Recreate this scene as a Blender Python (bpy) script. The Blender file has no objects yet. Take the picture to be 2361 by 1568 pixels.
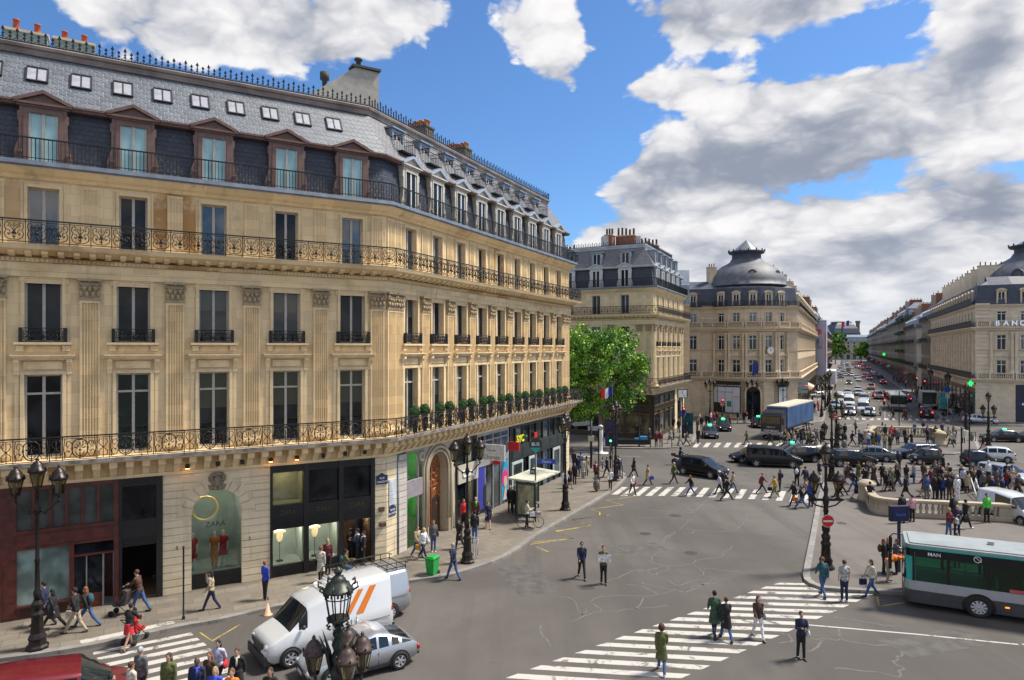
import bpy,bmesh,math,random
from mathutils import Vector,Matrix,Euler
R=math.radians
random.seed(7)
SC=bpy.context.scene
COL=SC.collection
# ---------------- camera ----------------
H=11.3
F,CX,HY=1573.0,1180.0,803.0
cd=bpy.data.cameras.new('camera');cam=bpy.data.objects.new('camera',cd);COL.objects.link(cam)
cam.location=(0,0,H);cam.rotation_euler=(R(90),0,0)
cd.sensor_width=36;cd.lens=36*F/2360;cd.shift_y=19/2360
cd.clip_start=0.1;cd.clip_end=6000
SC.camera=cam
SC.render.resolution_x=1024;SC.render.resolution_y=680
SC.view_settings.view_transform='Standard';SC.view_settings.look='None'
SC.view_settings.gamma=1;SC.view_settings.exposure=0.80
# ---------------- sky and sun ----------------
SUN_EL,SUN_AZ=56.0,74.0
wd=bpy.data.worlds.new('World');SC.world=wd;wd.use_nodes=True
nt=wd.node_tree;N=nt.nodes;Lk=nt.links;N.clear()
def nn(t,**k):
 n=N.new(t)
 for a,b in k.items():setattr(n,a,b)
 return n
def wmath(op,a,b=None,c=None,clamp=False):
 n=nn('ShaderNodeMath',operation=op);n.use_clamp=clamp
 for i,v in enumerate((a,b,c)):
  if v is None:continue
  if isinstance(v,(int,float)):n.inputs[i].default_value=v
  else:Lk.new(v,n.inputs[i])
 return n.outputs[0]
def wmix(f,a,b):
 n=nn('ShaderNodeMix',data_type='RGBA')
 if isinstance(f,(int,float)):n.inputs[0].default_value=f
 else:Lk.new(f,n.inputs[0])
 for i,v in((6,a),(7,b)):
  if isinstance(v,tuple):n.inputs[i].default_value=(*v,1)
  else:Lk.new(v,n.inputs[i])
 return n.outputs[2]
sky=nn('ShaderNodeTexSky',sky_type='NISHITA');sky.sun_disc=False
sky.sun_elevation=R(SUN_EL);sky.sun_rotation=R(SUN_AZ);sky.altitude=50
sky.air_density=1.0;sky.dust_density=0.6;sky.ozone_density=3.0
tc=nn('ShaderNodeTexCoord');sep=nn('ShaderNodeSeparateXYZ');Lk.new(tc.outputs['Generated'],sep.inputs[0])
dx,dy,dz=sep.outputs
az=wmath('ARCTAN2',dx,dy)
hl=wmath('SQRT',wmath('ADD',wmath('MULTIPLY',dx,dx),wmath('MULTIPLY',dy,dy)))
el=wmath('ARCTAN2',dz,hl)
elp=wmath('POWER',wmath('MAXIMUM',el,0.0),0.72)
cv=nn('ShaderNodeCombineXYZ');Lk.new(wmath('MULTIPLY',az,1.0),cv.inputs[0]);Lk.new(wmath('MULTIPLY',elp,1.9),cv.inputs[1])
def wnoise(scale,det,rough,dist=0.0,off=(0,0,0),lac=2.0):
 m=nn('ShaderNodeMapping');Lk.new(cv.outputs[0],m.inputs[0]);m.inputs['Location'].default_value=off
 n=nn('ShaderNodeTexNoise',noise_dimensions='2D');Lk.new(m.outputs[0],n.inputs['Vector'])
 n.inputs['Scale'].default_value=scale;n.inputs['Detail'].default_value=det
 n.inputs['Roughness'].default_value=rough;n.inputs['Distortion'].default_value=dist
 n.inputs['Lacunarity'].default_value=lac
 return n.outputs['Fac']
def pxdir(x,y):
 u=(x-CX)/F;v=(HY-y)/F
 return math.degrees(math.atan(u)),math.degrees(math.atan(v/math.sqrt(1+u*u)))
def blob(x,y,rx,ry):
 a,e=pxdir(x,y);k=math.degrees(1/F)
 c=math.cos(R(a))
 a1,_=pxdir(x+rx,y);_,e1=pxdir(x,y-ry)
 wa=wmath('MULTIPLY',wmath('SUBTRACT',az,R(a)),1/R(abs(a1-a)))
 we=wmath('MULTIPLY',wmath('SUBTRACT',el,R(e)),1/R(abs(e1-e)))
 d2=wmath('ADD',wmath('MULTIPLY',wa,wa),wmath('MULTIPLY',we,we))
 return wmath('EXPONENT',wmath('MULTIPLY',d2,-1.0))
def bsum(lst):
 o=None
 for(x,y,rx,ry,w)in lst:
  t=wmath('MULTIPLY',blob(x,y,rx,ry),w)
  o=t if o is None else wmath('ADD',o,t)
 return o
clouds=[(330,40,200,110,.8),(560,90,190,90,.8),(760,60,260,100,1.15),(960,10,150,70,.9),(1250,90,100,110,1.25),(1290,175,70,50,.8),(1400,110,60,40,.6),(1650,30,280,90,1.1),(1900,10,250,60,.5),(2280,100,140,260,1.0),(2050,240,300,110,.9),(1800,330,330,120,1.0),(1500,420,140,90,1.2),(1550,200,170,40,1.1),(1480,550,130,60,1.0),(1800,560,420,120,1.25),(1620,660,200,80,1.0),(2250,640,250,90,1.0),(1340,540,50,30,.6),(2250,480,200,140,.9),(1950,700,520,90,1.25),(2300,330,160,60,.4)]
holes=[(1010,230,170,150,1.0),(1150,420,220,200,1.2),(60,30,90,70,.9),(540,85,35,40,.7),(1480,130,70,50,.8),(1900,130,170,45,.75),(1380,40,70,60,1.0),(1400,170,70,40,.5),(1085,100,60,130,1.5),(1400,60,45,90,.8),(1930,120,120,40,.4),(2240,370,110,28,.6),(2030,50,80,30,.5),(1420,330,60,90,.7),(700,260,200,120,.8),(1620,465,60,20,.3),(1300,480,80,60,.5)]
darks=[(1880,360,230,90,1.5),(1620,400,200,70,.6),(1430,430,90,50,.45),(720,110,200,60,.5),(900,20,200,60,.5),(1680,30,260,60,.75),(2280,110,110,160,.75),(2150,230,160,60,.4),(1700,590,250,45,.6),(2060,560,260,60,.6),(1800,700,300,50,.5),(2250,460,160,60,.45),(450,70,130,60,.3)]
n1=wnoise(4.2,12,.62,.15,(3.1,.4,0));n2=wnoise(13,9,.66,.2,(1.7,5.2,2));n3=wnoise(4.0,7,.58,.1,(8.2,2.2,5))
wv=nn('ShaderNodeVectorMath',operation='ADD');Lk.new(cv.outputs[0],wv.inputs[0]);wn_=nn('ShaderNodeTexNoise');Lk.new(cv.outputs[0],wn_.inputs['Vector']);wn_.inputs['Scale'].default_value=9;wn_.inputs['Detail'].default_value=4
ws=nn('ShaderNodeVectorMath',operation='SCALE');Lk.new(wn_.outputs['Color'],ws.inputs[0]);ws.inputs['Scale'].default_value=.10;Lk.new(ws.outputs[0],wv.inputs[1])
vo=nn('ShaderNodeTexVoronoi',feature='SMOOTH_F1',voronoi_dimensions='2D');Lk.new(wv.outputs[0],vo.inputs['Vector']);vo.inputs['Scale'].default_value=9;vo.inputs['Detail'].default_value=3;vo.inputs['Roughness'].default_value=.55;vo.inputs['Smoothness'].default_value=.35
PC_=-.15
puff=wmath('SUBTRACT',.75,vo.outputs['Distance'])
base=wmath('SUBTRACT',bsum(clouds),bsum(holes))
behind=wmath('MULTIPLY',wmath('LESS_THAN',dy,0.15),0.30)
dens=wmath('ADD',wmath('ADD',wmath('MULTIPLY',base,.85),behind),wmath('MULTIPLY',wmath('SUBTRACT',n1,.5),1.7))
dens=wmath('ADD',dens,wmath('ADD',wmath('MULTIPLY',wmath('SUBTRACT',n2,.5),.7),wmath('MULTIPLY',wmath('SUBTRACT',puff,PC_),.8)))
mr=nn('ShaderNodeMapRange',interpolation_type='SMOOTHSTEP');Lk.new(dens,mr.inputs[0]);mr.inputs[1].default_value=.20;mr.inputs[2].default_value=.55
mask=mr.outputs[0]
core=nn('ShaderNodeMapRange',interpolation_type='SMOOTHSTEP');Lk.new(wmath('ADD',wmath('ADD',wmath('MULTIPLY',wmath('MINIMUM',bsum(darks),1.5),.95),wmath('MULTIPLY',wmath('SUBTRACT',n3,.5),1.2)),wmath('ADD',wmath('MULTIPLY',wmath('SUBTRACT',n2,.5),.5),wmath('MULTIPLY',wmath('SUBTRACT',PC_,puff),1.1))),core.inputs[0])
core.inputs[1].default_value=-.60;core.inputs[2].default_value=1.25
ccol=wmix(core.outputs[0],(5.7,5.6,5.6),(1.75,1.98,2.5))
ccol=wmix(wmath('LESS_THAN',dy,-0.1),ccol,(7.0,6.6,6.0))  # unseen clouds behind the camera, brightened to light the facades
bl=nn('ShaderNodeVectorMath',operation='MULTIPLY');Lk.new(sky.outputs[0],bl.inputs[0]);bl.inputs[1].default_value=(.50,.71,.92)
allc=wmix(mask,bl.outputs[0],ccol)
hz=nn('ShaderNodeMapRange');Lk.new(el,hz.inputs[0]);hz.inputs[1].default_value=0.0;hz.inputs[2].default_value=.16;hz.inputs[3].default_value=.55;hz.inputs[4].default_value=0.0
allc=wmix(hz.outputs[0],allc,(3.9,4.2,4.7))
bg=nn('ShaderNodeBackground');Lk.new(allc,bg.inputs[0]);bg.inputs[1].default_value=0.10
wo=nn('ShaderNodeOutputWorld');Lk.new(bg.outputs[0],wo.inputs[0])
try:wd.cycles.sampling_method='MANUAL';wd.cycles.sample_map_resolution=512
except Exception:pass
sl=bpy.data.lights.new('sun','SUN');sl.energy=3.9;sl.angle=R(11);sl.color=(1.0,.93,.82)
so=bpy.data.objects.new('sun',sl);COL.objects.link(so)
sd=Vector((math.sin(R(SUN_AZ))*math.cos(R(SUN_EL)),math.cos(R(SUN_AZ))*math.cos(R(SUN_EL)),math.sin(R(SUN_EL))))
so.rotation_euler=sd.to_track_quat('Z','Y').to_euler()
# ---------------- helpers ----------------
def g(x,y,z=0.0):
 """ground point (height z) seen at picture position x, y (2360 wide)"""
 Y=F*(H-z)/(y-HY);return Vector(((x-CX)*Y/F,Y,z))
class MB:
 def __init__(s):s.v=[];s.f=[];s.m=[];s.sm=[];s.M=None
 def add(s,vs,fs,mat=0,smooth=False):
  o=len(s.v)
  if s.M is not None:vs=[s.M@Vector(p)for p in vs]
  s.v.extend([tuple(p)for p in vs])
  for q in fs:s.f.append([i+o for i in q]);s.m.append(mat);s.sm.append(smooth)
  return s
 def box(s,x0,x1,y0,y1,z0,z1,mat=0):
  return s.add([(x0,y0,z0),(x1,y0,z0),(x1,y1,z0),(x0,y1,z0),(x0,y0,z1),(x1,y0,z1),(x1,y1,z1),(x0,y1,z1)],[(0,3,2,1),(4,5,6,7),(0,1,5,4),(1,2,6,5),(2,3,7,6),(3,0,4,7)],mat)
 def quad(s,a,b,c,d,mat=0):return s.add([a,b,c,d],[(0,1,2,3)],mat)
 def prism(s,poly,y0,y1,mat=0,axis='y',smooth=False):
  """poly: counter-clockwise (x,z) seen from -y; extruded y0..y1 (axis y), or (x,y) extruded in z"""
  n=len(poly)
  if axis=='y':vs=[(p[0],y0,p[1])for p in poly]+[(p[0],y1,p[1])for p in poly];fs=[list(range(n)),list(range(2*n-1,n-1,-1))]+[((i+1)%n,i,n+i,n+(i+1)%n)for i in range(n)]
  elif axis=='z':vs=[(p[0],p[1],y0)for p in poly]+[(p[0],p[1],y1)for p in poly];fs=[list(range(n-1,-1,-1)),list(range(n,2*n))]+[(i,(i+1)%n,n+(i+1)%n,n+i)for i in range(n)]
  else:vs=[(y0,p[0],p[1])for p in poly]+[(y1,p[0],p[1])for p in poly];fs=[list(range(n-1,-1,-1)),list(range(n,2*n))]+[(i,(i+1)%n,n+(i+1)%n,n+i)for i in range(n)]
  return s.add(vs,fs,mat,smooth)
 def tube(s,pts,r,n=6,mat=0,closed=False,smooth=True):
  pts=[Vector(p)for p in pts];k=len(pts)
  rs=r if isinstance(r,(list,tuple))else[r]*k
  vs=[];up=None
  for i in range(k):
   if closed:d=pts[(i+1)%k]-pts[i-1]
   else:d=pts[min(i+1,k-1)]-pts[max(i-1,0)]
   if d.length<1e-9:d=Vector((0,0,1))
   d.normalize()
   if up is None:up=Vector((0,0,1))if abs(d.z)<.9 else Vector((1,0,0))
   a=d.cross(up)
   if a.length<1e-4:a=d.cross(Vector((0,1,0)))
   a.normalize();b=a.cross(d);up=b
   for j in range(n):
    t=2*math.pi*j/n+math.pi/n
    vs.append(pts[i]+(a*math.cos(t)+b*math.sin(t))*rs[i])
  fs=[]
  for i in range(k if closed else k-1):
   for j in range(n):
    fs.append((i*n+j,i*n+(j+1)%n,((i+1)%k)*n+(j+1)%n,((i+1)%k)*n+j))
  if not closed:fs.append(list(range(n-1,-1,-1)));fs.append([(k-1)*n+j for j in range(n)])
  return s.add(vs,fs,mat,smooth)
 def lathe(s,prof,c=(0,0,0),n=12,mat=0,smooth=True,sx=1,sy=1,ang0=0,ang1=2*math.pi):
  full=abs(ang1-ang0-2*math.pi)<1e-6;m=n if full else n+1;vs=[]
  for(r,z)in prof:
   for j in range(m):
    t=ang0+(ang1-ang0)*j/n
    vs.append((c[0]+r*sx*math.cos(t),c[1]+r*sy*math.sin(t),c[2]+z))
  fs=[]
  for i in range(len(prof)-1):
   for j in range(n):
    j2=(j+1)%m
    fs.append((i*m+j,i*m+j2,(i+1)*m+j2,(i+1)*m+j))
  if full:fs.append(list(range(n-1,-1,-1)));fs.append([(len(prof)-1)*m+j for j in range(n)])
  return s.add(vs,fs,mat,smooth)
 def ball(s,c,r,n=10,k=6,mat=0,rot=None,jit=0.0):
  rx,ry,rz=r if isinstance(r,(tuple,list))else(r,r,r);vs=[(0,0,-rz)]
  for i in range(1,k):
   a=-math.pi/2+math.pi*i/k
   for j in range(n):
    t=2*math.pi*j/n;q=1+(random.random()-.5)*jit
    vs.append((rx*math.cos(a)*math.cos(t)*q,ry*math.cos(a)*math.sin(t)*q,rz*math.sin(a)*q))
  vs.append((0,0,rz));L=len(vs)-1
  if rot is not None:vs=[rot@Vector(p)for p in vs]
  vs=[(p[0]+c[0],p[1]+c[1],p[2]+c[2])for p in vs]
  fs=[(0,1+(j+1)%n,1+j)for j in range(n)]
  for i in range(k-2):
   for j in range(n):fs.append((1+i*n+j,1+i*n+(j+1)%n,1+(i+1)*n+(j+1)%n,1+(i+1)*n+j))
  fs+=[(L,1+(k-2)*n+j,1+(k-2)*n+(j+1)%n)for j in range(n)]
  return s.add(vs,fs,mat,True)
 def sweep(s,path,prof,mat=0,caps=True,side=1):
  """profile (out, z) swept along a level 2-D path with mitred corners; out is to the right of travel (side=1)"""
  n=len(path);P=[Vector(p[:2])for p in path];k=len(prof);vs=[]
  for i in range(n):
   nr=[]
   if i>0:d=(P[i]-P[i-1]).normalized();nr.append(Vector((d.y,-d.x)))
   if i<n-1:d=(P[i+1]-P[i]).normalized();nr.append(Vector((d.y,-d.x)))
   if len(nr)==2:m=nr[0]+nr[1];m.normalize();m=m/max(.3,m.dot(nr[0]))
   else:m=nr[0]
   for(o,z)in prof:q=P[i]+m*(o*side);vs.append((q.x,q.y,z))
  fs=[]
  for i in range(n-1):
   for j in range(k):
    j2=(j+1)%k;a=(i*k+j,i*k+j2,(i+1)*k+j2,(i+1)*k+j)
    fs.append(a if side>0 else a[::-1])
  if caps:fs.append(list(range(k))[::-1]);fs.append([(n-1)*k+j for j in range(k)])
  return s.add(vs,fs,mat)
 def mesh(s,name):
  me=bpy.data.meshes.new(name);me.from_pydata(s.v,[],s.f)
  me.polygons.foreach_set('material_index',s.m);me.polygons.foreach_set('use_smooth',s.sm)
  me.update();return me
 def build(s,name,mats,parent=None,M=None,fix=False):
  me=s.mesh(name)
  if fix:
   bm=bmesh.new();bm.from_mesh(me);bmesh.ops.recalc_face_normals(bm,faces=bm.faces);bm.to_mesh(me);bm.free()
  return obj(name,me,mats,parent,M)
def obj(name,me,mats=None,parent=None,M=None):
 if mats is not None:
  if not isinstance(mats,(list,tuple)):mats=[mats]
  for m in mats:me.materials.append(m)
 o=bpy.data.objects.new(name,me);COL.objects.link(o)
 if parent is not None:o.parent=parent
 if M is not None:o.matrix_local=M
 return o
def tag(o,label=None,cat=None,group=None,kind=None):
 if label:o['label']=label
 if cat:o['category']=cat
 if group:o['group']=group
 if kind:o['kind']=kind
 return o
def thing(name,label,cat,loc=(0,0,0),rz=0.0,group=None):
 o=bpy.data.objects.new(name,None);COL.objects.link(o);o.empty_display_size=.3
 o.location=loc;o.rotation_euler=(0,0,rz);return tag(o,label,cat,group)
def kids(o):return list(o.children)
def link_copy(o,parent,M=None,name=None):
 c=o.copy();COL.objects.link(c);c.parent=parent
 if M is not None:c.matrix_local=M
 return c
def copy_tree(o,parent=None,ch=None):
 ch=ch or CH.get(o.name)
 c=o.copy();COL.objects.link(c);c.parent=parent
 return c
def dup(root,loc,rz,label=None,group=None,scale=None):
 r=root.copy();COL.objects.link(r);r.location=loc;r.rotation_euler=(0,0,rz)
 if scale:r.scale=scale
 if label:r['label']=label
 if group:r['group']=group
 for c in root.children:
  k=c.copy();COL.objects.link(k);k.parent=r
  for d in c.children:
   q=d.copy();COL.objects.link(q);q.parent=k
 return r
def TM(x,y,z,rz=0.0,s=1.0):
 return Matrix.Translation((x,y,z))@Matrix.Rotation(rz,4,'Z')@Matrix.Scale(s,4)
FONT_CACHE={}
def text_mesh(txt,size,ext=0.01,bold=False,shear=0.0,align='CENTER'):
 key=(txt,size,ext,bold,align)
 if key in FONT_CACHE:return FONT_CACHE[key]
 c=bpy.data.curves.new('lettering','FONT');c.body=txt;c.size=size;c.extrude=ext;c.align_x=align;c.resolution_u=3;c.offset=.012*size if bold else 0
 o=bpy.data.objects.new('lettering',c);COL.objects.link(o)
 dg=bpy.context.evaluated_depsgraph_get();me=bpy.data.meshes.new_from_object(o.evaluated_get(dg))
 bpy.data.objects.remove(o);bpy.data.curves.remove(c);FONT_CACHE[key]=me;return me
def lettering(txt,size,m,parent,x,y,z,rz=0.0,ext=0.01,bold=False,name='lettering',align='CENTER',tilt=0.0):
 """upright letters facing -y, baseline at z"""
 me=text_mesh(txt,size,ext,bold,align=align).copy();me.materials.clear()
 return obj(name,me,m,parent,Matrix.Translation((x,y,z))@Matrix.Rotation(rz,4,'Z')@Matrix.Rotation(R(90)+tilt,4,'X'))
# ---------------- materials ----------------
MATS={}
def _m(name):
 m=bpy.data.materials.new(name);m.use_nodes=True;t=m.node_tree
 b=t.nodes['Principled BSDF'];return m,t,b
def nd(t,typ,ins=None,**k):
 n=t.nodes.new(typ)
 for a,b in k.items():setattr(n,a,b)
 for a,b in(ins or{}).items():
  if isinstance(b,bpy.types.NodeSocket):t.links.new(b,n.inputs[a])
  else:n.inputs[a].default_value=b
 return n
def mth(t,op,a,b=0.0,c=0.0):return nd(t,'ShaderNodeMath',{0:a,1:b,2:c},operation=op).outputs[0]
def mixc(t,f,a,b,mode='MIX'):
 n=t.nodes.new('ShaderNodeMix');n.data_type='RGBA';n.blend_type=mode
 for i,v in((0,f),(6,a),(7,b)):
  if isinstance(v,bpy.types.NodeSocket):t.links.new(v,n.inputs[i])
  elif i==0:n.inputs[0].default_value=v
  else:n.inputs[i].default_value=(*v[:3],1)
 return n.outputs[2]
def mulc(c,k):return tuple(min(1,x*k)for x in c[:3])
def ramp(t,f,a,b):
 n=t.nodes.new('ShaderNodeMapRange');n.interpolation_type='SMOOTHSTEP';t.links.new(f,n.inputs[0]);n.inputs[1].default_value=a;n.inputs[2].default_value=b;return n.outputs[0]
def noise(t,vec,scale,det=4,rough=.55,dist=0.0):return nd(t,'ShaderNodeTexNoise',{'Vector':vec,'Scale':scale,'Detail':det,'Roughness':rough,'Distortion':dist}).outputs['Fac']
def bump(t,b,h,s,d=.02):n=nd(t,'ShaderNodeBump',{'Height':h,'Strength':s,'Distance':d});t.links.new(n.outputs[0],b.inputs['Normal'])
def flat(name,col,rough=.6,metal=0.0,var=.12,scale=3.0,spec=.5,coat=0.0,emit=None,es=0.0):
 if name in MATS:return MATS[name]
 m,t,b=_m(name);tcn=nd(t,'ShaderNodeTexCoord')
 if var:
  f=noise(t,tcn.outputs['Object'],scale,5,.6)
  c=mixc(t,ramp(t,f,.3,.7),mulc(col,1-var),mulc(col,1+var));t.links.new(c,b.inputs['Base Color'])
 else:b.inputs['Base Color'].default_value=(*col,1)
 b.inputs['Roughness'].default_value=rough;b.inputs['Metallic'].default_value=metal;b.inputs['Specular IOR Level'].default_value=spec
 if coat:b.inputs['Coat Weight'].default_value=coat;b.inputs['Coat Roughness'].default_value=.05
 if emit:b.inputs['Emission Color'].default_value=(*emit,1);b.inputs['Emission Strength'].default_value=es
 MATS[name]=m;return m
def stone(name,col,stain=(.30,.17,.07),dirt=(.16,.13,.10),sa=.35,da=.35,bw=.95,bh=.47,mort=.007,mdark=.72,cb=.10,spots=()):
 if name in MATS:return MATS[name]
 m,t,b=_m(name);o=nd(t,'ShaderNodeTexCoord').outputs['Object'];s=nd(t,'ShaderNodeSeparateXYZ',{0:o})
 v=nd(t,'ShaderNodeCombineXYZ',{0:mth(t,'ADD',s.outputs[0],mth(t,'MULTIPLY',s.outputs[1],.73)),1:s.outputs[2]}).outputs[0]
 br=nd(t,'ShaderNodeTexBrick',{'Vector':v,'Color1':(*mulc(col,1+cb),1),'Color2':(*mulc(col,1-cb),1),'Mortar':(*mulc(col,mdark),1),'Scale':1.0,'Mortar Size':mort,'Mortar Smooth':.3,'Bias':0.0,'Brick Width':bw,'Row Height':bh})
 c=br.outputs[0]
 big=noise(t,o,.33,5,.62,.6);c=mixc(t,mth(t,'MULTIPLY',ramp(t,big,.52,.74),sa),c,stain)
 sv=nd(t,'ShaderNodeMapping',{'Vector':o,'Scale':(2.2,2.2,.35)}).outputs[0]
 c=mixc(t,mth(t,'MULTIPLY',ramp(t,noise(t,sv,1.0,6,.65),.50,.78),da),c,dirt)
 for(su,sz,ru,rz,ss)in spots:
  q=nd(t,'ShaderNodeVectorMath',{0:o,1:(su,0,sz)},operation='SUBTRACT').outputs[0];q=nd(t,'ShaderNodeVectorMath',{0:q,1:(1/ru,0,1/rz)},operation='MULTIPLY').outputs[0];dd=nd(t,'ShaderNodeVectorMath',{0:q},operation='LENGTH').outputs['Value']
  k=ramp(t,mth(t,'SUBTRACT',mth(t,'ADD',1.0,mth(t,'MULTIPLY',mth(t,'SUBTRACT',noise(t,o,1.6,5,.65),.5),1.8)),dd),.0,.45);c=mixc(t,mth(t,'MULTIPLY',k,ss),c,(.36,.17,.045))
 fine=noise(t,o,14,5,.65);c=mixc(t,.55,c,mixc(t,ramp(t,fine,.3,.7),mulc(col,.86),mulc(col,1.10)),'MIX')if False else mixc(t,mth(t,'MULTIPLY',ramp(t,fine,.35,.7),.16),c,mulc(col,.7))
 t.links.new(c,b.inputs['Base Color']);b.inputs['Roughness'].default_value=.88;b.inputs['Specular IOR Level'].default_value=.25
 bump(t,b,mth(t,'ADD',mth(t,'MULTIPLY',br.outputs['Fac'],-.6),mth(t,'MULTIPLY',fine,.5)),.35,.01)
 MATS[name]=m;return m
def slate(name,col,tw=.30,th=.26,line=.85,arc=.5,rough=.45):
 if name in MATS:return MATS[name]
 m,t,b=_m(name);o=nd(t,'ShaderNodeTexCoord').outputs['Object'];s=nd(t,'ShaderNodeSeparateXYZ',{0:o})
 u=mth(t,'DIVIDE',s.outputs[0],tw);v=mth(t,'DIVIDE',s.outputs[2],th);row=mth(t,'FLOOR',v)
 u2=mth(t,'ADD',u,mth(t,'MULTIPLY',mth(t,'MODULO',mth(t,'ADD',row,1000.0),2.0),.5))
 fu=mth(t,'MULTIPLY',mth(t,'SUBTRACT',mth(t,'FRACT',u2),.5),2.0);fv=mth(t,'FRACT',v)
 e=mth(t,'SUBTRACT',fv,mth(t,'MULTIPLY',mth(t,'MULTIPLY',fu,fu),arc))
 ln=mth(t,'SUBTRACT',1.0,ramp(t,mth(t,'ABSOLUTE',e),.03,.13))
 sd_=mth(t,'SUBTRACT',1.0,ramp(t,mth(t,'SUBTRACT',1.0,mth(t,'ABSOLUTE',fu)),.0,.10));ln=mth(t,'MAXIMUM',ln,mth(t,'MULTIPLY',sd_,.5))
 cell=nd(t,'ShaderNodeCombineXYZ',{0:mth(t,'FLOOR',u2),1:row}).outputs[0]
 wn=nd(t,'ShaderNodeTexWhiteNoise',{'Vector':cell}).outputs['Value']
 c=mixc(t,wn,mulc(col,.82),mulc(col,1.16));c=mixc(t,mth(t,'MULTIPLY',ramp(t,noise(t,o,.5,5,.6),.4,.75),.3),c,mulc(col,.6))
 c=mixc(t,mth(t,'MULTIPLY',ln,line),c,mulc(col,.25));t.links.new(c,b.inputs['Base Color']);b.inputs['Roughness'].default_value=rough
 bump(t,b,mth(t,'SUBTRACT',mth(t,'MULTIPLY',wn,.4),ln),.5,.02);MATS[name]=m;return m
def glassy(name,col=(.012,.014,.017),rough=.06,var=.6,spec=.55,wav=.08):
 if name in MATS:return MATS[name]
 m,t,b=_m(name);o=nd(t,'ShaderNodeTexCoord').outputs['Object'];inf=nd(t,'ShaderNodeObjectInfo')
 k=nd(t,'ShaderNodeVectorMath',{0:o,1:inf.outputs['Location']},operation='ADD').outputs[0]
 f=noise(t,k,.9,2,.5)
 t.links.new(mixc(t,ramp(t,f,.35,.7),mulc(col,1-var),mulc(col,1+var)),b.inputs['Base Color']);b.inputs['Roughness'].default_value=rough;b.inputs['Specular IOR Level'].default_value=spec
 bump(t,b,noise(t,k,1.2,2,.5),wav,.02);MATS[name]=m;return m
def clear_glass(name='shop_glass',tint=(.80,.88,.86),refl=1.0):
 if name in MATS:return MATS[name]
 m,t,b=_m(name);t.nodes.remove(b);out=t.nodes['Material Output']
 tr=nd(t,'ShaderNodeBsdfTransparent',{0:(*tint,1)});gl=nd(t,'ShaderNodeBsdfGlossy',{0:(1,1,1,1),'Roughness':.02})
 fr=nd(t,'ShaderNodeFresnel',{'IOR':1.5});mx=nd(t,'ShaderNodeMixShader',{0:mth(t,'MULTIPLY',fr.outputs[0],refl),1:tr.outputs[0],2:gl.outputs[0]})
 t.links.new(mx.outputs[0],out.inputs[0]);MATS[name]=m;return m
def paint(name,col,metal=.0,rough=.3):
 if name in MATS:return MATS[name]
 m,t,b=_m(name);o=nd(t,'ShaderNodeTexCoord').outputs['Object'];s=nd(t,'ShaderNodeSeparateXYZ',{0:o})
 dirt=mth(t,'MULTIPLY',mth(t,'SUBTRACT',1.0,ramp(t,mth(t,'ADD',s.outputs[2],mth(t,'MULTIPLY',noise(t,o,4,5,.7),.35)),.25,.85)),.30 if max(col)>.1 else.05)
 t.links.new(mixc(t,dirt,mixc(t,mth(t,'MULTIPLY',noise(t,o,2.5,5,.6),.3),col,mulc(col,.7)),(.09,.08,.07)),b.inputs['Base Color'])
 b.inputs['Metallic'].default_value=metal;b.inputs['Roughness'].default_value=rough;b.inputs['Coat Weight'].default_value=.7 if max(col)>.1 else.3;b.inputs['Specular IOR Level'].default_value=.4;b.inputs['Coat Roughness'].default_value=.06
 MATS[name]=m;return m
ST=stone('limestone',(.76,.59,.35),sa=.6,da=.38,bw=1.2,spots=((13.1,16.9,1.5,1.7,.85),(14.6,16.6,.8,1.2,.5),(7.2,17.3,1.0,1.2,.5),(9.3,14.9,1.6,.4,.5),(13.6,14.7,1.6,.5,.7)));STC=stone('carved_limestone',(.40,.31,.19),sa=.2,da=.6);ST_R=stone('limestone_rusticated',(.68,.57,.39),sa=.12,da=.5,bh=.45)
ST2=stone('limestone_far',(.70,.58,.385),sa=.2,da=.25);ST3=stone('limestone_grey',(.60,.49,.35),sa=.10,da=.45,bh=.5);ST4=stone('limestone_pale',(.66,.57,.44),sa=.06,da=.3,bh=.5)
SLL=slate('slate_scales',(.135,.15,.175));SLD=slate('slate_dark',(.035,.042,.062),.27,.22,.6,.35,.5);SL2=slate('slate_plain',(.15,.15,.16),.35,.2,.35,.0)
ZN=flat('zinc',(.24,.28,.33),.42,.35,.18,1.5);ZNL=flat('zinc_light',(.42,.47,.52),.4,.4,.15,1.5);LEAD=flat('lead',(.13,.155,.20),.5,.2,.2,2)
IRON=flat('black_iron',(.007,.008,.009),.55,.1,.3,8);BRN=flat('brown_paint',(.155,.090,.075),.6,0,.18,5);CREAM=flat('cream_paint',(.50,.46,.38),.5,0,.1,4)
WF=flat('window_paint',(.42,.39,.35),.5,0,.12,6);WFW=flat('white_paint',(.66,.66,.64),.5,0,.08,6)
GD=glassy('dark_pane',spec=.28);GB=glassy('sky_pane',(.05,.075,.11),.05,.4,1.0);GC=glassy('cyan_pane',(.30,.50,.52),.15,.12,.6);GG=glassy('green_pane',(.012,.026,.025),.05,.5)  # GC: pale cyan base colour for the dormer panes
BRICK=stone('chimney_brick',(.25,.105,.07),sa=.2,da=.4,bw=.22,bh=.07,mort=.008,cb=.2);POT=flat('terracotta_pot',(.40,.085,.035),.8,0,.25,6)
BOLT=[GD,GD,GB,GG]
def blindy(name,col,zf):
 m=glassy(name);t=m.node_tree;b=t.nodes['Principled BSDF'];o=nd(t,'ShaderNodeTexCoord').outputs['Object'];z=nd(t,'ShaderNodeSeparateXYZ',{0:o}).outputs[2];src=b.inputs['Base Color'].links[0].from_socket
 t.links.new(mixc(t,ramp(t,z,zf,zf+.03),src,col),b.inputs['Base Color']);return m
GBL=blindy('half_blind_pane',(.055,.062,.040),1.75);GBM=blindy('low_blind_pane',(.065,.06,.045),1.5)
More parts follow.
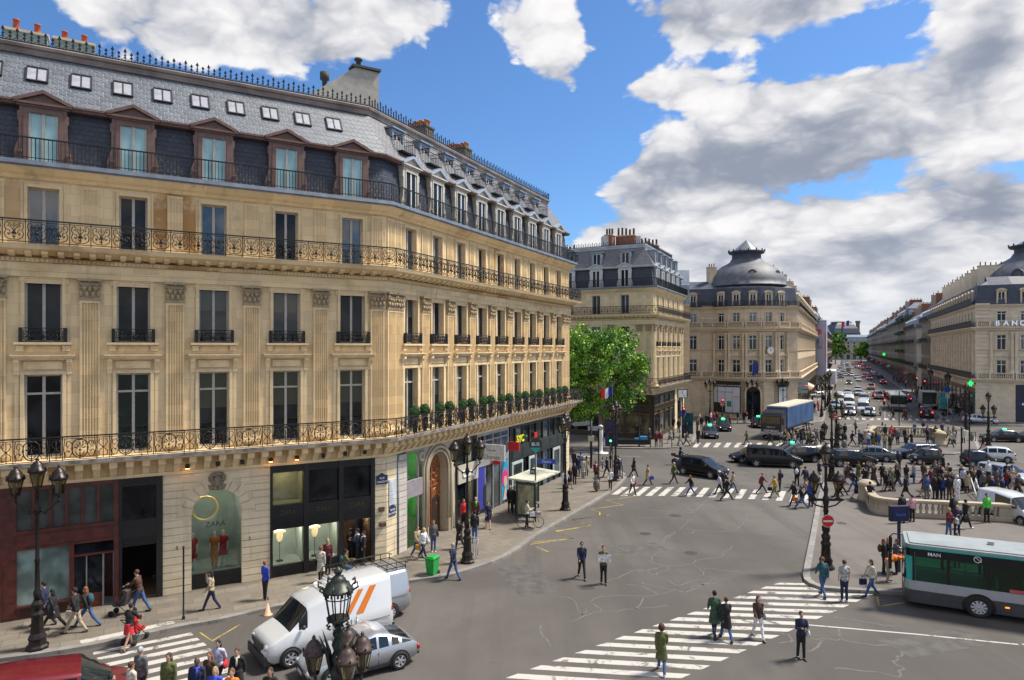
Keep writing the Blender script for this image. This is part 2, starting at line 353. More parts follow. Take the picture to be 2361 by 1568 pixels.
# ---------------- Haussmann building kit ----------------
class Fac:
 """a facade: local x along it, y inwards, z up"""
 def __init__(s,root,P,Q):
  s.P=Vector(P[:2]);s.Q=Vector(Q[:2]);d=s.Q-s.P;s.L=d.length;s.d=d/s.L;s.a=math.atan2(d.y,d.x);s.root=root
  s.M=Matrix.Translation((s.P.x-root.location.x,s.P.y-root.location.y,-root.location.z))@Matrix.Rotation(s.a,4,'Z')
  s.W=Matrix.Translation((s.P.x,s.P.y,0))@Matrix.Rotation(s.a,4,'Z')
 def u(s,x,y=0.0):
  """distance along the facade (offset y inwards) met by picture column x"""
  r=(x-CX)/F;n=Vector((-s.d.y,s.d.x));A=s.P+n*y
  return(r*A.y-A.x)/(s.d.x-r*s.d.y)
 def z(s,x,yy,y=0.0):
  u_=s.u(x,y);n=Vector((-s.d.y,s.d.x));Y=(s.P+s.d*u_+n*y).y;return H-(yy-HY)*Y/F
 def w(s,u,y,z):return s.W@Vector((u,y,z))
def wall_holes(mb,u0,u1,z0,z1,holes,y=0.0,dep=.35,mat=0,sill=True):
 hs=[h for h in holes if h[1]>u0 and h[0]<u1 and h[3]>z0 and h[2]<z1]
 hs=[(max(a,u0),min(b,u1),max(c,z0),min(d,z1))for a,b,c,d in hs]
 xs=sorted({u0,u1,*[h[0]for h in hs],*[h[1]for h in hs]});zs=sorted({z0,z1,*[h[2]for h in hs],*[h[3]for h in hs]})
 for i in range(len(xs)-1):
  run=None
  for j in range(len(zs)-1):
   mx,mz=(xs[i]+xs[i+1])/2,(zs[j]+zs[j+1])/2
   solid=not any(a<mx<b and c<mz<d for a,b,c,d in hs)
   if solid and run is None:run=zs[j]
   if run is not None and(not solid or j==len(zs)-2):
    e=zs[j+1]if solid else zs[j];mb.quad((xs[i],y,run),(xs[i+1],y,run),(xs[i+1],y,e),(xs[i],y,e),mat);run=None
 for a,b,c,d in hs:
  mb.quad((a,y,c),(a,y,d),(a,y+dep,d),(a,y+dep,c),mat);mb.quad((b,y,c),(b,y+dep,c),(b,y+dep,d),(b,y,d),mat)
  mb.quad((a,y,d),(b,y,d),(b,y+dep,d),(a,y+dep,d),mat)
  if sill:mb.quad((a,y,c),(a,y+dep,c),(b,y+dep,c),(b,y,c),mat)
WCACHE={}
def window(root,F_,u,z,w,h,tr=0.0,fm=None,gm=None,y=.22,fw=.075,leaves=2,name='window'):
 """frame with panes; tr = height of the transom above the sill"""
 fm=fm or WF;gm=gm or random.choice(BOLT);key=(round(w,2),round(h,2),round(tr,2),fm.name,fw,leaves);gk=key+(gm.name,)
 if key not in WCACHE:
  b=MB()
  b.box(-w/2,-w/2+fw,0,.07,0,h);b.box(w/2-fw,w/2,0,.07,0,h);b.box(-w/2+fw,w/2-fw,0,.07,h-fw,h);b.box(-w/2+fw,w/2-fw,0,.07,0,fw)
  for i in range(1,leaves):x=-w/2+w*i/leaves;b.box(x-fw*.75,x+fw*.75,-.012,.05,fw,h-fw)
  if tr:b.box(-w/2+fw,w/2-fw,-.02,.06,tr-fw*.6,tr+fw*.6)
  me=b.mesh('window_frame');me.materials.append(fm);WCACHE[key]=me
 if gk not in WCACHE:
  b=MB();b.quad((-w/2+fw,0,fw),(w/2-fw,0,fw),(w/2-fw,0,h-fw),(-w/2+fw,0,h-fw));me=b.mesh('pane');me.materials.append(gm);WCACHE[gk]=me
 o=obj(name,WCACHE[key],None,root,F_@Matrix.Translation((u,y,z)))
 obj('pane',WCACHE[gk],None,o,Matrix.Translation((0,.04,0)));return o
def spiral(cx,cz,r0,r1,a0,a1,n,y=0.0):
 return[(cx+(r0+(r1-r0)*i/n)*math.cos(R(a0+(a1-a0)*i/n)),y,cz+(r0+(r1-r0)*i/n)*math.sin(R(a0+(a1-a0)*i/n)))for i in range(n+1)]
def bez(p0,p1,p2,p3,n=7):
 o=[]
 for i in range(n+1):
  t=i/n;q=1-t
  o.append(tuple(q**3*a+3*q*q*t*b+3*q*t*t*c+t**3*d for a,b,c,d in zip(p0,p1,p2,p3)))
 return o
def lyre_panel(mb,x,w,z,h,r=.020,y=0.0):
 for s in(-1,1):
  X=lambda k:x+w/2+s*k*w/2
  P=[(X(.02),y,z+.10*h)];
  mb.tube([(X(a),y,z+b*h)for a,b in((.04,.06),(.4,.05),(.80,.16),(.92,.36),(.74,.54),(.42,.52),(.34,.36),(.5,.27),(.62,.36))],r,3)
  mb.tube([(X(a),y,z+b*h)for a,b in((.74,.54),(.9,.70),(.84,.88),(.6,.93),(.44,.82),(.54,.70),(.66,.76))],r,3)
  mb.tube([(X(a),y,z+b*h)for a,b in((.02,.45),(.2,.62),(.36,.70),(.26,.82),(.1,.72))],r*.9,3)
  mb.ball((X(.55),y,z+.35*h),(.035,.02,.035),5,3)
  mb.ball((X(.17),y,z+.36*h),(.03,.02,.07),5,3)
 mb.tube([(x+w/2,y,z+.05*h),(x+w/2,y,z+.9*h)],r,3);mb.ball((x+w/2,y,z+.42*h),(.055,.03,.08),6,4);mb.ball((x+w/2,y,z+.2*h),(.07,.03,.035),6,3)
def medallion_panel(mb,x,w,z,h,r=.020,y=0.0):
 c=x+w/2
 for s in(-1,1):
  X=lambda k:c+s*k*w/2
  mb.tube([(X(.0),y,z+.97*h),(X(.22),y,z+.93*h),(X(.42),y,z+.80*h),(X(.50),y,z+.5*h),(X(.40),y,z+.22*h),(X(.18),y,z+.07*h),(X(0),y,z+.04*h)],r*1.5,4)
  mb.tube([(X(a),y,z+b*h)for a,b in((.50,.72),(.62,.86),(.80,.84),(.84,.66),(.72,.56),(.64,.66))],r,3)
  mb.tube([(X(a),y,z+b*h)for a,b in((.47,.3),(.6,.10),(.82,.10),(.9,.32),(.76,.44),(.66,.32))],r,3)
  mb.tube([(X(.9),y,z+.02*h),(X(.97),y,z+.5*h),(X(.9),y,z+.98*h)],r,3)
  mb.ball((X(.66),y,z+.36*h),(.04,.02,.04),5,3);mb.ball((X(.46),y,z+.5*h),(.035,.02,.11),5,3)
  for a in(25,60):mb.ball((c+s*.16*math.cos(R(a)),y,z+(.46*h)+.17*math.sin(R(a))),(.03,.015,.085),5,3,rot=Matrix.Rotation(R(s*(90-a)),3,'Y'))
  mb.tube([(X(.02),y,z+.12*h),(X(.2),y,z+.2*h),(X(.26),y,z+.36*h)],r,3)
 mb.ball((c,y,z+.70*h),(.03,.02,.10),5,3);mb.ball((c,y,z+.42*h),(.05,.03,.05),6,4);mb.tube([(c,y,z),(c,y,z+.6*h)],r,3);mb.ball((c,y,z+.93*h),(.10,.03,.04),6,3)
def rosette_panel(mb,x,w,z,h,r=.019,y=0.0):
 c=x+w/2
 for s in(-1,1):
  X=lambda k:c+s*k*w/2
  mb.tube([(X(a),y,z+b*h)for a,b in((.1,.1),(.7,.1),(.8,.3),(.3,.42),(.1,.5),(.5,.62),(.8,.75),(.6,.92),(.2,.88))],r,3)
 mb.ball((c,y,z+.5*h),(.05,.02,.05),6,3);mb.tube([(c,y,z),(c,y,z+h)],r,3)
def rail_run(mb,u0,u1,z,h,style,y=0.0):
 """one straight run of ironwork between u0 and u1"""
 L=u1-u0
 for zz,t in((z+h,.028),(z+.05,.016))+(((z+h-.085,.012),)if style!='bars' else()):
  mb.box(u0,u1,y-t,y+t,zz-t,zz+t)
 if style=='bars':
  n=max(1,round(L/.145))
  for i in range(n+1):
   x=u0+L*i/n;t=.020 if i%9==0 else.012;mb.box(x-t,x+t,y-t,y+t,z-.1,z+h)
 elif style=='lyre':
  n=max(1,round(L/.76));w=L/n
  for i in range(n+1):x=u0+w*i;mb.box(x-.016,x+.016,y-.016,y+.016,z-.12,z+h)
  for i in range(n):lyre_panel(mb,u0+w*i+.03,w-.06,z+.07,h-.15,y=y)
 else:
  n=max(1,round(L/1.68));w=L/n
  for i in range(n):
   x=u0+w*i;mb.box(x-.018,x+.018,y-.018,y+.018,z-.12,z+h);q=.27*w;mb.box(x+q-.014,x+q+.014,y-.014,y+.014,z,z+h)
   rosette_panel(mb,x+.02,q-.04,z+.07,h-.15,y=y);medallion_panel(mb,x+q+.02,w-q-.04,z+.07,h-.15,y=y)
  mb.box(u1-.018,u1+.018,y-.018,y+.018,z-.12,z+h)
def pilaster_mesh(w,h,dep,nf,m):
 b=MB();poly=[(w/2,0),(w/2,-dep)];gw=w*.84/nf
 for i in range(nf):
  x=w*.42-gw*i;poly+=[(x,-dep),(x-gw*.15,-dep*.45),(x-gw*.62,-dep*.45),(x-gw*.77,-dep)]
 poly+=[(-w/2,-dep),(-w/2,0)]
 b.prism(poly,.32,h-.12,axis='z');b.box(-w/2-.01,w/2+.01,-dep-.01,0,h-.12,h)
 b.box(-w/2-.09,w/2+.09,-dep-.09,0,0,.16);b.box(-w/2-.05,w/2+.05,-dep-.05,0,.16,.25);b.box(-w/2-.02,w/2+.02,-dep-.02,0,.25,.32)
 me=b.mesh('pilaster');bm=bmesh.new();bm.from_mesh(me);bmesh.ops.recalc_face_normals(bm,faces=bm.faces);bm.to_mesh(me);bm.free();me.materials.append(m);return me
def capital_mesh(w,h,dep,m):
 b=MB();k=w/.72
 b.prism([(-w/2,0),(w/2,0),(w*.56,h*.82),(-w*.56,h*.82)],-dep-.02,0)
 b.box(-w*.62,w*.62,-dep-.16,0,h*.88,h);b.box(-w/2-.04,w/2+.04,-dep-.05,0,0,.07)
 for s in(-1,1):
  b.tube([(s*(p[0]),-dep-.10,p[2])for p in spiral(w*.44,h*.68,.02*k,.15*k,0,450,12)],.035*k,4)
  b.tube([(s*(p[0]),-dep-.07,p[2])for p in spiral(w*.13,h*.66,.02*k,.09*k,180,-200,9)],.026*k,4)
  b.ball((s*w*.43,-dep-.06,h*.30),(.09*k,.07,.13*k),6,4);b.ball((s*w*.27,-dep-.09,h*.54),(.09*k,.06,.10*k),6,4)
 for x in(-.15,.15):b.ball((x*w,-dep-.08,h*.27),(.085*k,.07,.13*k),6,4)
 b.ball((0,-dep-.10,h*.5),(.07*k,.06,.09*k),6,4);b.ball((0,-dep-.15,h*.93),(.09*k,.07,.09*k),6,4)
 me=b.mesh('capital');me.materials.append(m);return me
def half_turn(a0,a1):
 d=(a1-a0+math.pi)%(2*math.pi)-math.pi;return math.tan(d/2)
def slope(mb,L,s0,z0,s1,z1,tl,tr,mat=0,seg=1):
 for i in range(seg):
  a,b_=i/seg,(i+1)/seg;sa,sb=s0+(s1-s0)*a,s0+(s1-s0)*b_;za,zb=z0+(z1-z0)*a,z0+(z1-z0)*b_
  mb.quad((sa*tl,sa,za),(L-sa*tr,sa,za),(L-sb*tr,sb,zb),(sb*tl,sb,zb),mat)
def dormer(root,FM,u,z,w=1.65,h=2.32,ow=1.03,fm=None,tm=None,gm=None,wm=None,zoff=.0):
 """pedimented dormer with scrolled side brackets; front plane at y=-.04"""
 fm=fm or BRN;key=('dorm',w,h,ow,fm.name,(tm or fm).name)
 if key not in WCACHE:
  b=MB();y0,y1=-.06,1.05;hw=w/2;o=ow/2
  b.box(-hw,-o,y0,y1,0,h);b.box(o,hw,y0,y1,0,h);b.box(-o,o,y0,y1,h-.10,h)
  b.box(-hw+.14,-o-.02,y0-.035,y0,.0,h-.25);b.box(o+.02,hw-.14,y0-.035,y0,0,h-.25);b.box(-hw+.14,hw-.14,y0-.035,y0,h-.25,h-.10)
  for s in(-1,1):
   pl=[(s*hw,0),(s*(hw+.17),0),(s*(hw+.19),.35),(s*(hw+.13),.62),(s*(hw+.02),.95),(s*(hw+.02),1.7),(s*(hw+.07),1.78),(s*(hw+.07),2.1),(s*hw,2.1)]
   b.prism(pl if s>0 else pl[::-1],y0,y0+.18);b.tube([(s*(hw+.02)+p[0],y0-.02,p[2])for p in spiral(0,.42,.01,.12,0,400,9)],.02,3)
  b.box(-hw-.1,hw+.1,y0-.06,y1,h,h+.08);b.box(-hw-.2,hw+.2,y0-.16,y1,h+.08,h+.17)
  pk=h+.17;ap=h+.68
  b.prism([(-hw-.02,pk),(hw+.02,pk),(0,ap-.12)],y0-.02,y0+.1)
  me=b.mesh('dormer');me.materials.append(fm);c=MB();WCACHE[key]=me
  for s in(-1,1):
   p=[(s*(hw+.24),pk),(s*(hw+.24),pk+.06),(0,ap+.03),(0,ap-.11),(s*(hw+.05),pk)]
   c.prism(p,y0-.18,y1)
  mt=c.mesh('dormer_roof');bm=bmesh.new();bm.from_mesh(mt);bmesh.ops.recalc_face_normals(bm,faces=bm.faces);bm.to_mesh(mt);bm.free();mt.materials.append(tm or fm);WCACHE[key+(1,)]=mt
 d=obj('dormer',WCACHE[key],None,root,FM@Matrix.Translation((u,zoff,z)));obj('dormer_roof',WCACHE[key+(1,)],None,d)
 window(root,FM,u,z,ow,h-.12,0,wm or WF,gm or GC,y=-.04+zoff,name='dormer_window');return d
def upper_dormer(root,FM,u,z=22.25,s0=.82,w=1.15,h=1.35,cage=True,fm=None):
 fm=fm or ZN;key=('ud',w,h,cage,fm.name)
 if key not in WCACHE:
  b=MB();b.box(-w/2,-w/2+.16,0,1.2,0,h);b.box(w/2-.16,w/2,0,1.2,0,h);b.box(-w/2+.16,w/2-.16,0,1.2,h-.2,h);b.box(-w/2-.12,w/2+.12,-.12,1.2,h,h+.09)
  me=b.mesh('upper_dormer');me.materials.append(fm);WCACHE[key]=me
  c=MB();x=w/2+.08
  for p in(((-x,0),(-x,-.75)),((-x,-.75),(x,-.75)),((x,-.75),(x,0))):
   (ax,ay),(bx,by)=p
   for zz in(0.0,.85,.62):c.tube([(ax,ay,zz),(bx,by,zz)],.02,4)
   n=7
   for i in range(n+1):c.tube([(ax+(bx-ax)*i/n,ay+(by-ay)*i/n,-.0),(ax+(bx-ax)*i/n,ay+(by-ay)*i/n,.85)],.013,3)
  c.box(-x,x,-.75,0,-.06,-.02);mc=c.mesh('roof_balcony');mc.materials.append(IRON);WCACHE[key+(1,)]=mc
 M=FM@Matrix.Translation((u,s0,z));d=obj('upper_dormer',WCACHE[key],None,root,M)
 if cage:obj('roof_balcony',WCACHE[key+(1,)],None,root,M)
 window(root,FM,u,z,w-.32,h-.2,0,WFW,GD,y=s0+.1,fw=.06,name='dormer_window');return d
def chimney(root,M,w,d,h,n,m=None,pm=None,ph=.45,cap=None,rows=1,pr=.10):
 b=MB();b.box(-w/2,w/2,-d/2,d/2,0,h);o=b.build('chimney',[m or BRICK],root,M)
 b=MB();b.box(-w/2-.07,w/2+.07,-d/2-.07,d/2+.07,h,h+.12);b.build('chimney_cap',[cap or ST3],o)
 pm=pm or POT;k=('pot',ph,pr,pm.name)
 if k not in WCACHE:b=MB();b.lathe([(pr*1.05,0),(pr,.05),(pr*.85,ph-.06),(pr,ph-.05),(pr,ph),(pr*.7,ph)],(0,0,0),8);me=b.mesh('chimney_pot');me.materials.append(pm);WCACHE[k]=me
 for r_ in range(rows):
  for i in range(n):obj('chimney_pot',WCACHE[k],None,o,Matrix.Translation((-w/2+w*(i+.5)/n,(r_-(rows-1)/2)*.3,h+.12))@Matrix.Diagonal((1,1,random.uniform(.75,1.1),1)))
 return o
def cresting(mb,u0,u1,z,y,h=.52,step=.25):
 mb.box(u0,u1,y-.02,y+.02,z,z+.04);n=max(1,int((u1-u0)/step))
 for i in range(n+1):
  x=u0+(u1-u0)*i/n;k=1.0 if i%2==0 else.72;t=.022
  mb.box(x-t,x+t,y-t,y+t,z,z+h*k);mb.prism([(x-.07,z+h*k*.82),(x,z+h*k*.72),(x+.07,z+h*k*.82),(x,z+h*k+.06)],y-.015,y+.015)
  mb.box(x-.06,x+.06,y-.015,y+.015,z+h*k*.45,z+h*k*.52)
  if i<n:mb.tube([(x,y,z+.22),(x+step*.25,y,z+.10),(x+step*.5,y,z+.06),(x+step*.75,y,z+.10),(x+step,y,z+.22)],.016,3)
def offset_path(path,s):
 P=[Vector(p[:2])for p in path];o=[]
 for i in range(len(P)):
  nr=[]
  if i>0:d=(P[i]-P[i-1]).normalized();nr.append(Vector((d.y,-d.x)))
  if i<len(P)-1:d=(P[i+1]-P[i]).normalized();nr.append(Vector((d.y,-d.x)))
  m=nr[0]if len(nr)==1 else(nr[0]+nr[1]).normalized()/max(.3,(nr[0]+nr[1]).normalized().dot(nr[0]));o.append(P[i]+m*s)
 return o
def haus(root,path,facs,sm,dz=0.0,roof=True,dark=SLD,light=SLL,rails=True,g0=5.7,rail_styles=('medallion','lyre','bars'),dents=True):
 """upper floors, cornices, balconies and roof shared by the two corner buildings; path in world x,y, left to right; facs: list of dicts per facade"""
 P0=root.location;loc=[(p[0]-P0.x,p[1]-P0.y)for p in path]
 def sw(name,prof,m,pp=None,parent=root):b=MB();b.sweep(pp or loc,prof);return b.build(name,m if isinstance(m,list)else[m],parent,fix=True)
 Fs=[Fac(root,path[i],path[i+1])for i in range(len(path)-1)]
 sw('shop_cornice',[(.0,g0-.12),(.10,g0-.12),(.14,g0+.02),(.0,g0+.02)],sm)
 sw('balcony_slab',[(0,6.40),(.70,6.40),(.78,6.47),(.92,6.47),(.95,6.58),(.92,6.62),(0,6.64)],[sm])
 sw('balcony_edge',[(.955,6.50),(1.0,6.50),(1.0,6.66),(.955,6.66)],flat('slab_edge_lead',(.20,.18,.17),.6,0,.5,2.5))
 sw('architrave',[(0,14.27),(.16,14.27),(.16,14.5),(.20,14.5),(.20,14.78),(.24,14.84),(0,14.86)],sm)
 sw('cornice',[(0,15.14),(.38,15.14),(.82,15.30),(.90,15.33),(.95,15.46),(.98,15.52),(0,15.56)],sm)
 sw('upper_cornice',[(0,18.28),(.12,18.3),(.18,18.42),(.34,18.5),(.50,18.66),(.54,18.74),(0,18.74)],sm)
 sw('gutter',[(0,18.74),(.62,18.74),(.66,18.80),(.62,18.98),(0,19.0)],LEAD)
 if roof:
  sw('eaves_band',[(-.30,21.36),(.02,21.36),(.06,21.44),(.12,21.48),(.12,21.56),(-.30,21.56)],facs[0].get('band',BRN))
  sw('ridge_roll',[(-1.62,23.96),(-1.42,23.98),(-1.38,24.2),(-1.30,24.24),(-1.28,24.36),(-1.36,24.44),(-1.62,24.46)],facs[0].get('roll',flat('ridge_roll_zinc',(.21,.17,.15),.5,.1,.3,1)))
  op=offset_path(loc,-1.6);b=MB();b.add([(p.x,p.y,24.42)for p in op]+[(p.x-(path[1][0]-path[0][0])*0,p.y,24.42)for p in offset_path(loc,-9)][::-1],[list(range(2*len(op)))]);b.build('flat_roof',[ZN],root,fix=True)
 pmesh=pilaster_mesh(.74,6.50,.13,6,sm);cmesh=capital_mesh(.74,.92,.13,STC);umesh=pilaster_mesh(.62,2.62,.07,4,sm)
 for i,(f,fa)in enumerate(zip(Fs,facs)):
  L=f.L;M=f.M;ua,ub=fa.get('range',(0,L));W=[u for u in fa['win']if ua<u<ub]
  tl=half_turn(Fs[i-1].a,f.a)if i>0 else 0;tr=half_turn(f.a,Fs[i+1].a)if i<len(Fs)-1 else 0
  holes=[]
  for u in W:holes+=[(u-.66,u+.66,6.75,10.2),(u-.645,u+.645,11.55,14.2),(u-.55,u+.55,15.62,18.0)]
  b=MB();wall_holes(b,0,L,g0,18.3,holes);b.build('wall',[sm],root,M)
  b=MB();n=int(L/.62)
  if fa.get('detail',True):
   for k in range(n+1):
    u=L*k/n if n else 0
    b.prism([(-.62,6.40),(-.62,6.20),(-.5,6.12),(-.34,5.98),(-.2,5.8),(-.12,5.72),(0,5.72),(0,6.40)],u-.13,u+.13,axis='x')
    b.box(u-.15,u+.15,-.72,-.6,6.16,6.40);b.box(u-.07,u+.07,-.735,-.72,6.22,6.34)
   b.build('balcony_brackets',[sm],root,M,fix=True);b=MB();n=int(L/.165)
   for k in range(n):u=L*(k+.5)/n;b.box(u-.045,u+.045,-.31,-.24,14.88,15.01)
   b.box(0,L,-.24,0,14.86,15.04);n=int(L/.56)
   for k in range(n):u=L*(k+.5)/n;b.prism([(-.76,15.27),(-.76,15.17),(-.62,15.10),(-.38,15.06),(-.38,15.27)],u-.11,u+.11,axis='x')
   b.build('modillions',[sm],root,M,fix=True)
  for u in W:
   b=fa['glass']if 'glass' in fa else BOLT
   window(root,M,u,6.75,1.32,3.45,2.65,gm=random.choice([GD,GBL,GBL,GG]));window(root,M,u,11.55,1.29,2.65,0,gm=random.choice([GD,GD,GD,GG,GBM]));window(root,M,u,15.62,1.10,2.38,0,gm=random.choice([GD,GB,GB,GD]if 'glass' not in fa else b))
  sk=('surr',sm.name)
  if sk not in WCACHE:
   def sv(b,i):
    me=b.mesh('window_surround');bm=bmesh.new();bm.from_mesh(me);bmesh.ops.recalc_face_normals(bm,faces=bm.faces);bm.to_mesh(me);bm.free();me.materials.append(sm);WCACHE[sk+(i,)if i else sk]=me
   b=MB();y=-.05
   for s in(-1,1):b.box(s*.66 if s>0 else-.80,.80 if s>0 else-.66,y-.04,0,6.75,10.2);b.box(min(s*.84,s*.98),max(s*.84,s*.98),y+.01,0,6.75,10.55);b.prism([(-.30,10.85),(-.30,10.72),(-.16,10.55),(-.10,10.35),(-.10,10.2),(0,10.2),(0,10.85)],s*.91-.10,s*.91+.10,axis='x')
   b.box(-.80,.80,y-.04,0,10.2,10.34);b.box(-.68,.68,-.07,0,10.42,10.74);b.box(-1.02,1.02,-.22,0,10.80,10.88);b.box(-1.08,1.08,-.30,0,10.88,10.97);b.box(-1.12,1.12,-.36,0,10.97,11.03)
   sv(b,0);b=MB()
   for s in(-1,1):b.box(s*.645 if s>0 else-.78,.78 if s>0 else-.645,-.09,0,11.55,14.2);b.box(s*.80-.13,s*.80+.13,-.20,0,11.18,11.42)
   b.box(-.78,.78,-.09,0,14.2,14.27);b.box(-.88,.88,-.05,0,14.0,14.26);b.box(-1.0,1.0,-.30,0,11.45,11.55);b.box(-.6,.6,-.06,0,11.15,11.38);b.box(-.9,.9,-.03,0,11.06,11.45)
   sv(b,2);b=MB()
   for s in(-1,1):b.box(s*.55 if s>0 else-.68,.68 if s>0 else-.55,-.06,0,15.62,18.0);b.box(s*.70 if s>0 else-.78,.78 if s>0 else-.70,-.03,0,15.62,18.2)
   b.box(-.68,.68,-.06,0,18.0,18.12)
   sv(b,3);b=MB()
   for zz in(11.56,12.12):b.box(-.82,.82,-.27,-.24,zz,zz+.035)
   b.box(-.82,-.70,-.27,-.24,11.56,12.12);b.box(.70,.82,-.27,-.24,11.56,12.12)
   for s in(-1,1):b.box(s*.82-.015,s*.82+.015,-.27,0,11.56,12.14)
   for q in(-.70,-.23,.24):lyre_panel(b,q,.46,11.6,.50,.017,-.255)
   rm_=b.mesh('window_railing');rm_.materials.append(IRON);WCACHE[sk+(1,)]=rm_
  for u in W:
   for q in(sk,sk+(2,),sk+(3,)):obj('window_surround',WCACHE[q],None,root,M@Matrix.Translation((u,0,0)))
   obj('window_railing',WCACHE[sk+(1,)],None,root,M@Matrix.Translation((u,0,0)))
  for u in fa['pil']:
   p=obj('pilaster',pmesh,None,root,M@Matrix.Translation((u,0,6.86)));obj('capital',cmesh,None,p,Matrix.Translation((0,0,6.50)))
   obj('upper_pilaster',umesh,None,root,M@Matrix.Translation((u,0,15.58)))
  if rails:
   t=tl*.9;t2=tr*.9
   for st,zb,hh,off,nm in((rail_styles[0],6.64,1.0,.88,'balcony_railing'),(rail_styles[1],15.56,.94,.85,'balcony_railing'),(rail_styles[2],19.05,.86,.52,'roof_railing')):
    b=MB();rail_run(b,-off*tl*1.0 if tl else 0,L+off*tr,zb,hh,st,-off);b.build(nm,[IRON],root,M)
  if roof:
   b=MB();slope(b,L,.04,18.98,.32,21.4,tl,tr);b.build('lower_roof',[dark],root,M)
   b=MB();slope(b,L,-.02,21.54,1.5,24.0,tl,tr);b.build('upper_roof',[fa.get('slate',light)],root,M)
   for u in fa.get('dorm',W):dormer(root,M,u,19.0,fm=fa.get('dm',BRN),tm=fa.get('dt'),gm=fa.get('dg',GC),w=fa.get('dw',1.65),wm=fa.get('dwm'))
   for u in fa.get('updorm',[]):upper_dormer(root,M,u,*fa.get('ug',(22.25,.82,1.15,1.35)),fm=fa.get('um'),cage=fa.get('cage',True))
   for u in fa.get('sky',[]):
    k=1.5/2.46;s_=1.52/2.46;zc=22.95;a=math.atan2(1.52,2.46)
    MM=M@Matrix.Translation((u,(zc-21.54)*s_-.02,zc))@Matrix.Rotation(-a,4,'X')
    b=MB();w,h=.40,.44
    b.box(-w,-w+.05,-.09,.02,-h,h);b.box(w-.05,w,-.09,.02,-h,h);b.box(-w+.05,w-.05,-.09,.02,h-.05,h);b.box(-w+.05,w-.05,-.09,.02,-h,-h+.06);b.box(-.02,.02,-.08,.0,-h+.06,h-.05)
    o=b.build('skylight',[IRON],root,MM);b=MB();b.quad((-w+.05,-.05,-h+.06),(w-.05,-.05,-h+.06),(w-.05,-.05,h-.05),(-w+.05,-.05,h-.05));b.build('pane',[flat('skylight_pane',(.36,.36,.40),.3,0,.2,3)],o)
   b=MB();cresting(b,(1.36)*tl,L-1.36*tr,24.44,1.36);b.build('roof_cresting',[IRON],root,M)
 return Fs
# ---------------- ground ----------------
def asphalt(name,c):
 m,t,b=_m(name);o=nd(t,'ShaderNodeTexCoord').outputs['Object']
 big=noise(t,o,.07,5,.6,.5);mid=noise(t,o,.8,5,.65);fine=noise(t,o,30,3,.7)
 cc=mixc(t,ramp(t,big,.35,.65),mulc(c,.74),mulc(c,1.20));cc=mixc(t,mth(t,'MULTIPLY',ramp(t,mid,.35,.75),.35),cc,mulc(c,.72));cc=mixc(t,mth(t,'MULTIPLY',ramp(t,fine,.45,.75),.35),cc,mulc(c,1.6))
 st=nd(t,'ShaderNodeMapping',{'Vector':o,'Rotation':(0,0,R(-25)),'Scale':(.55,.03,1)}).outputs[0];cc=mixc(t,mth(t,'MULTIPLY',ramp(t,noise(t,st,1.0,4,.6),.45,.7),.55),cc,mulc(c,.66))
 vr=nd(t,'ShaderNodeTexVoronoi',{'Vector':nd(t,'ShaderNodeVectorMath',{0:o,1:nd(t,'ShaderNodeVectorMath',{0:nd(t,'ShaderNodeTexNoise',{'Vector':o,'Scale':.35,'Detail':3}).outputs['Color'],1:(6,6,6)},operation='MULTIPLY').outputs[0]},operation='ADD').outputs[0],'Scale':.11},feature='DISTANCE_TO_EDGE').outputs[0]
 crk=mth(t,'MULTIPLY',mth(t,'SUBTRACT',1.0,ramp(t,vr,.0,.004)),ramp(t,noise(t,o,.25,3),.5,.6));cc=mixc(t,mth(t,'MULTIPLY',crk,.5),cc,mulc(c,.45))
 t.links.new(cc,b.inputs['Base Color']);b.inputs['Roughness'].default_value=.82;b.inputs['Specular IOR Level'].default_value=.3;bump(t,b,fine,.35,.01);MATS[name]=m;return m
def paving(name,c,bw=.95,bh=.62,rot=0.0,mort=.018):
 m,t,b=_m(name);o=nd(t,'ShaderNodeTexCoord').outputs['Object'];v=nd(t,'ShaderNodeMapping',{'Vector':o,'Rotation':(0,0,rot)}).outputs[0]
 br=nd(t,'ShaderNodeTexBrick',{'Vector':v,'Color1':(*mulc(c,1.22),1),'Color2':(*mulc(c,.72),1),'Mortar':(*mulc(c,.45),1),'Scale':1.0,'Mortar Size':mort,'Bias':0.0,'Brick Width':bw,'Row Height':bh})
 cc=mixc(t,.35,br.outputs[0],c);rd=ramp(t,noise(t,o,.7,2),.55,.7);cc=mixc(t,mth(t,'MULTIPLY',rd,.25),cc,(.17,.12,.085));cc=mixc(t,mth(t,'MULTIPLY',ramp(t,noise(t,o,2.2,6,.7),.4,.75),.5),cc,mulc(c,.55))
 t.links.new(cc,b.inputs['Base Color']);b.inputs['Roughness'].default_value=.7;bump(t,b,mth(t,'ADD',br.outputs['Fac'],noise(t,o,12,4)),-.3,.01);MATS[name]=m;return m
def worn(name,c,c2,thr=.62):
 m,t,b=_m(name);o=nd(t,'ShaderNodeTexCoord').outputs['Object'];n1_=noise(t,o,1.3,6,.75,.6);n2_=noise(t,o,14,4,.7)
 f=ramp(t,mth(t,'ADD',n1_,mth(t,'MULTIPLY',n2_,.25)),thr,thr+.10);cc=mixc(t,f,mixc(t,mth(t,'MULTIPLY',n2_,.4),c,mulc(c,.75)),c2);t.links.new(cc,b.inputs['Base Color']);b.inputs['Roughness'].default_value=.75;MATS[name]=m;return m
ASP=asphalt('asphalt',(.100,.090,.081));PAV=paving('paving_slabs',(.175,.150,.120),rot=R(-30));PAV2=paving('paving_far',(.155,.137,.12),rot=R(-65));KRB=paving('granite_kerb',(.23,.215,.195),1.1,.9,mort=.012);ASI=asphalt('island_asphalt',(.128,.113,.100))
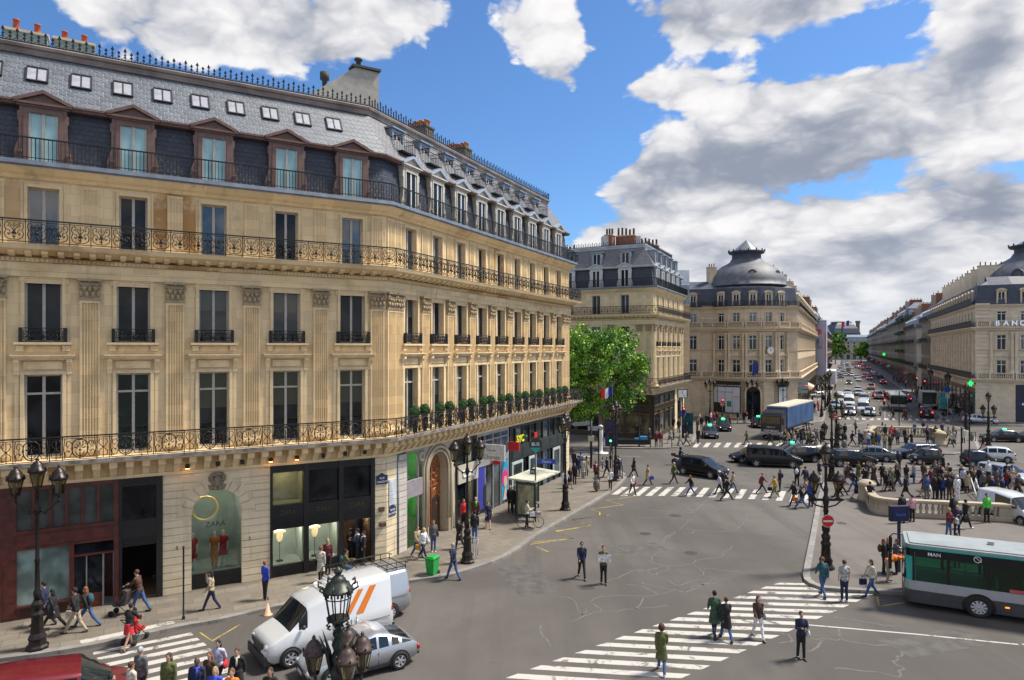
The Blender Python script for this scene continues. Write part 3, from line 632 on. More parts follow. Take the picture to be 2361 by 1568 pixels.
WHT=worn('road_white',(.46,.44,.40),(.12,.11,.10),.65);YEL=worn('road_yellow',(.42,.31,.05),(.11,.105,.09),.62);SEAL=worn('crack_sealant',(.132,.125,.118),(.100,.091,.082),.55)
b=MB();b.quad((-900,-300,0),(1500,-300,0),(1500,2600,0),(-900,2600,0));tag(b.build('road',[ASP]),kind='structure')
def poly_slab(name,pts,z0,z1,m,kerb=True,kw=.32):
 """raised pavement: outline in world x,y; granite kerb along it"""
 me=bpy.data.meshes.new(name);bm=bmesh.new();vs=[bm.verts.new((p[0],p[1],z1))for p in pts];f=bm.faces.new(vs);f.normal_update()
 if f.normal.z<0:f.normal_flip()
 bmesh.ops.triangulate(bm,faces=[f]);bm.to_mesh(me);bm.free();o=obj(name,me,[m]);tag(o,kind='structure')
 if kerb:
  A=sum(pts[i][0]*pts[(i+1)%len(pts)][1]-pts[(i+1)%len(pts)][0]*pts[i][1]for i in range(len(pts)))
  P=[Vector(p[:2])for p in(pts if A>0 else pts[::-1])];n=len(P);inn=[]
  for i in range(n):
   a=(P[i]-P[i-1]).normalized();c=(P[(i+1)%n]-P[i]).normalized();q=Vector((-a.y,a.x))+Vector((-c.y,c.x));q=q.normalized()/max(.5,q.normalized().dot(Vector((-a.y,a.x))));inn.append(P[i]+q*kw)
  b=MB()
  for i in range(n):
   j=(i+1)%n;e=z1+.006
   b.quad((P[i].x,P[i].y,e),(P[j].x,P[j].y,e),(inn[j].x,inn[j].y,e),(inn[i].x,inn[i].y,e));b.quad((P[i].x,P[i].y,z0),(P[j].x,P[j].y,z0),(P[j].x,P[j].y,e),(P[i].x,P[i].y,e))
  tag(b.build('kerb',[KRB]),kind='structure')
 return o
def GP(lst):return[g(x,y)for x,y in lst]
def smooth_line(pts,n=4):
 P=[Vector(p)for p in pts];o=[]
 for i in range(len(P)-1):
  a,b_,c,d=P[max(0,i-1)],P[i],P[i+1],P[min(len(P)-1,i+2)]
  for k in range(n):t=k/n;o.append(.5*((2*b_)+(-a+c)*t+(2*a-5*b_+4*c-d)*t*t+(-a+3*b_-3*c+d)*t**3))
 o.append(P[-1]);return o
KZ=.14
def GK(lst):return[g(x,y,KZ)for x,y in lst]
c1=GK([(-420,1560),(0,1518),(210,1487),(403,1446),(520,1425),(634,1398),(790,1372),(941,1339),(1045,1323),(1147,1290),(1198,1263),(1236,1235),(1325,1183),(1414,1130),(1438,1107),(1444,1099),(1440,1091),(1424,1083),(1380,1076),(1330,1072)])
pave1=smooth_line(c1,3)+[Vector((-2,85,0)),Vector((-40,62,0)),Vector((-60,20,0))]
poly_slab('sidewalk',pave1,0,KZ,PAV)
c2=GK([(1200,1026),(1330,1030),(1424,1032),(1500,1033),(1560,1030),(1590,1023),(1602,1013),(1606,1000),(1612,990)]);a2=c2[-1]
pave2=smooth_line(c2,3)+[Vector((33,108,0)),Vector((18,120,0)),Vector((-30,110,0))];poly_slab('sidewalk',pave2,0,KZ,PAV2)
AV=Vector((.4373,.8993)).normalized();AVN=Vector((AV.y,-AV.x));AL=Vector((44.5,107));AR=AL+AVN*25.0
def avp(u,v):q=AL+AV*u+AVN*v;return Vector((q.x,q.y,0))
c3=GK([(1640,976),(1700,975),(1790,974),(1850,973)]);pave3=smooth_line(c3,2)+[avp(-4.5,2.2),avp(-2.2,3.6),avp(1,4.0),avp(620,4.0),avp(620,-10),avp(60,-40),Vector((36,125,0))];poly_slab('sidewalk',pave3,0,KZ,PAV2)
c4=GK([(2330,984),(2290,982),(2243,976)]);pave4=[avp(620,36),avp(620,21.0),avp(14,21.0),avp(9,20.2)]+GK([(2166,961),(2185,966),(2243,975),(2300,980),(2420,982),(2700,984)])+[Vector((160,130,0)),Vector((130,180,0))];poly_slab('sidewalk',pave4,0,KZ,PAV2)
isl=GK([(2900,1108),(2300,1105),(2060,1103),(1990,1101),(1935,1100),(1900,1108),(1890,1128),(1881,1163),(1868,1232),(1856,1290),(1850,1322),(1853,1334),(1866,1344),(1894,1354),(1955,1359),(2070,1365),(2360,1376),(2900,1395)])
poly_slab('traffic_island',isl,0,KZ,ASI)
is2=GK([(1915,1018),(1935,985),(2010,968),(2150,970),(2230,990),(2250,1010),(2262,1040),(2200,1046),(2080,1043),(1960,1040),(1918,1034)]);poly_slab('traffic_island',is2,0,KZ,ASI)
def strip(name,polys,m,z=.004):
 b=MB()
 for p in polys:b.add([(q[0],q[1],z)for q in p],[list(range(len(p)))])
 o=b.build(name,[m]);tag(o,kind='structure');bm=bmesh.new();bm.from_mesh(o.data)
 for f in bm.faces:
  f.normal_update()
  if f.normal.z<0:f.normal_flip()
 bm.to_mesh(o.data);bm.free();return o
def lane(pts,w):
 P=[Vector(p[:2])for p in pts];L,Rr=[],[]
 for i in range(len(P)):
  d=(P[min(i+1,len(P)-1)]-P[max(i-1,0)]).normalized();n=Vector((-d.y,d.x))*(w/2 if not callable(w)else w(i)/2);L.append(P[i]+n);Rr.append(P[i]-n)
 return[(L[i],L[i+1],Rr[i+1],Rr[i])for i in range(len(P)-1)]
def zd(zx,zy):return g((2000+zx/1.9675)/1.7356,(2060+zy/1.9675)/1.7356)
ls=[(45,1285,140,1250),(235,1215,325,1184),(410,1152,500,1122),(585,1090,675,1064),(752,1032,835,1006),(900,980,975,953),(1052,928,1125,900),(1197,877,1270,853),(1335,832,1405,806),(1467,785,1530,762),(1595,742,1650,722),(1710,700,1770,680),(1832,656,1885,637),(1943,616,1995,598),(2050,582,2095,564),(2150,548,2200,535)]
rs_=[(1200,1380,1290,1340),(1130,1330,1340,1300)]
rr=[((1425,1288),(1505,1252)),((1585,1220),(1658,1188)),((1735,1155),(1800,1124)),((1875,1094),(1942,1064)),((2008,1034),(2070,1005)),((2140,977),(2200,950)),((2265,921),(2320,895))]
zeb=[]
R0=[zd(*p[0])for p in rr];R1=[zd(*p[1])for p in rr];L0=[zd(a,b_)for a,b_,c,d in ls];L1=[zd(c,d)for a,b_,c,d in ls]
ed=(R0[-1]-R0[0])/(len(R0)-1);ew=R1[3]-R0[3]
for k in range(-3,len(ls)):
 l0=L0[k]if k>=0 else L0[0]+(L0[0]-L0[3])/3*(-k);l1=L1[k]if k>=0 else l0+(L1[0]-L0[0]);j=k-1
 r0=R0[0]+ed*j;r1=r0+ew*.98;zeb.append((l0,r0,r1,l1))
strip('zebra_crossing',zeb,WHT)
def z3(zx,zy):return g((2200+zx/2.361)/1.7356,(1500+zy/2.361)/1.7356)
def z4(zx,zy):return g((3096+zx/2.361)/1.7356,(1500+zy/2.361)/1.7356)
tp=[(735,1060),(842,1060),(949,1059),(1061,1059),(1174,1060),(1286,1062),(1396,1065),(1509,1067),(1622,1072),(1745,1075),(1864,1078),(1985,1084),(2110,1090),(2232,1098),(2350,1105),(2470,1112)]
bt=[(580,1130),(662,1145),(782,1144),(898,1143),(1018,1143),(1138,1146),(1255,1150),(1375,1153),(1496,1158),(1620,1163),(1745,1169),(1870,1174),(2000,1180),(2130,1190),(2260,1200),(2395,1208)]
zeb=[]
for(a,c)in zip(tp,bt):k=62;zeb.append((z3(c[0],c[1]),z3(c[0]+k,c[1]),z3(a[0],a[1]),z3(a[0]-k*.92,a[1])))
strip('zebra_crossing',zeb,WHT)
zeb=[]
for k in range(16):
 x0=1345+k*97;yb=685+(k*.2);
 if x0>2700:break
 zeb.append((z3(x0,685),z3(x0+45,685),z3(x0+80,642),z3(x0+35,642)))
strip('zebra_crossing',zeb,WHT)
strip('zebra_crossing',[(z4(620+k*72,420+k*1.4),z4(655+k*72,421+k*1.4),z4(645+k*72,403+k*1.4),z4(612+k*72,402+k*1.4))for k in range(15)],WHT)
strip('zebra_crossing',[(z3(215,690+16*k),z3(430-k*10,688+16*k),z3(430-k*10,694+16*k),z3(215,697+16*k))for k in range(6)],WHT)
def zf(zx,zy):return g((zx/2.1455)/1.7356,(1990+zy/2.1455)/1.7356)
zl=[((800,1330),(1640,1160),(1660,1182),(800,1352)),((830,1378),(1690,1205),(1715,1225),(845,1400)),((860,1435),(1745,1246),(1775,1270),(880,1462)),((890,1492),(1800,1295),(1830,1320),(910,1525)),((920,1560),(1860,1345),(1890,1372),(940,1590)),((950,1630),(1915,1400),(1945,1430),(970,1665)),((980,1705),(1970,1460),(2000,1492),(1000,1745)),((1010,1785),(2020,1525),(2050,1560),(1030,1825))]
strip('zebra_crossing',[[zf(*q)for q in p]for p in zl],WHT)
strip('pavement_stripe',[[g((x/2.1455)/1.7356,(1990+y/2.1455)/1.7356,KZ)for x,y in((683,1230),(1480,1060),(1504,1080),(700,1266))]],WHT,KZ+.004)
def zy(lst,w=.10):return lane([g(x,y)for x,y in lst],w)
zz=[z3(x,y)for x,y in((810,1147),(525,1187),(690,1227),(380,1271),(470,1296),(470,1325),(540,1327),(200,1370),(330,1408),(395,1422),(60,1475),(40,1485),(220,1545),(-160,1580))]
strip('yellow_zigzag',lane(zz,.10)+lane([zd(x,y)for x,y in((860,1),(560,40),(720,85),(425,135),(578,185),(240,232),(382,292))],.10),YEL)
def z5(zx,zy):return g((3096+zx/2.361)/1.7356,(2060+zy/2.361)/1.7356)
strip('yellow_line',lane([z5(975,768),z5(992,865),z5(1250,825)],.12)+lane([zf(1715,1160),zf(1820,1232),zf(2060,1092)],.08),YEL)
strip('white_line',lane([z5(300,1038),z5(1370,1130),z5(2310,1225)],.11)+lane([z5(2340,1222),z5(2900,1275)],.11),WHT)
strip('white_line',lane([z4(560,850),z4(1000,856),z4(1900,890)],.10)+lane([z4(560,915),z4(1100,935),z4(1900,975)],.10)+lane([z3(600,765),z3(860,775)],.08)+lane([z4(700,505),z4(860,470),z4(1010,432)],.10),WHT)
sealp=[[(1290,1250),(1360,1290),(1310,1300),(880,1275)],[(1365,1290),(1420,1240),(1470,1190),(1550,1188)],[(2105,1230),(2040,1250),(1960,1290),(1880,1320),(1840,1395),(1790,1420),(1770,1460),(1700,1480),(1500,1478),(1290,1455),(1360,1480),(1330,1500)],[(1060,1590),(1110,1540),(1170,1500),(1180,1480)],[(1340,1370),(1290,1385),(1230,1455)],[(830,1345),(960,1350),(1130,1345),(1300,1370)]]
seal2=[[(1190,370),(1330,405),(1510,390),(1560,355),(1740,330),(1765,290),(1825,260),(1822,235)],[(990,430),(1100,440),(1330,410),(1240,465),(1200,470),(1150,430)],[(860,520),(1010,460),(1100,430)],[(1540,400),(1580,430),(1600,470),(1570,480)],[(1600,420),(1750,435),(1900,450),(2090,470)],[(1110,540),(1220,560),(1360,590),(1480,605),(1640,530),(1740,500),(1720,520),(1500,575)],[(1320,515),(1400,550),(1590,510)],[(700,680),(860,640),(1230,630),(1390,590)],[(1230,620),(1120,560),(980,550)],[(720,690),(800,750),(700,780),(560,840)],[(800,755),(1060,740),(1120,650)],[(1060,740),(1320,715)],[(320,880),(340,970),(410,1035)],[(1180,370),(1200,330),(1245,285)],[(1270,225),(1300,180),(1370,135)],[(430,640),(560,660),(640,780),(680,740)]]
seal3=[[(330,1165),(500,1170),(650,1180),(900,1225),(1130,1240)],[(600,1070),(620,1120),(640,1175)],[(300,1295),(400,1270),(460,1170)],[(1240,1290),(1160,1340),(1130,1400),(1200,1440),(1170,1520),(900,1480),(560,1450)],[(560,970),(700,990),(900,1020),(1130,1060)],[(0,1105),(140,1140),(150,1200),(60,1210)]]
sl_=[]
for conv,L_ in((z3,sealp),(zd,seal2),(z5,seal3)):
 for p in L_:
  pp=[conv(x,y)for x,y in p];q=smooth_line(pp,4);rnd=random.Random(len(sl_));q=[v+Vector((rnd.gauss(0,.04),rnd.gauss(0,.06),0))for v in q];ws=[rnd.uniform(.04,.11)for _ in q]
  sl_+=lane(q,lambda i:ws[i])
strip('crack_sealant',sl_,SEAL,.003)
for(c_,x,y,r_)in((zd,220,130,.42),(z5,640,100,.3),(zf,2100,1700,.4),(z3,1180,1330,.4),(z3,900,1500,.35),(zd,1500,300,.35)):P=c_(x,y);strip('manhole_cover',[[P+Vector((r_*math.cos(k*.45),r_*math.sin(k*.45),0))for k in range(14)]],flat('manhole_iron',(.055,.05,.047),.6,.3,.4,9),KZ+.01 if(c_ is zd and x<300)or c_ is z5 else.004)
for(c_,x,y,w,h_)in((zd,900,320,3.2,1.6),(z3,1500,830,2.6,5.0),(zd,150,640,2.0,4.0),(z3,2000,1000,4,3),(z5,1300,1350,4,1.5)):P=c_(x,y);strip('road_patch',[[P,P+Vector((w,w*.3,0)),P+Vector((w-h_*.3,w*.3+h_,0)),P+Vector((-h_*.3,h_,0))]],flat('patch_asphalt',(.078,.072,.066),.85,0,.25,2),.002)
strip('lane_line',[q for v in(7.2,10.4,13.6,16.8)for k in range(60)for q in lane([avp(14+k*9,v),avp(17+k*9,v)],.12)],WHT)
strip('zebra_crossing',[q for u_ in(78,150)for k in range(15)for q in[(avp(u_,4.6+k*1.1),avp(u_+3,4.6+k*1.1),avp(u_+3,5.1+k*1.1),avp(u_,5.1+k*1.1))]],WHT)
# ---------------- corner building with the long left facade ----------------
B1C=Vector((-6.69,36.1));D1=Vector((.863,.505)).normalized();D2=Vector((.4257,.9049)).normalized();N2=Vector((-D2.y,D2.x))
b1path=[B1C-D1*23,B1C,B1C+D2*27.6,B1C+D2*27.6+N2*14]
B1=thing('corner_building','long honey stone building with brown dormers and lacy iron balconies, nearest on the left','building',(B1C.x,B1C.y,0))
t1=[1.79+3.29*k for k in range(7)]
w1=sorted(23-t for t in t1);p1=sorted([23-t for t in[3.43+3.29*k for k in range(6)]]+[23-.48]);f2tmp=Fac(B1,b1path[1],b1path[2])
w2=[2.35+2.84*k for k in range(9)];p2=[.42,1.10]+[2.35+2.84*(k+.5)for k in range(8)]+[26.2,27.1]
sk1=[23-2.51-1.59*k for k in range(13)]
brd=flat('ridge_pale',(.36,.38,.38),.5,.1,.3,1)
B1F=haus(B1,b1path,[dict(win=w1,pil=p1,sky=sk1),dict(win=w2,pil=p2,dm=CREAM,dt=ZNL,dg=GD,dw=1.5,dorm=w2,updorm=w2[:8],band=BRN,slate=SL2,um=ZN,dwm=WFW),dict(win=[],pil=[.5,12],dorm=[])],ST)
F1,F2,F3=B1F
for nm,P,w,d,h,n,wx in(('a',(-24.6,32.5),2.0,.6,27.6-24.4,2,0),('b',(-20.6,34.0),1.6,.6,27.0-24.4,2,0)):pass
def roofpt(x,Y):return((x-CX)*Y/F-B1C.x,Y-B1C.y)
for(xa,ytop,w,n,Y)in((62,83,1.7,2,33.4),(172,104,1.7,2,35.2)):
 X_,Y_=roofpt(xa,Y);z=H+(HY-ytop)*Y/F
 chimney(B1,TM(X_,Y_,24.3,F1.a),w,.7,z-24.3,n,flat('chimney_render',(.22,.27,.24),.8),POT,.55,pr=.15)
b=MB();b.prism([(-3.6,24.3),(.8,24.3),(.8,26.95),(-.55,27.0),(-3.2,24.9)],-.25,.25);x_,y_=roofpt(838,38.6);gb=b.build('gable_stack',[flat('chimney_render2',(.38,.36,.32),.85)],B1,TM(x_,y_,0,F1.a),fix=True)
b=MB();b.box(-.75,.9,-.4,.4,27.0,27.12);b.lathe([(.14,0),(.14,.35),(.24,.4),(.24,.5)],(-.3,0,27.1),8);b.lathe([(.14,0),(.14,.3),(.26,.35),(.26,.75)],(-2.2,0,25.7),8);b.build('gable_cap',[flat('dark_slab',(.06,.065,.06),.8)],gb)
for(xa,ytop,w,n,Y)in((966,300,1.3,4,46.0),(1054,349,1.5,6,53.5)):
 X_,Y_=roofpt(xa,Y);z=H+(HY-ytop)*Y/F
 chimney(B1,TM(X_,Y_,24.3,F2.a+R(90)),w*1.3,1.0,z-24.3,n,flat('chimney_brown',(.14,.11,.08),.9),flat('orange_pot',(.50,.20,.07),.8),.5,cap=flat('dark_slab',(.06,.065,.06)),rows=2,pr=.13)

def bx(name,F_,mat,boxes,parent=None):
 b=MB()
 for q in boxes:b.box(*q)
 return b.build(name,mat if isinstance(mat,list)else[mat],parent or B1,F_.M)
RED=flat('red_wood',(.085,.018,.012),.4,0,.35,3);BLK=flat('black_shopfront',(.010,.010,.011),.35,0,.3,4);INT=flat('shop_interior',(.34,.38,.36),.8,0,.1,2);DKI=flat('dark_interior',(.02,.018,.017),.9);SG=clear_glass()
LAMP=flat('display_lamp',(1,.9,.7),emit=(1,.88,.68),es=32)
U=F1.u;ur0,ur1,ue1,ua1,uz1=0.0,U(273),U(375),U(622),U(863)
b=MB();y0=-.12
b.box(ur0,U(5),y0,.3,.15,5.58);b.box(U(5),U(39),y0,.3,.15,5.58);b.box(U(262),ur1,y0-.04,.3,.15,5.58);b.box(U(39),U(262),y0,.3,5.42,5.58)
b.box(U(39),U(262),y0,.3,2.98,3.78);b.box(U(39),U(262),y0-.08,y0,3.66,3.78);b.box(U(39),U(262),y0-.06,y0,2.98,3.05);b.box(U(50),U(250),y0-.02,y0,3.12,3.58)
b.box(U(39),U(160),y0,.3,.15,.68);b.box(U(39),U(160),y0-.08,y0,.62,.68);b.box(U(160),U(171),y0-.05,.3,.15,2.98);b.box(U(171),U(262),y0,.1,2.42,2.5)
for k in range(1,6):x=U(39)+(U(262)-U(39))*k/6;b.box(x-.05,x+.05,y0,.1,3.78,5.42)
b.box(U(8),U(36),y0-.02,y0,.9,2.9);b.box(U(8),U(36),y0-.02,y0,3.9,5.3);b.box(U(8),U(36),y0-.02,y0,.25,.6);b.box(U(8),U(36),y0-.02,y0,3.12,3.58)
rs=b.build('red_shopfront',[RED],B1,F1.M)
b=MB()
for zz in range(6):b.box(U(46),U(155),y0-.015,y0,.22+zz*.06,.245+zz*.06)
b.build('vent',[BLK],rs)
b=MB();b.quad((U(39),0,3.78),(U(262),0,3.78),(U(262),0,5.42),(U(39),0,5.42));b.build('upper_pane',[glassy('hazy_pane',(.045,.055,.05),.12,.5)],rs)
b=MB();b.quad((U(39),0,.68),(U(160),0,.68),(U(160),0,2.98),(U(39),0,2.98));b.build('display_pane',[glassy('misty_pane',(.20,.27,.24),.10,.5,.6)],rs)
b=MB();b.quad((U(171),.02,.15),(U(238),.02,.15),(U(238),.02,2.42),(U(171),.02,2.42));b.quad((U(171),.02,2.5),(U(262),.02,2.5),(U(262),.02,2.98),(U(171),.02,2.98));b.build('door_pane',[GD],rs)
b=MB();b.box(U(198),U(201),-.06,.02,.15,2.42);b.box(U(236),U(239),-.06,.02,.15,2.42);b.build('door_frame',[flat('grey_frame',(.22,.21,.19),.4)],rs)
b=MB();b.box(U(171),U(236),-.01,.015,.15,.75);b.box(U(240),U(260),1.2,1.3,.15,2.5);b.build('door',[RED],rs)
b=MB();b.box(ur1,ur1+.14,-.1,.3,.15,5.58);b.box(ue1-.26,ue1,-.1,.3,.15,5.58);b.box(ur1+.14,ue1-.26,-.06,.3,2.95,3.72);b.box(ur1+.14,ue1-.26,-.06,.3,5.2,5.58);b.box(ur1+.14,ue1-.26,-.04,.3,2.55,2.95)
for k in range(6):b.box(ur1+.14,ue1-.26,-.07,-.04,2.57+k*.06,2.60+k*.06)
for k in range(5):b.box(ur1+.14,ue1-.26,-.09,-.06,5.24+k*.06,5.27+k*.06)
en=b.build('black_entrance',[BLK],B1,F1.M);b=MB();b.quad((ur1+.14,0,3.72),(ue1-.26,0,3.72),(ue1-.26,0,5.2),(ur1+.14,0,5.2));b.build('pane',[GD],en)
b=MB();b.box(ur1+.14,ue1-.26,.3,3.2,.13,.17);b.build('entrance_floor',[flat('tan_floor',(.22,.13,.06),.5)],en)
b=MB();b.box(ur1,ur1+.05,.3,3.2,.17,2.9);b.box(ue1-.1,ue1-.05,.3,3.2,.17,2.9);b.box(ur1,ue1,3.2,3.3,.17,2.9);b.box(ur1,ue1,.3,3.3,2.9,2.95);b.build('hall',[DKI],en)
def rustic(name,F_,u0,u1,z0,z1,arch=None,hc=.345,y=-.05,m=None,gap=.035):
 b=MB();z=z0;n=max(1,round((z1-z0)/hc));hc=(z1-z0)/n
 for k in range(n):
  za,zb=z0+k*hc,z0+(k+1)*hc-gap;segs=[(u0,u1)]
  if arch:
   c,r,zs=arch;zm=(za+zb)/2;rr=r+(.42 if k%2 else.62)*(1 if zm>zs else.0)
   if zm<zs:e=r
   else:e=math.sqrt(max(0,rr*rr-(zm-zs)**2))if zm-zs<rr else 0
   segs=[(u0,c-e),(c+e,u1)]if e>0 else[(u0,u1)]
  for(a,c2)in segs:
   if c2-a>.02:b.box(a,c2,y,0,za,zb)
 if arch:
  c,r,zs=arch;nv=11
  for k in range(nv):
   a0,a1=math.pi*k/nv+.012,math.pi*(k+1)/nv-.012;ro=r+(.42 if k%2 else.62)
   b.prism([(c+r*math.cos(a0),zs+r*math.sin(a0)),(c+ro*math.cos(a0),zs+ro*math.sin(a0)),(c+ro*math.cos(a1),zs+ro*math.sin(a1)),(c+r*math.cos(a1),zs+r*math.sin(a1))],y-.01,0)
 return b.build(name,[m or ST_R],B1,F_.M,fix=True)
def arch_wall(F_,u0,u1,z0,z1,c,r,zs,dep=.35,y=0.0,m=None,name='arch_wall',parent=None,jamb0=None):
 b=MB();n=16;pts=[(c+r*math.cos(math.pi*k/n),zs+r*math.sin(math.pi*k/n))for k in range(n+1)]
 b.quad((u0,y,z0),(c-r,y,z0),(c-r,y,zs),(u0,y,zs));b.quad((c+r,y,z0),(u1,y,z0),(u1,y,zs),(c+r,y,zs))
 for k in range(n):
  (xa,za),(xb,zb)=pts[k],pts[k+1];b.quad((xb,y,zb),(xa,y,za),(xa,y,z1),(xb,y,z1));b.quad((xa,y,za),(xb,y,zb),(xb,y+dep,zb),(xa,y+dep,za))
 b.quad((u0,y,zs),(c-r,y,zs),(c-r,y,z1),(u0,y,z1));b.quad((c+r,y,zs),(u1,y,zs),(u1,y,z1),(c+r,y,z1))
 b.quad((c-r,y,z0),(c-r,y+dep,z0),(c-r,y+dep,zs),(c-r,y,zs));b.quad((c+r,y,zs),(c+r,y+dep,zs),(c+r,y+dep,z0),(c+r,y,z0))
 return b.build(name,[m or ST_R],parent or B1,F_.M)
def arch_poly(c,r,zs,z0,n=16):return[(c-r,z0),(c+r,z0)]+[(c+r*math.cos(math.pi*k/n),zs+r*math.sin(math.pi*k/n))for k in range(n+1)]
ac=(U(440)+U(558))/2;ar=(U(558)-U(440))/2-.02;azs=3.62
arch_wall(F1,ue1,ua1,.15,5.58,ac,ar,azs);rustic('rusticated_blocks',F1,ue1,ua1,.15,5.50,(ac,ar,azs))
b=MB();b.prism([(ac-.32,azs+ar-.02),(ac+.32,azs+ar-.02),(ac+.40,azs+ar+.22),(ac-.40,azs+ar+.22)],-.10,0)
b.ball((ac,-.16,azs+ar+.42),(.19,.16,.27),10,8);b.ball((ac,-.30,azs+ar+.40),(.035,.06,.08),6,4);b.ball((ac,-.24,azs+ar+.24),(.08,.06,.05),6,4)
for s in(-1,1):
 for k in range(6):b.ball((ac+s*(.17+.11*math.sin(k*1.1)),-.12,azs+ar+.72-.13*k),(.13,.09,.10),6,4)
b.ball((ac,-.14,azs+ar+.72),(.20,.13,.11),8,4)
b.build('carved_mask',[flat('carved_stone',(.22,.18,.13),.9,0,.3,9)],B1,F1.M)
b=MB();b.box(ac-ar,ac+ar,.12,.3,.15,.80)
for k in range(8):b.box(ac-ar,ac+ar,.10,.12,.2+k*.07,.235+k*.07)
aw=b.build('window_plinth',[BLK],B1,F1.M);b=MB();b.prism(arch_poly(ac,ar,azs,.8),.16,.17);b.build('arched_shop_window',[SG],B1,F1.M)
def showroom(F_,u0,u1,z0,z1,dep=2.6,m=None,name='display_room',y=.2,lamps=0):
 b=MB();b.quad((u0,y,z0),(u0,y+dep,z0),(u1,y+dep,z0),(u1,y,z0));b.quad((u0,y+dep,z0),(u0,y+dep,z1),(u1,y+dep,z1),(u1,y+dep,z0))
 b.quad((u0,y,z0),(u0,y,z1),(u0,y+dep,z1),(u0,y+dep,z0));b.quad((u1,y,z0),(u1,y+dep,z0),(u1,y+dep,z1),(u1,y,z1));b.quad((u0,y,z1),(u1,y,z1),(u1,y+dep,z1),(u0,y+dep,z1))
 o=b.build(name,[m or INT],B1,F_.M)
 if lamps:
  b=MB()
  for k in range(lamps):x=u0+(u1-u0)*(k+.5)/lamps;b.box(x-.12,x+.12,y+.5,y+.74,z1-.05,z1-.02)
  b.build('display_lamp',[LAMP],o)
 return o
showroom(F1,ac-ar,ac+ar,.80,4.9,2.4,lamps=3)
b=MB();b.tube([(ac-.45+.55*math.cos(t*math.pi/12),.6,3.75+.55*math.sin(t*math.pi/12))for t in range(24)],.05,5,closed=True);b.build('hoop',[flat('gold_hoop',(.75,.45,.12),.3,.2,emit=(1,.6,.2),es=.12)],B1,F1.M)
lettering('ZARA',.34,flat('dark_letters',(.03,.03,.03)),B1,*(F1.M@Vector((ac-.05,.14,2.95))),F1.a)
for(x,z)in((ac-ar-.6,2.15),(ac+ar+.35,2.15)):lettering('2',.22,flat('dark_letters',(.03,.03,.03)),B1,*(F1.M@Vector((x,-.062,z))),F1.a)
b=MB();c=[ua1,U(705),U(785),uz1];b.box(ua1,ua1+.12,-.1,.25,.15,5.58);b.box(uz1-.22,uz1,-.1,.25,.15,5.58)
for q in c[1:3]:b.box(q-.12,q+.12,-.12,.25,.15,5.58)
b.box(ua1+.12,uz1-.22,-.06,.2,5.22,5.58);b.box(ua1+.12,uz1-.22,-.06,.2,2.95,3.62)
for k in range(6):b.box(ua1+.12,uz1-.22,-.085,-.06,5.25+k*.055,5.28+k*.055)
bays1=bays=[(ua1+.12,c[1]-.12),(c[1]+.12,c[2]-.12),(c[2]+.12,uz1-.22)]
for j,(a,d)in enumerate(bays):
 b.box(a,d,-.03,.2,2.45,2.95)
 for k in range(7):b.box(a,d,-.055,-.03,2.47+k*.065,2.50+k*.065)
 if j<2:
  b.box(a,d,-.03,.2,.15,.68)
  for k in range(6):b.box(a,d,-.055,-.03,.2+k*.07,.235+k*.07)
zs_=b.build('black_shopfront',[BLK],B1,F1.M)
for j,(a,d)in enumerate(bays):
 b=MB();b.quad((a,.08,3.62),(d,.08,3.62),(d,.08,5.22),(a,.08,5.22));b.build('upper_pane',[SG if j==0 else GD],zs_)
 if j<2:b=MB();b.quad((a,.08,.68),(d,.08,.68),(d,.08,2.45),(a,.08,2.45));b.build('display_pane',[SG],zs_);showroom(F1,a,d,.66,2.5,1.6,y=.1,lamps=2)
 lettering('ZARA',.30,flat('bronze_letters',(.10,.075,.04),.4,.5),zs_,(a+d)/2,-.075,3.14,0)
a,d=bays[0];showroom(F1,a,d,3.6,5.25,1.2,flat('olive_room',(.24,.22,.12)),y=.1,lamps=1)
a,d=bays[2];showroom(F1,a,d,.16,2.5,3.0,flat('warm_room',(.20,.12,.07)),y=.1,lamps=2)
b=MB();b.box(d-.75,d-.70,.05,.9,.16,2.45);b.box(d-.4,d-.36,.0,.9,.16,2.45);b.build('open_door',[BLK],zs_)
rustic('corner_pier',F1,uz1,F1.L+.0,.15,5.55,y=-.06);b=MB();b.box(uz1,F1.L,0,.3,.15,5.58);b.build('pier_core',[ST_R],B1,F1.M)
for k,u in enumerate([U(x)for x in(430,500,555,620,680,740,790,835)]):
 b=MB();b.lathe([(.10,0),(.11,.16),(.05,.2)],(u,-.42,5.86),8);o=b.build('spotlight',[BLK],B1,F1.M)
 if k in(0,3,4):b=MB();b.lathe([(.085,0),(.085,.012)],(u,-.42,5.845),8);b.build('lamp_glow',[flat('orange_lamp',(1,.5,.2),emit=(1,.45,.12),es=14)],o)

def zq(zx,zy):return((1000+zx/1.816)/1.7356,(1650+zy/1.816)/1.7356)
def V(zx):return F2.u(zq(zx,0)[0])
def VZ(zx,zy):x,y=zq(zx,zy);return F2.z(x,y)
e0=V(1066);e1=V(1128);e2=V(1262);e3=V(1492);e4=V(1642);e5=V(1872);e6=V(2292);top=5.58
b=MB();b.box(0,e0,0,.3,.15,top);b.box(e6,F2.L,0,.3,.15,top);b.build('pier_core',[ST_R],B1,F2.M)
rustic('corner_pier',F2,0,e0-.02,.15,5.55,y=-.06);rustic('end_pier',F2,e6,F2.L,.15,5.55,y=-.06)
rustic('pale_pier',F2,e0,e1,.15,5.5,y=-.10,m=stone('pale_render',(.52,.47,.42),sa=0,da=.3,bh=.5));b=MB();b.tube([(e0,-.1,.15),(e0,-.1,5.5)],.05,6);b.build('drainpipe',[ZN],B1,F2.M)
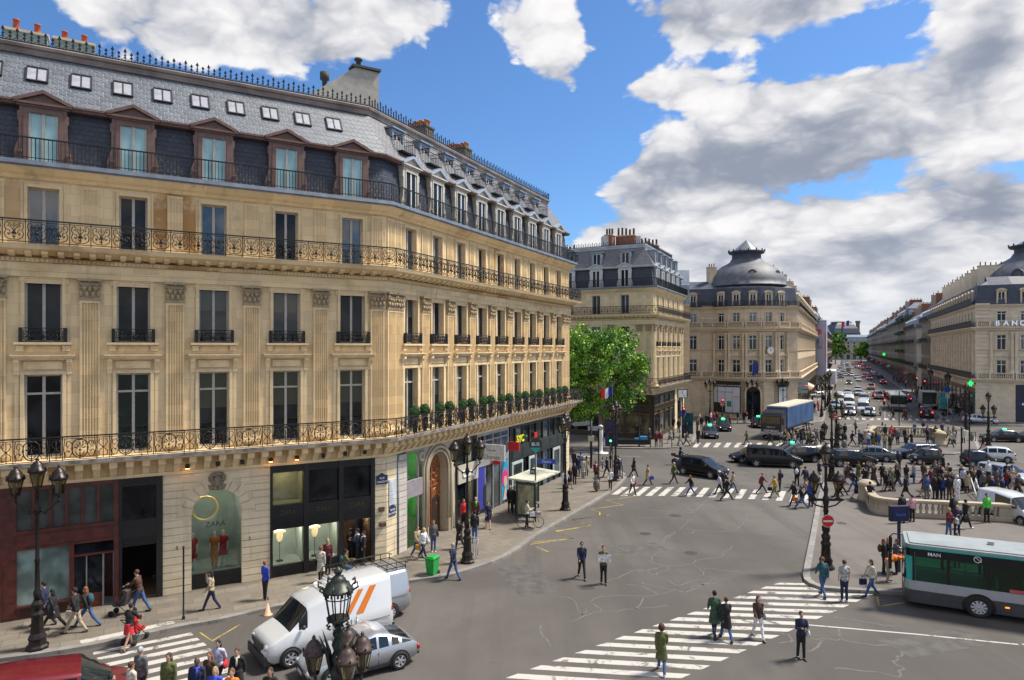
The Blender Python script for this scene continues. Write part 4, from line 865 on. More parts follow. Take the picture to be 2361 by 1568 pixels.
GRN=flat('green_interior',(.05,.30,.05),.6);b=MB();b.box(e1,e2,-.04,.3,top-.15,top);b.box(e1,e1+.12,-.05,.3,.15,top);b.box(e2-.1,e2,-.05,.3,.15,top);b.box(e1,e2,-.08,.3,2.95,3.9);b.box((e1+e2)/2+.3,(e1+e2)/2+.36,-.02,.1,.15,5.4)
gs=b.build('green_shopfront',[flat('lilac_grey',(.26,.23,.25),.5)],B1,F2.M);b=MB();b.quad((e1+.1,.06,.15),(e2-.1,.06,.15),(e2-.1,.06,5.4),(e1+.1,.06,5.4));b.build('display_pane',[SG],gs)
showroom(F2,e1+.1,e2-.1,.16,2.95,1.5,GRN,y=.08,lamps=1);showroom(F2,e1+.1,e2-.1,3.9,5.4,1.0,GRN,y=.08,lamps=1)
dc=(V(1290)+V(1425))/2;dr=(V(1425)-V(1290))/2;dzs=VZ(1360,290)-dr;SM=stone('smooth_stone',(.46,.39,.28),sa=.1,da=.3,bh=1.0,bw=1.5)
arch_wall(F2,e2,e3,.15,top,dc,dr,dzs,.6,m=SM)
b=MB()
for(rr,yy,t)in((dr+.10,-.10,.07),(dr+.34,-.13,.10),(dr+.55,-.08,.06)):
 P=[(dc-rr,yy,.15)]+[(dc-rr*math.cos(math.pi*k/18),yy,dzs+rr*math.sin(math.pi*k/18))for k in range(19)]+[(dc+rr,yy,.15)]
 b.tube(P,t,6)
b.box(dc-dr-.55,dc-dr-.03,-.16,0,.15,.9);b.box(dc+dr+.03,dc+dr+.55,-.16,0,.15,.9)
for s in(-1,1):b.lathe([(.28,0),(.28,.05),(.2,.06),(.2,.02),(.0,.02)],(0,0,0),14);
b.build('arch_moulding',[SM],B1,F2.M)
for s in(-1,1):
 b=MB();b.lathe([(.02,0),(.15,.01),(.17,.05),(.27,.06),(.29,0)],(0,0,0),16);b.build('roundel',[SM],B1,F2.M@Matrix.Translation((dc+s*(dr+.62),-.005,5.05))@Matrix.Rotation(R(90),4,'X'))
WD=flat('carved_oak',(.26,.085,.02),.35,0,.4,5,coat=.4);b=MB();b.prism(arch_poly(dc,dr,dzs,.15),.45,.55)
b.tube([(dc,.42,.2),(dc,.42,dzs+dr)],.05,5);b.box(dc-dr,dc+dr,.38,.46,3.0,3.16);b.box(dc-dr,dc+dr,.40,.46,.15,.5)
for s in(-1,1):
 b.box(dc+s*dr*.5-.42,dc+s*dr*.5+.42,.43,.46,.6,1.3);b.tube([(dc+s*dr*.5+.4*math.cos(t*math.pi/7),.44,2.3+.55*math.sin(t*math.pi/7))for t in range(14)],.04,4,closed=True)
 for k in range(9):b.ball((dc+s*(.2+.14*(k%4)),.42,3.3+.22*(k//2)),(.14,.07,.12),6,4)
 b.ball((dc+s*dr*.5,.42,1.9),(.14,.05,.2),8,5)
b.build('arched_door',[WD],B1,F2.M,fix=True);b=MB();b.prism(arch_poly(dc+dr*.45,.42,2.0,.15,10),.38,.44);b.build('wicket_door',[flat('dark_wicket',(.03,.014,.008),.5)],B1,F2.M)
def shopf(name,F_,u0,u1,m,frame,fasc,cols,zrows,gl,y=-.08,root=None):
 b=MB();b.box(u0,u0+frame,y,.3,.15,top);b.box(u1-frame,u1,y,.3,.15,top);b.box(u0+frame,u1-frame,y,.25,top-.2,top);b.box(u0+frame,u1-frame,y-.04,.25,fasc[0],fasc[1])
 n=len(cols)+1;xs=[u0+frame]+list(cols)+[u1-frame]
 for q in cols:b.box(q-frame*.4,q+frame*.4,y+.03,.2,.15,fasc[0]);b.box(q-frame*.4,q+frame*.4,y+.03,.2,fasc[1],top-.2)
 for zz in zrows:b.box(u0+frame,u1-frame,y+.04,.2,zz-.05,zz+.05)
 o=b.build(name,[m],root or B1,F_.M)
 for k in range(n):
  b=MB()
  for(za,zb)in((.2,fasc[0]),(fasc[1],top-.2)):b.quad((xs[k],.04,za),(xs[k+1],.04,za),(xs[k+1],.04,zb),(xs[k],.04,zb))
  b.build('pane',[gl[k%len(gl)]],o)
 return o
CRM=flat('cream_panel',(.46,.42,.34),.5,0,.06)
s2=shopf('exchange_shopfront',F2,e3,e4,flat('dark_green_black',(.02,.026,.024),.4),.12,(3.0,3.9),[e3+1.25],[],[GD,SG]);b=MB();b.box(e3+.05,e4-.05,-.2,-.12,2.75,3.9);b.build('fascia',[CRM],s2)
lettering('Change',.62,flat('white_letter',(.75,.75,.75)),s2,(e3+e4)/2+.1,-.22,3.1,0,.04,True);showroom(F2,e3+.1,e4-.1,.16,3.0,1.5,flat('cream_room',(.40,.36,.28)),y=.1,lamps=1)
GRY=flat('grey_aluminium',(.34,.35,.36),.4,.3,.1);cols=[e4+(e5-e4)*k/4 for k in(1,2,3)]
s3=shopf('glass_shopfront',F2,e4,e5,GRY,.12,(3.35,3.75),cols,[5.0],[GD,glassy('grey_pane',(.06,.075,.08),.06),glassy('grey_pane',(.06,.075,.08),.06),GB])
PB=flat('poster_blue',(.035,.04,.30),.5);PC=flat('poster_cyan',(.02,.27,.42),.5);PK=flat('poster_pink',(.62,.02,.17),.5);SKN=flat('poster_skin',(.45,.38,.33),.5)
b=MB();b.box(e4+.15,cols[0]-.1,-.08,-.05,.5,3.3);b.build('poster',[PB],s3);x0,x1=cols[2]+.1,e5-.14;b=MB();b.box(x0,x1,-.08,-.05,.4,3.4);po=b.build('poster',[PC],s3);cxp=(x0+x1)/2
b=MB();b.prism([(cxp+.50*math.cos(t*math.pi/8)*(1 if abs(math.sin(t*math.pi/8))<.9 else.8),2.0+.62*math.sin(t*math.pi/8))for t in range(16)],-.10,-.08);b.build('poster_hair',[PK],po);b=MB();b.prism([(cxp+.02+.28*math.cos(t*math.pi/8),1.72+.42*math.sin(t*math.pi/8))for t in range(16)],-.115,-.10);b.prism([(cxp-.35,.45),(cxp+.4,.45),(cxp+.15,1.3),(cxp-.1,1.3)],-.115,-.10);b.build('poster_face',[SKN],po)
b=MB();b.prism([(e4+.95,.6),(e4+1.3,.6),(e4+1.3,1.9),(e4+1.1,2.1),(e4+.9,1.9),(e4+.85,1.2)],-.10,-.08);b.build('poster_figure',[BLK],s3)
DG=flat('charcoal_wood',(.028,.034,.036),.4,0,.2,3);n=9;cols=[e5+(e6-e5)*k/n for k in range(1,n)]
s4=shopf('charcoal_shopfront',F2,e5+.25,e6,DG,.22,(3.0,4.0),cols,[],[GD,GB,GD,GD]);b=MB()
for k in range(6):a=e5+.6+(e6-e5-1)*k/6;b.box(a,a+(e6-e5-1)/6-.2,-.15,-.12,3.15,3.85)
b.build('fascia_panels',[DG],s4)
for(a,c_)in((.5,2.4),(3.6,5.0),(8.6,10.2)):
 b=MB();b.box(e5+a,e5+c_,-.14,-.05,.6,2.9);o=b.build('display_surround',[flat('pale_frame',(.42,.50,.48),.4)],s4);b=MB();b.box(e5+a+.2,e5+c_-.2,-.16,-.14,.8,2.7);b.build('display_pane',[glassy('grey_pane',(.06,.075,.08),.06)],o)
lettering('SYC',.75,flat('yellow_neon',(.8,.75,.02),emit=(.9,.85,.02),es=.08),s4,e5+2.0,-.10,4.25,0,.03,True);lettering('30',.6,flat('red_neon',(.7,.05,.05),emit=(.8,.04,.04),es=.05),s4,e5+4.9,-.10,4.25,0,.03,True)
NAVY=flat('enamel_blue',(.012,.03,.09),.3);WL=flat('white_letter',(.75,.75,.75))
def plate(F_,u,z,lines,w=.62,h=.46):
 b=MB();b.prism([(u-w/2,z),(u+w/2,z),(u+w/2,z+h),(u+w*.3,z+h+.02),(u,z+h+.13),(u-w*.3,z+h+.02),(u-w/2,z+h)],-.10,-.065);o=b.build('street_plate',[NAVY],B1,F_.M)
 for k,t in enumerate(lines):lettering(t,.15,WL,o,u,-.105,z+h-.19-.19*k,0,.004)
plate(F1,(U(869)+U(885))/2+.05,4.15,['RUE','HALÉVY']);plate(F2,V(1025),2.35,['PLACE',"DE L'OPÉRA"])
b=MB();b.box(V(1000),V(1048),-.12,-.065,2.95,4.3);o=b.build('notice_board',[flat('notice_white',(.5,.54,.58),.5)],B1,F2.M)
b=MB()
for k in range(12):b.box(V(1003),V(1003)+random.uniform(.2,.75)*(V(1046)-V(1003)),-.122,-.12,3.05+k*.1,3.075+k*.1)
b.build('notice_text',[flat('notice_grey',(.12,.14,.18))],o)
b=MB();b.box(U(872),U(884),-.16,-.06,2.72,2.95);b.box(U(873),U(886),-.30,-.06,1.95,2.15);b.build('junction_box',[flat('rusty_box',(.09,.05,.04))],B1,F1.M)
BOX_G=flat('box_leaf',(.022,.075,.014),.7,0,.5,14)
def topiary(P,r,k):
 b=MB();rnd=random.Random(k)
 for i in range(340):
  v=Vector((rnd.gauss(0,1),rnd.gauss(0,1),rnd.gauss(0,1))).normalized();p=v*r*rnd.uniform(.9,1.03);a=v.orthogonal().normalized();c=v.cross(a);s=r*.13;t=rnd.uniform(0,6);a2=a*math.cos(t)+c*math.sin(t);c2=v*.5-a*math.sin(t)+c*math.cos(t);p+=Vector((0,0,r+.35))
  b.add([p-a2*s-c2*s,p+a2*s-c2*s,p+a2*s+c2*s,p-a2*s+c2*s],[(0,1,2,3)])
 return b
tx=[(955,948),(977,943),(1012,938),(1036,936),(1066,931),(1085,929),(1112,925),(1131,923),(1156,918),(1173,917),(1192,914),(1208,912),(1226,910),(1240,908),(1257,906),(1270,904),(1286,901),(1299,899)]
zq6=lambda zx,zy:((1050+zx/1.742)/1.7356,(1000+zy/1.742)/1.7356)
tz=[(1063,1125),(1131,1112),(1237,1097),(1304,1090),(1397,1076),(1455,1067),(1539,1053),(1590,1045),(1667,1036),(1720,1030),(1783,1018),(1833,1013),(1888,1007),(1929,998),(1985,991),(2024,986),(2071,978),(2109,972)]
posw=['first','second','third','fourth','fifth','sixth','seventh','eighth','ninth','tenth','eleventh','twelfth','thirteenth','fourteenth','fifteenth','sixteenth','seventeenth','last']
tb=topiary((0,0,0),.30,5);tme=tb.mesh('crown');tme.materials.append(BOX_G);b=MB();b.ball((0,0,.65),.275,12,8);cme=b.mesh('crown_core');cme.materials.append(BOX_G);b=MB();b.lathe([(.14,0),(.2,.4),(.18,.4),(.18,.36)],(0,0,0),4,smooth=False);pme=b.mesh('planter');pme.materials.append(IRON)
for k,(a,c_)in enumerate(tz):
 x,y=zq6(a,c_);u=F2.u(x,-.5);P=F2.w(u,-.5,6.66)
 t=thing('box_ball','clipped round green box shrub, %s from the left of the row behind the balcony rail'%posw[k],'shrub',P,F2.a,'clipped box balls on the balcony')
 zc=F2.z(x,y,-.5);off=max(0.0,zc-6.66-.65)
 for me,nm in((tme,'crown'),(cme,'crown_core')):obj(nm,me,None,t,Matrix.Translation((0,0,off)))
 obj('planter',pme,None,t,Matrix.Translation((0,0,0))@Matrix.Diagonal((1,1,1+off/.4,1)))
def hanging(name,F_,u,z,w,h,m,txt,tm,label,y0=-.15):
 P=F_.w(u,y0,z);t=thing(name,label,'sign',P,F_.a)
 b=MB();b.box(-.05,.05,-w-.1,-.1,0,h);o=b.build('panel',[m],t);b=MB();b.tube([(0,0,h*.8),(0,-w,h*.8)],.03,5);b.box(-.04,.04,-.1,.12,0,h);b.build('bracket',[GRY],t)
 for s in(-1,):
  for(tt,sz,zz)in txt:me=text_mesh(tt,sz,.006).copy();me.materials.clear();obj('lettering',me,tm,o,Matrix.Translation((-.06,-w/2-.1,zz))@Matrix.Rotation(R(-90),4,'Z')@Matrix.Rotation(R(90),4,'X'))
 return t
GLD=flat('gold_letter',(.30,.20,.08),.5)
hanging('hanging_sign',F2,V(1640),3.95,1.9,1.05,flat('sign_white',(.62,.60,.57),.4),[('Change',.42,.10),('Travelex',.2,.62)],GLD,'white hanging sign reading Change above the exchange shop')
hanging('hanging_sign',F2,V(1855),3.95,.85,.62,flat('sign_red',(.55,.02,.02),.4),[],GLD,'small red box sign hanging beside the glass shopfront')
hanging('hanging_sign',F2,V(1740),3.35,.6,.3,flat('sign_red',(.55,.02,.02),.4),[],GLD,'little red sign below the white Change sign')
# ---------------- second corner building beyond the side street ----------------
Q1=Vector((17.3,83.6));DL=Vector((.884,-.468));B2=thing('corner_building','cream stone corner building with white dormers and dark wood shop behind the tree','building',(Q1.x,Q1.y,0))
b2path=[Q1-DL*32,Q1,Q1+D2*18.5,Q1+D2*18.5+N2*12]
fl=Fac(B2,b2path[0],b2path[1]);fr=Fac(B2,b2path[1],b2path[2])
wl=sorted([fl.u(1440),fl.u(1374),fl.u(1311)]+[fl.u(1440)-3.75*k for k in(3,4,5,6,7)]);wr=[fr.u(x)for x in(1514.5,1528,1541,1552.5,1563.5)]
wr=[2.2+3.05*k for k in range(5)]
WG=flat('white_dormer',(.50,.52,.54),.5,0,.08)
B2F=haus(B2,b2path,[dict(win=wl,pil=[u+2.0 for u in wl[:-1]]+[fl.L-1.75,fl.L-.55],dm=WG,dt=ZNL,dg=GD,dwm=WFW,updorm=wl,um=ZN,slate=SL2,band=WG,roll=ZNL,cage=False,ug=(21.6,.12,1.3,1.9)),dict(win=wr,pil=[.55]+[3.72+3.05*k for k in range(4)]+[16.0,17.6],dm=WG,dt=ZNL,dg=GD,dwm=WFW,updorm=wr,um=ZN,slate=SL2,band=WG,cage=False,ug=(21.6,.12,1.3,1.9)),dict(win=[],pil=[],dorm=[],detail=True)],ST2,g0=5.7,rail_styles=('lyre','lyre','bars'))
GL,GR,GE=B2F
b=MB();p=b2path;b.add([(q[0]-Q1.x,q[1]-Q1.y,z)for q in(p[0],p[1],p[2],p[3])for z in(0,24)],[])
WDK=flat('dark_shop_wood',(.035,.028,.018),.4,0,.2,3);GLDF=flat('gilt_frame',(.20,.13,.035),.4,.3)
def shop2(F_,u0,u1,cols,root):
 b=MB();b.box(u0,u1,-.15,0,3.5,4.2);b.box(u0,u1,-.15,0,5.3,5.58);b.box(u0,u1,-.1,.1,.15,.75);n=len(cols)
 for c in cols:b.box(c-.16,c+.16,-.14,.1,.75,3.5);b.box(c-.14,c+.14,-.14,.1,4.2,5.3)
 b.box(u0,u1,-.25,-.15,4.08,4.2);o=b.build('wooden_shopfront',[WDK],root,F_.M)
 for a,c in zip(cols[:-1],cols[1:]):
  b=MB();b.box(a+.16,c-.16,-.02,.0,.75,3.5);b.box(a+.14,c-.14,-.02,0,4.2,5.3);b.build('shop_pane',[random.choice([glassy('warm_pane',(.09,.065,.035),.08),GD,glassy('grey_pane',(.06,.075,.08),.06)])],o)
  b=MB()
  for(x0,x1,za,zb)in((a+.16,c-.16,.75,3.2),(a+.14,c-.14,4.2,5.3)):
   b.box(x0,x0+.06,-.07,-.02,za,zb);b.box(x1-.06,x1,-.07,-.02,za,zb);b.box(x0,x1,-.07,-.02,zb-.06,zb);b.box(x0,x1,-.07,-.02,za,za+.06)
  b.tube([(a+.2+(c-a-.4)*k/8,-.06,3.0+.35*math.sin(math.pi*k/8))for k in range(9)],.03,4);b.build('gilt_frame',[GLDF],o)
 return o
cl=[GL.L-.3-3.3*k for k in range(0,9)][::-1];shop2(GL,cl[0],GL.L,cl,B2);cr=[.2+2.9*k for k in range(5)];shop2(GR,0,cr[-1]+.2,cr,B2)
b=MB();b.box(0,GL.L,.1,.2,.15,5.58);b.build('shop_back',[DKI],B2,GL.M);b=MB();b.box(0,GR.L,.1,.2,.15,5.58);b.build('shop_back',[DKI],B2,GR.M)
ac2=(cr[-1]+.2+GR.L)/2;arch_wall(GR,cr[-1]+.2,GR.L,.15,5.58,ac2,1.45,3.9,.2,-.1,ST2,parent=B2)
b=MB();b.tube([(ac2-1.65*math.cos(math.pi*k/14),-.16,3.9+1.65*math.sin(math.pi*k/14))for k in range(15)],.12,6);b.build('arch_moulding',[ST2],B2,GR.M)
b=MB();b.prism(arch_poly(ac2,1.45,3.9,.15),.02,.06);b.build('arch_glass',[GD],B2,GR.M)
def b2pt(x,Y):return((x-CX)*Y/F-Q1.x,Y-Q1.y)
for(xa,ytop,w,n,Y,rows,d)in((1405,552,1.1,3,92,1,1.2),(1443,553,2.6,5,92,1,.8),(1496,575,2.6,5,97,1,.8),(1283,578,3,4,98,1,.8),(1306,590,3,5,102,1,.8)):
 X_,Y_=b2pt(xa,Y-2);z=H+(HY-ytop+2)*Y/F;chimney(B2,TM(X_,Y_,24.0,GL.a),w,d,z-24.0,n,None,flat('dark_pot',(.10,.04,.03),.8),1.0,rows=rows,pr=.15)
b=MB();X_,Y_=b2pt(1466,89.4);b.box(X_,X_+.6,Y_,Y_+1.2,24,26.0);X_,Y_=b2pt(1388,89.4);b.box(X_,X_+.8,Y_,Y_+1.2,24,26.0);b.build('stack_flank',[flat('pale_flank',(.45,.44,.42))],B2)
# ---------------- buildings along and around the avenue ----------------
def wunit(w,h,fm,gm,fine=True,tr=0):
 key=('wu',round(w,2),round(h,2),fm.name,gm.name,tr)
 if key not in WCACHE:
  b=MB();t=.08
  b.box(-w/2,-w/2+t,0,.08,0,h);b.box(w/2-t,w/2,0,.08,0,h);b.box(-w/2+t,w/2-t,0,.08,h-t,h);b.box(-.05,.05,0,.08,0,h-t)
  if tr:b.box(-w/2+t,w/2-t,-.01,.07,h*tr-.05,h*tr+.05)
  if not fine:b.quad((-w/2,.05,0),(w/2,.05,0),(w/2,.05,h),(-w/2,.05,h),1)
  me=b.mesh('window');me.materials.append(fm);me.materials.append(gm)
  b=MB();b.quad((-w/2+t,.04,0),(w/2-t,.04,0),(w/2-t,.04,h-t),(-w/2+t,.04,h-t));m2=b.mesh('pane');m2.materials.append(gm);WCACHE[key]=(me,m2)
 return WCACHE[key]
def place_w(root,M,u,z,w,h,fm,gm,fine,y=.25,tr=0):
 me,m2=wunit(w,h,fm,gm,fine,tr);o=obj('window',me,None,root,M@Matrix.Translation((u,y,z)))
 if fine:obj('pane',m2,None,o)
def balustrade(b,u0,u1,y,z,h=.95,post=2.6):
 b.box(u0,u1,y-.14,y+.14,z+h-.14,z+h);b.box(u0,u1,y-.16,y+.16,z,z+.14);n=max(1,round((u1-u0)/post))
 for i in range(n+1):x=u0+(u1-u0)*i/n;b.box(max(u0,x-.2),min(u1,x+.2),y-.15,y+.15,z+.14,z+h-.14)
 for i in range(int((u1-u0)/.26)):x=u0+.13+.26*i;b.lathe([(.05,0),(.09,.18),(.10,.26),(.045,.5),(.08,.67)],(x,y,z+.14),6)
def block(root,path,bays,sm,lv,cor,bal,top,rz=(1.4,3.0,5.5),fine=False,dst='zinc',shopm=None,gl=None,dormers=True,endwall=True,step=3.0,roofm=None):
 """bays: list per segment, None = spread evenly; lv: (sill, head, width); cor: (z, out, thick); bal: (z, kind); rz: (setback, lower rise, full rise)"""
 P0=root.location;loc=[(p[0]-P0.x,p[1]-P0.y)for p in path];gl=gl or[GD,GD,GB,GG]
 fs=[Fac(root,path[i],path[i+1])for i in range(len(path)-1)]
 for(z,o_,th)in cor:b=MB();b.sweep(loc,[(0,z-th),(o_*.4,z-th),(o_*.6,z-th*.5),(o_,z-th*.35),(o_+.04,z),(0,z+.02)]);b.build('cornice',[sm],root,fix=True)
 s,r1,r2=rz;rm=roofm or ZN;b=MB();b.sweep(loc,[(.05,top),(-.35,top+r1),(-.8,top+r1+.1),(-s-1.2,top+r2),(-s-2.0,top+r2+.1),(-s-2.0,top)]);b.build('roof',[rm],root,fix=True)
 for i,f in enumerate(fs):
  us=bays[i]
  if us is None:n=max(1,round(f.L/step));us=[f.L*(k+.5)/n for k in range(n)]
  holes=[(u-w/2,u+w/2,a,c)for u in us for(a,c,w)in lv];b=MB();wall_holes(b,0,f.L,.15,top,holes,dep=.3,mat=0)
  b.build('wall',[sm],root,f.M)
  for u in us:
   for k,(a,c,w)in enumerate(lv):place_w(root,f.M,u,a,w,c-a,WFW if fine else WF,random.choice(gl),fine,tr=.75 if fine else 0)
  for(a,c,w)in lv:
   k=('tr',w,round(c-a,2),sm.name)
   if k not in WCACHE:b=MB();h_=c-a;b.box(-w/2-.16,-w/2,-.06,0,0,h_);b.box(w/2,w/2+.16,-.06,0,0,h_);b.box(-w/2-.16,w/2+.16,-.07,0,h_,h_+.14);b.box(-w/2-.2,w/2+.2,-.14,0,-.12,0);me=b.mesh('window_trim');me.materials.append(sm);WCACHE[k]=me
   for u in us:obj('window_trim',WCACHE[k],None,root,f.M@Matrix.Translation((u,0,a)))
  for(z,kind)in bal:
   b=MB()
   if kind=='stone':balustrade(b,0,f.L,-.45,z);b.build('balustrade',[sm],root,f.M)
   elif kind=='iron':
    b.box(0,f.L,-.78,0,z-.12,z);b.box(0,f.L,-.74,-.70,z+.88,z+.93);n=int(f.L/.16)
    for q in range(n+1):x=f.L*q/max(1,n);b.box(x-.035,x+.035,-.735,-.705,z,z+.9)
    b.build('balcony_railing',[IRON],root,f.M)
   elif kind=='green':
    b=MB();rnd=random.Random(int(z*7))
    for q in range(int(f.L*60)):x,y,zz=rnd.uniform(0,f.L),rnd.uniform(-1.0,-.6),z+rnd.uniform(.2,1.1);d=.14;t=rnd.uniform(0,3);b.add([(x-d,y-d*math.cos(t),zz-d),(x+d,y,zz-d*.4),(x+d*.5,y+d*math.sin(t),zz+d),(x-d*.6,y,zz+d*.6)],[(0,1,2,3)])
    b.build('balcony_hedge',[BOX_G],root,f.M)
  if dormers:
   for u in us:
    k=('bd',fine,dst)
    if k not in WCACHE:
     c=MB();w=1.25;c.box(-w/2,-w/2+.18,-.03,.8,0,1.9);c.box(w/2-.18,w/2,-.03,.8,0,1.9);c.box(-w/2,w/2,-.03,.8,1.9,2.05);c.prism([(-w/2-.15,2.05),(w/2+.15,2.05),(w*.35,2.32),(0,2.42),(-w*.35,2.32)],-.15,.9);me=c.mesh('dormer');me.materials.append({'zinc':ZNL,'stone':sm,'white':WG}[dst]);WCACHE[k]=me
    obj('dormer',WCACHE[k],None,root,f.M@Matrix.Translation((u,0,top+.05)));place_w(root,f.M,u,top+.1,.9,1.8,WFW,GD,fine,y=.05)
 return fs
LVF=[(6.75,9.5,1.2),(11.1,13.4,1.15),(15.45,17.0,1.05)]
def side_shop(root,f,m,n=6,h=4.3,seed=1):
 rnd=random.Random(seed);b=MB();L=f.L;xs=[L*k/n for k in range(n+1)]
 for x in xs:b.box(max(0,x-.2),min(L,x+.2),-.12,0,.15,h)
 b.box(0,L,-.16,0,h,h+.7);b.box(0,L,-.1,0,.15,.6);o=b.build('shopfronts',[m],root,f.M)
 for a,c in zip(xs[:-1],xs[1:]):b=MB();b.box(a+.2,c-.2,-.04,-.01,.6,h);b.build('shop_pane',[rnd.choice([GD,glassy('warm_pane',(.09,.065,.035),.08),glassy('grey_pane',(.06,.075,.08),.06)])],o)
 return o
def awning(root,f,u0,u1,z,m,out=1.3):
 b=MB();b.add([(u0,-.1,z),(u1,-.1,z),(u1,-out,z-.6),(u0,-out,z-.6),(u0,-out,z-.85),(u1,-out,z-.85)],[(0,3,2,1),(3,4,5,2)]);b.add([(u0,-.1,z-.03),(u1,-.1,z-.03),(u1,-out,z-.63),(u0,-out,z-.63)],[(0,1,2,3)]);return b.build('awning',[m],root,f.M)
def column(b,u,y,z0,z1,r=.24,n=10):b.lathe([(r*1.35,0),(r*1.35,.18),(r*1.1,.22),(r,.35),(r*.88,z1-z0-.5),(r*1.15,z1-z0-.3),(r*1.3,z1-z0-.1),(r*1.35,z1-z0)],(u,y,z0),n)
BAR=[GD,GD,GB];TEALD=flat('blue_slate_roof',(.05,.06,.085),.65,0,.25,1.2)
def rotunda(root,A,B,bulge,sm,bank):
 """curved corner: five facets from A to B with paired columns, stone balustrades and a dome"""
 A=Vector(A);B=Vector(B);c=(A+B)/2;d=(B-A);n=Vector((d.y,-d.x)).normalized();h=d.length/2;r=(h*h+bulge*bulge)/(2*bulge);cc=c-n*(r-bulge);a0=math.atan2((A-cc).y,(A-cc).x);a1=math.atan2((B-cc).y,(B-cc).x)
 if a1<a0:a1+=2*math.pi
 return[cc+Vector((math.cos(a0+(a1-a0)*k/5),math.sin(a0+(a1-a0)*k/5)))*r for k in range(6)],cc,r
def rot_extra(root,fs,sm):
 P0=root.location
 for f in fs:
  b=MB()
  for u in(.22,f.L-.22):column(b,u,-.22,7.5,13.75)
  b.build('column',[sm],root,f.M);b=MB();u=f.L/2
  b.prism([(u-1.0,10.2),(u+1.0,10.2),(u,10.75)],-.25,0);b.box(u-1.0,u+1.0,-.22,0,10.05,10.2)
  b.build('pediment',[sm],root,f.M)
def dome(root,x,y,z,r,n=24,lantern=True,squash=1.0,lx=0):
 P0=root.location;b=MB();prof=[(r*1.04,0),(r*1.04,.15)]+[(r*a,.2+r*.60*squash*c)for a,c in((1,0),(.985,.16),(.94,.33),(.86,.5),(.75,.66),(.62,.79),(.5,.88),(.42,.96),(.385,1.05))]
 b.lathe(prof,(x-P0.x,y-P0.y,z),n);o=b.build('dome',[flat('dome_zinc',(.12,.125,.14),.6,.1,.25,1)],root)
 zt=z+prof[-1][1];rt=prof[-1][0]
 if lantern:
  b=MB();b.lathe([(rt*1.05,-.3),(rt*.95,.2),(rt*.95,.9),(rt*1.15,1.0),(rt*1.2,1.3),(rt*1.0,1.35)],(x-P0.x,y-P0.y,zt),n)
  for k in range(14):t=2*math.pi*k/14;b.ball((x-P0.x+rt*1.18*math.cos(t),y-P0.y+rt*1.18*math.sin(t),zt+1.42),(.14,.14,.28),5,3)
  o2=b.build('lantern',[TEALD],root);b=MB();b.lathe([(rt*.98,1.3),(.05,3.3)],(x-P0.x,y-P0.y,zt),n,smooth=False);b.build('lantern_glass',[flat('lantern_pane',(.15,.17,.18),.35)],o2)
 return zt
def oculus(root,x,y,z,az,r,gold=False):
 P0=root.location;M=Matrix.Translation((x-P0.x,y-P0.y,z))@Matrix.Rotation(az,4,'Z');b=MB()
 b.prism([(.85*math.cos(math.pi*k/8),.85*math.sin(math.pi*k/8)*1.15+.1)for k in range(9)]+[(-.9,-.9),(.9,-.9)],-.2,1.6);o=b.build('oculus_dormer',[TEALD],root,M,fix=True)
 b=MB();b.prism([(.48*math.cos(2*math.pi*k/14),.62*math.sin(2*math.pi*k/14)+.1)for k in range(14)],-.24,-.2);b.build('oculus',[flat('gold_disc',(.5,.35,.03),.4)if gold else GG],o,fix=True)

B3=thing('domed_building','grey domed corner building with a clock and bank posters, left of the avenue','building',(38,108,0))
arc3,cc3,r3=rotunda(B3,(32.8,111),(44.0,109.2),2.6,ST3,True)
cap=AL+AV*3.3;p3=[Vector((8,116)),Vector((31,112)),Vector((31,112))+Vector((1.8,-1.0))];p3=[Vector((8,117)),Vector((31,111.6))]+arc3+[cap,AL+AV*80]
STL=[(6.75,9.5,1.2),(11.15,13.35,1.15),(15.45,16.95,1.1)]
nseg=len(p3)-1;bays=[[2.2,5.8,9.4,13.0,16.0,19.2,22.3]]+[[]]+[None]*5+[[]]+[[2.4+3.7*k for k in range(20)]]
f3=block(B3,p3,bays,ST3,STL,[(6.6,.75,.5),(14.55,.7,.55),(10.95,.12,.12),(17.95,.5,.35)],[(6.62,'stone'),(14.58,'stone')],18.0,(1.6,3.0,4.4),fine=True,step=2.6,dst='stone',roofm=TEALD)
ro=f3[2:7];rot_extra(B3,ro,ST3)
for f in f3:
 b=MB();rail_run(b,0,f.L,18.0,.85,'bars',-.35);b.build('roof_railing',[IRON],B3,f.M)
for i in(1,7):
 f=f3[i];b=MB()
 for k in range(40):b.box(-.05,f.L+.05,-.10,0,.3+k*.45,.3+k*.45+.36)
 b.build('quoins',[ST3],B3,f.M)
for f in ro:
 b=MB()
 for k in range(13):b.box(0,.35,-.12,0,.3+k*.45,.3+k*.45+.36);b.box(f.L-.35,f.L,-.12,0,.3+k*.45,.3+k*.45+.36)
 b.build('rusticated_blocks',[stone('brown_rustic',(.36,.29,.19),sa=.2,da=.6,bh=.45)],B3,f.M)
zt=dome(B3,cc3.x+.3,cc3.y,21.5,6.4,squash=1.12);
for a_,gd in((-100,True),(-50,False)):oculus(B3,cc3.x+.3+5.5*math.cos(R(a_)),cc3.y+5.5*math.sin(R(a_)),22.9,R(a_+90),5,gd)
BPW=flat('bank_poster',(.58,.60,.66),.5,0,.04);BPG=flat('bank_green',(.02,.25,.13),.5)
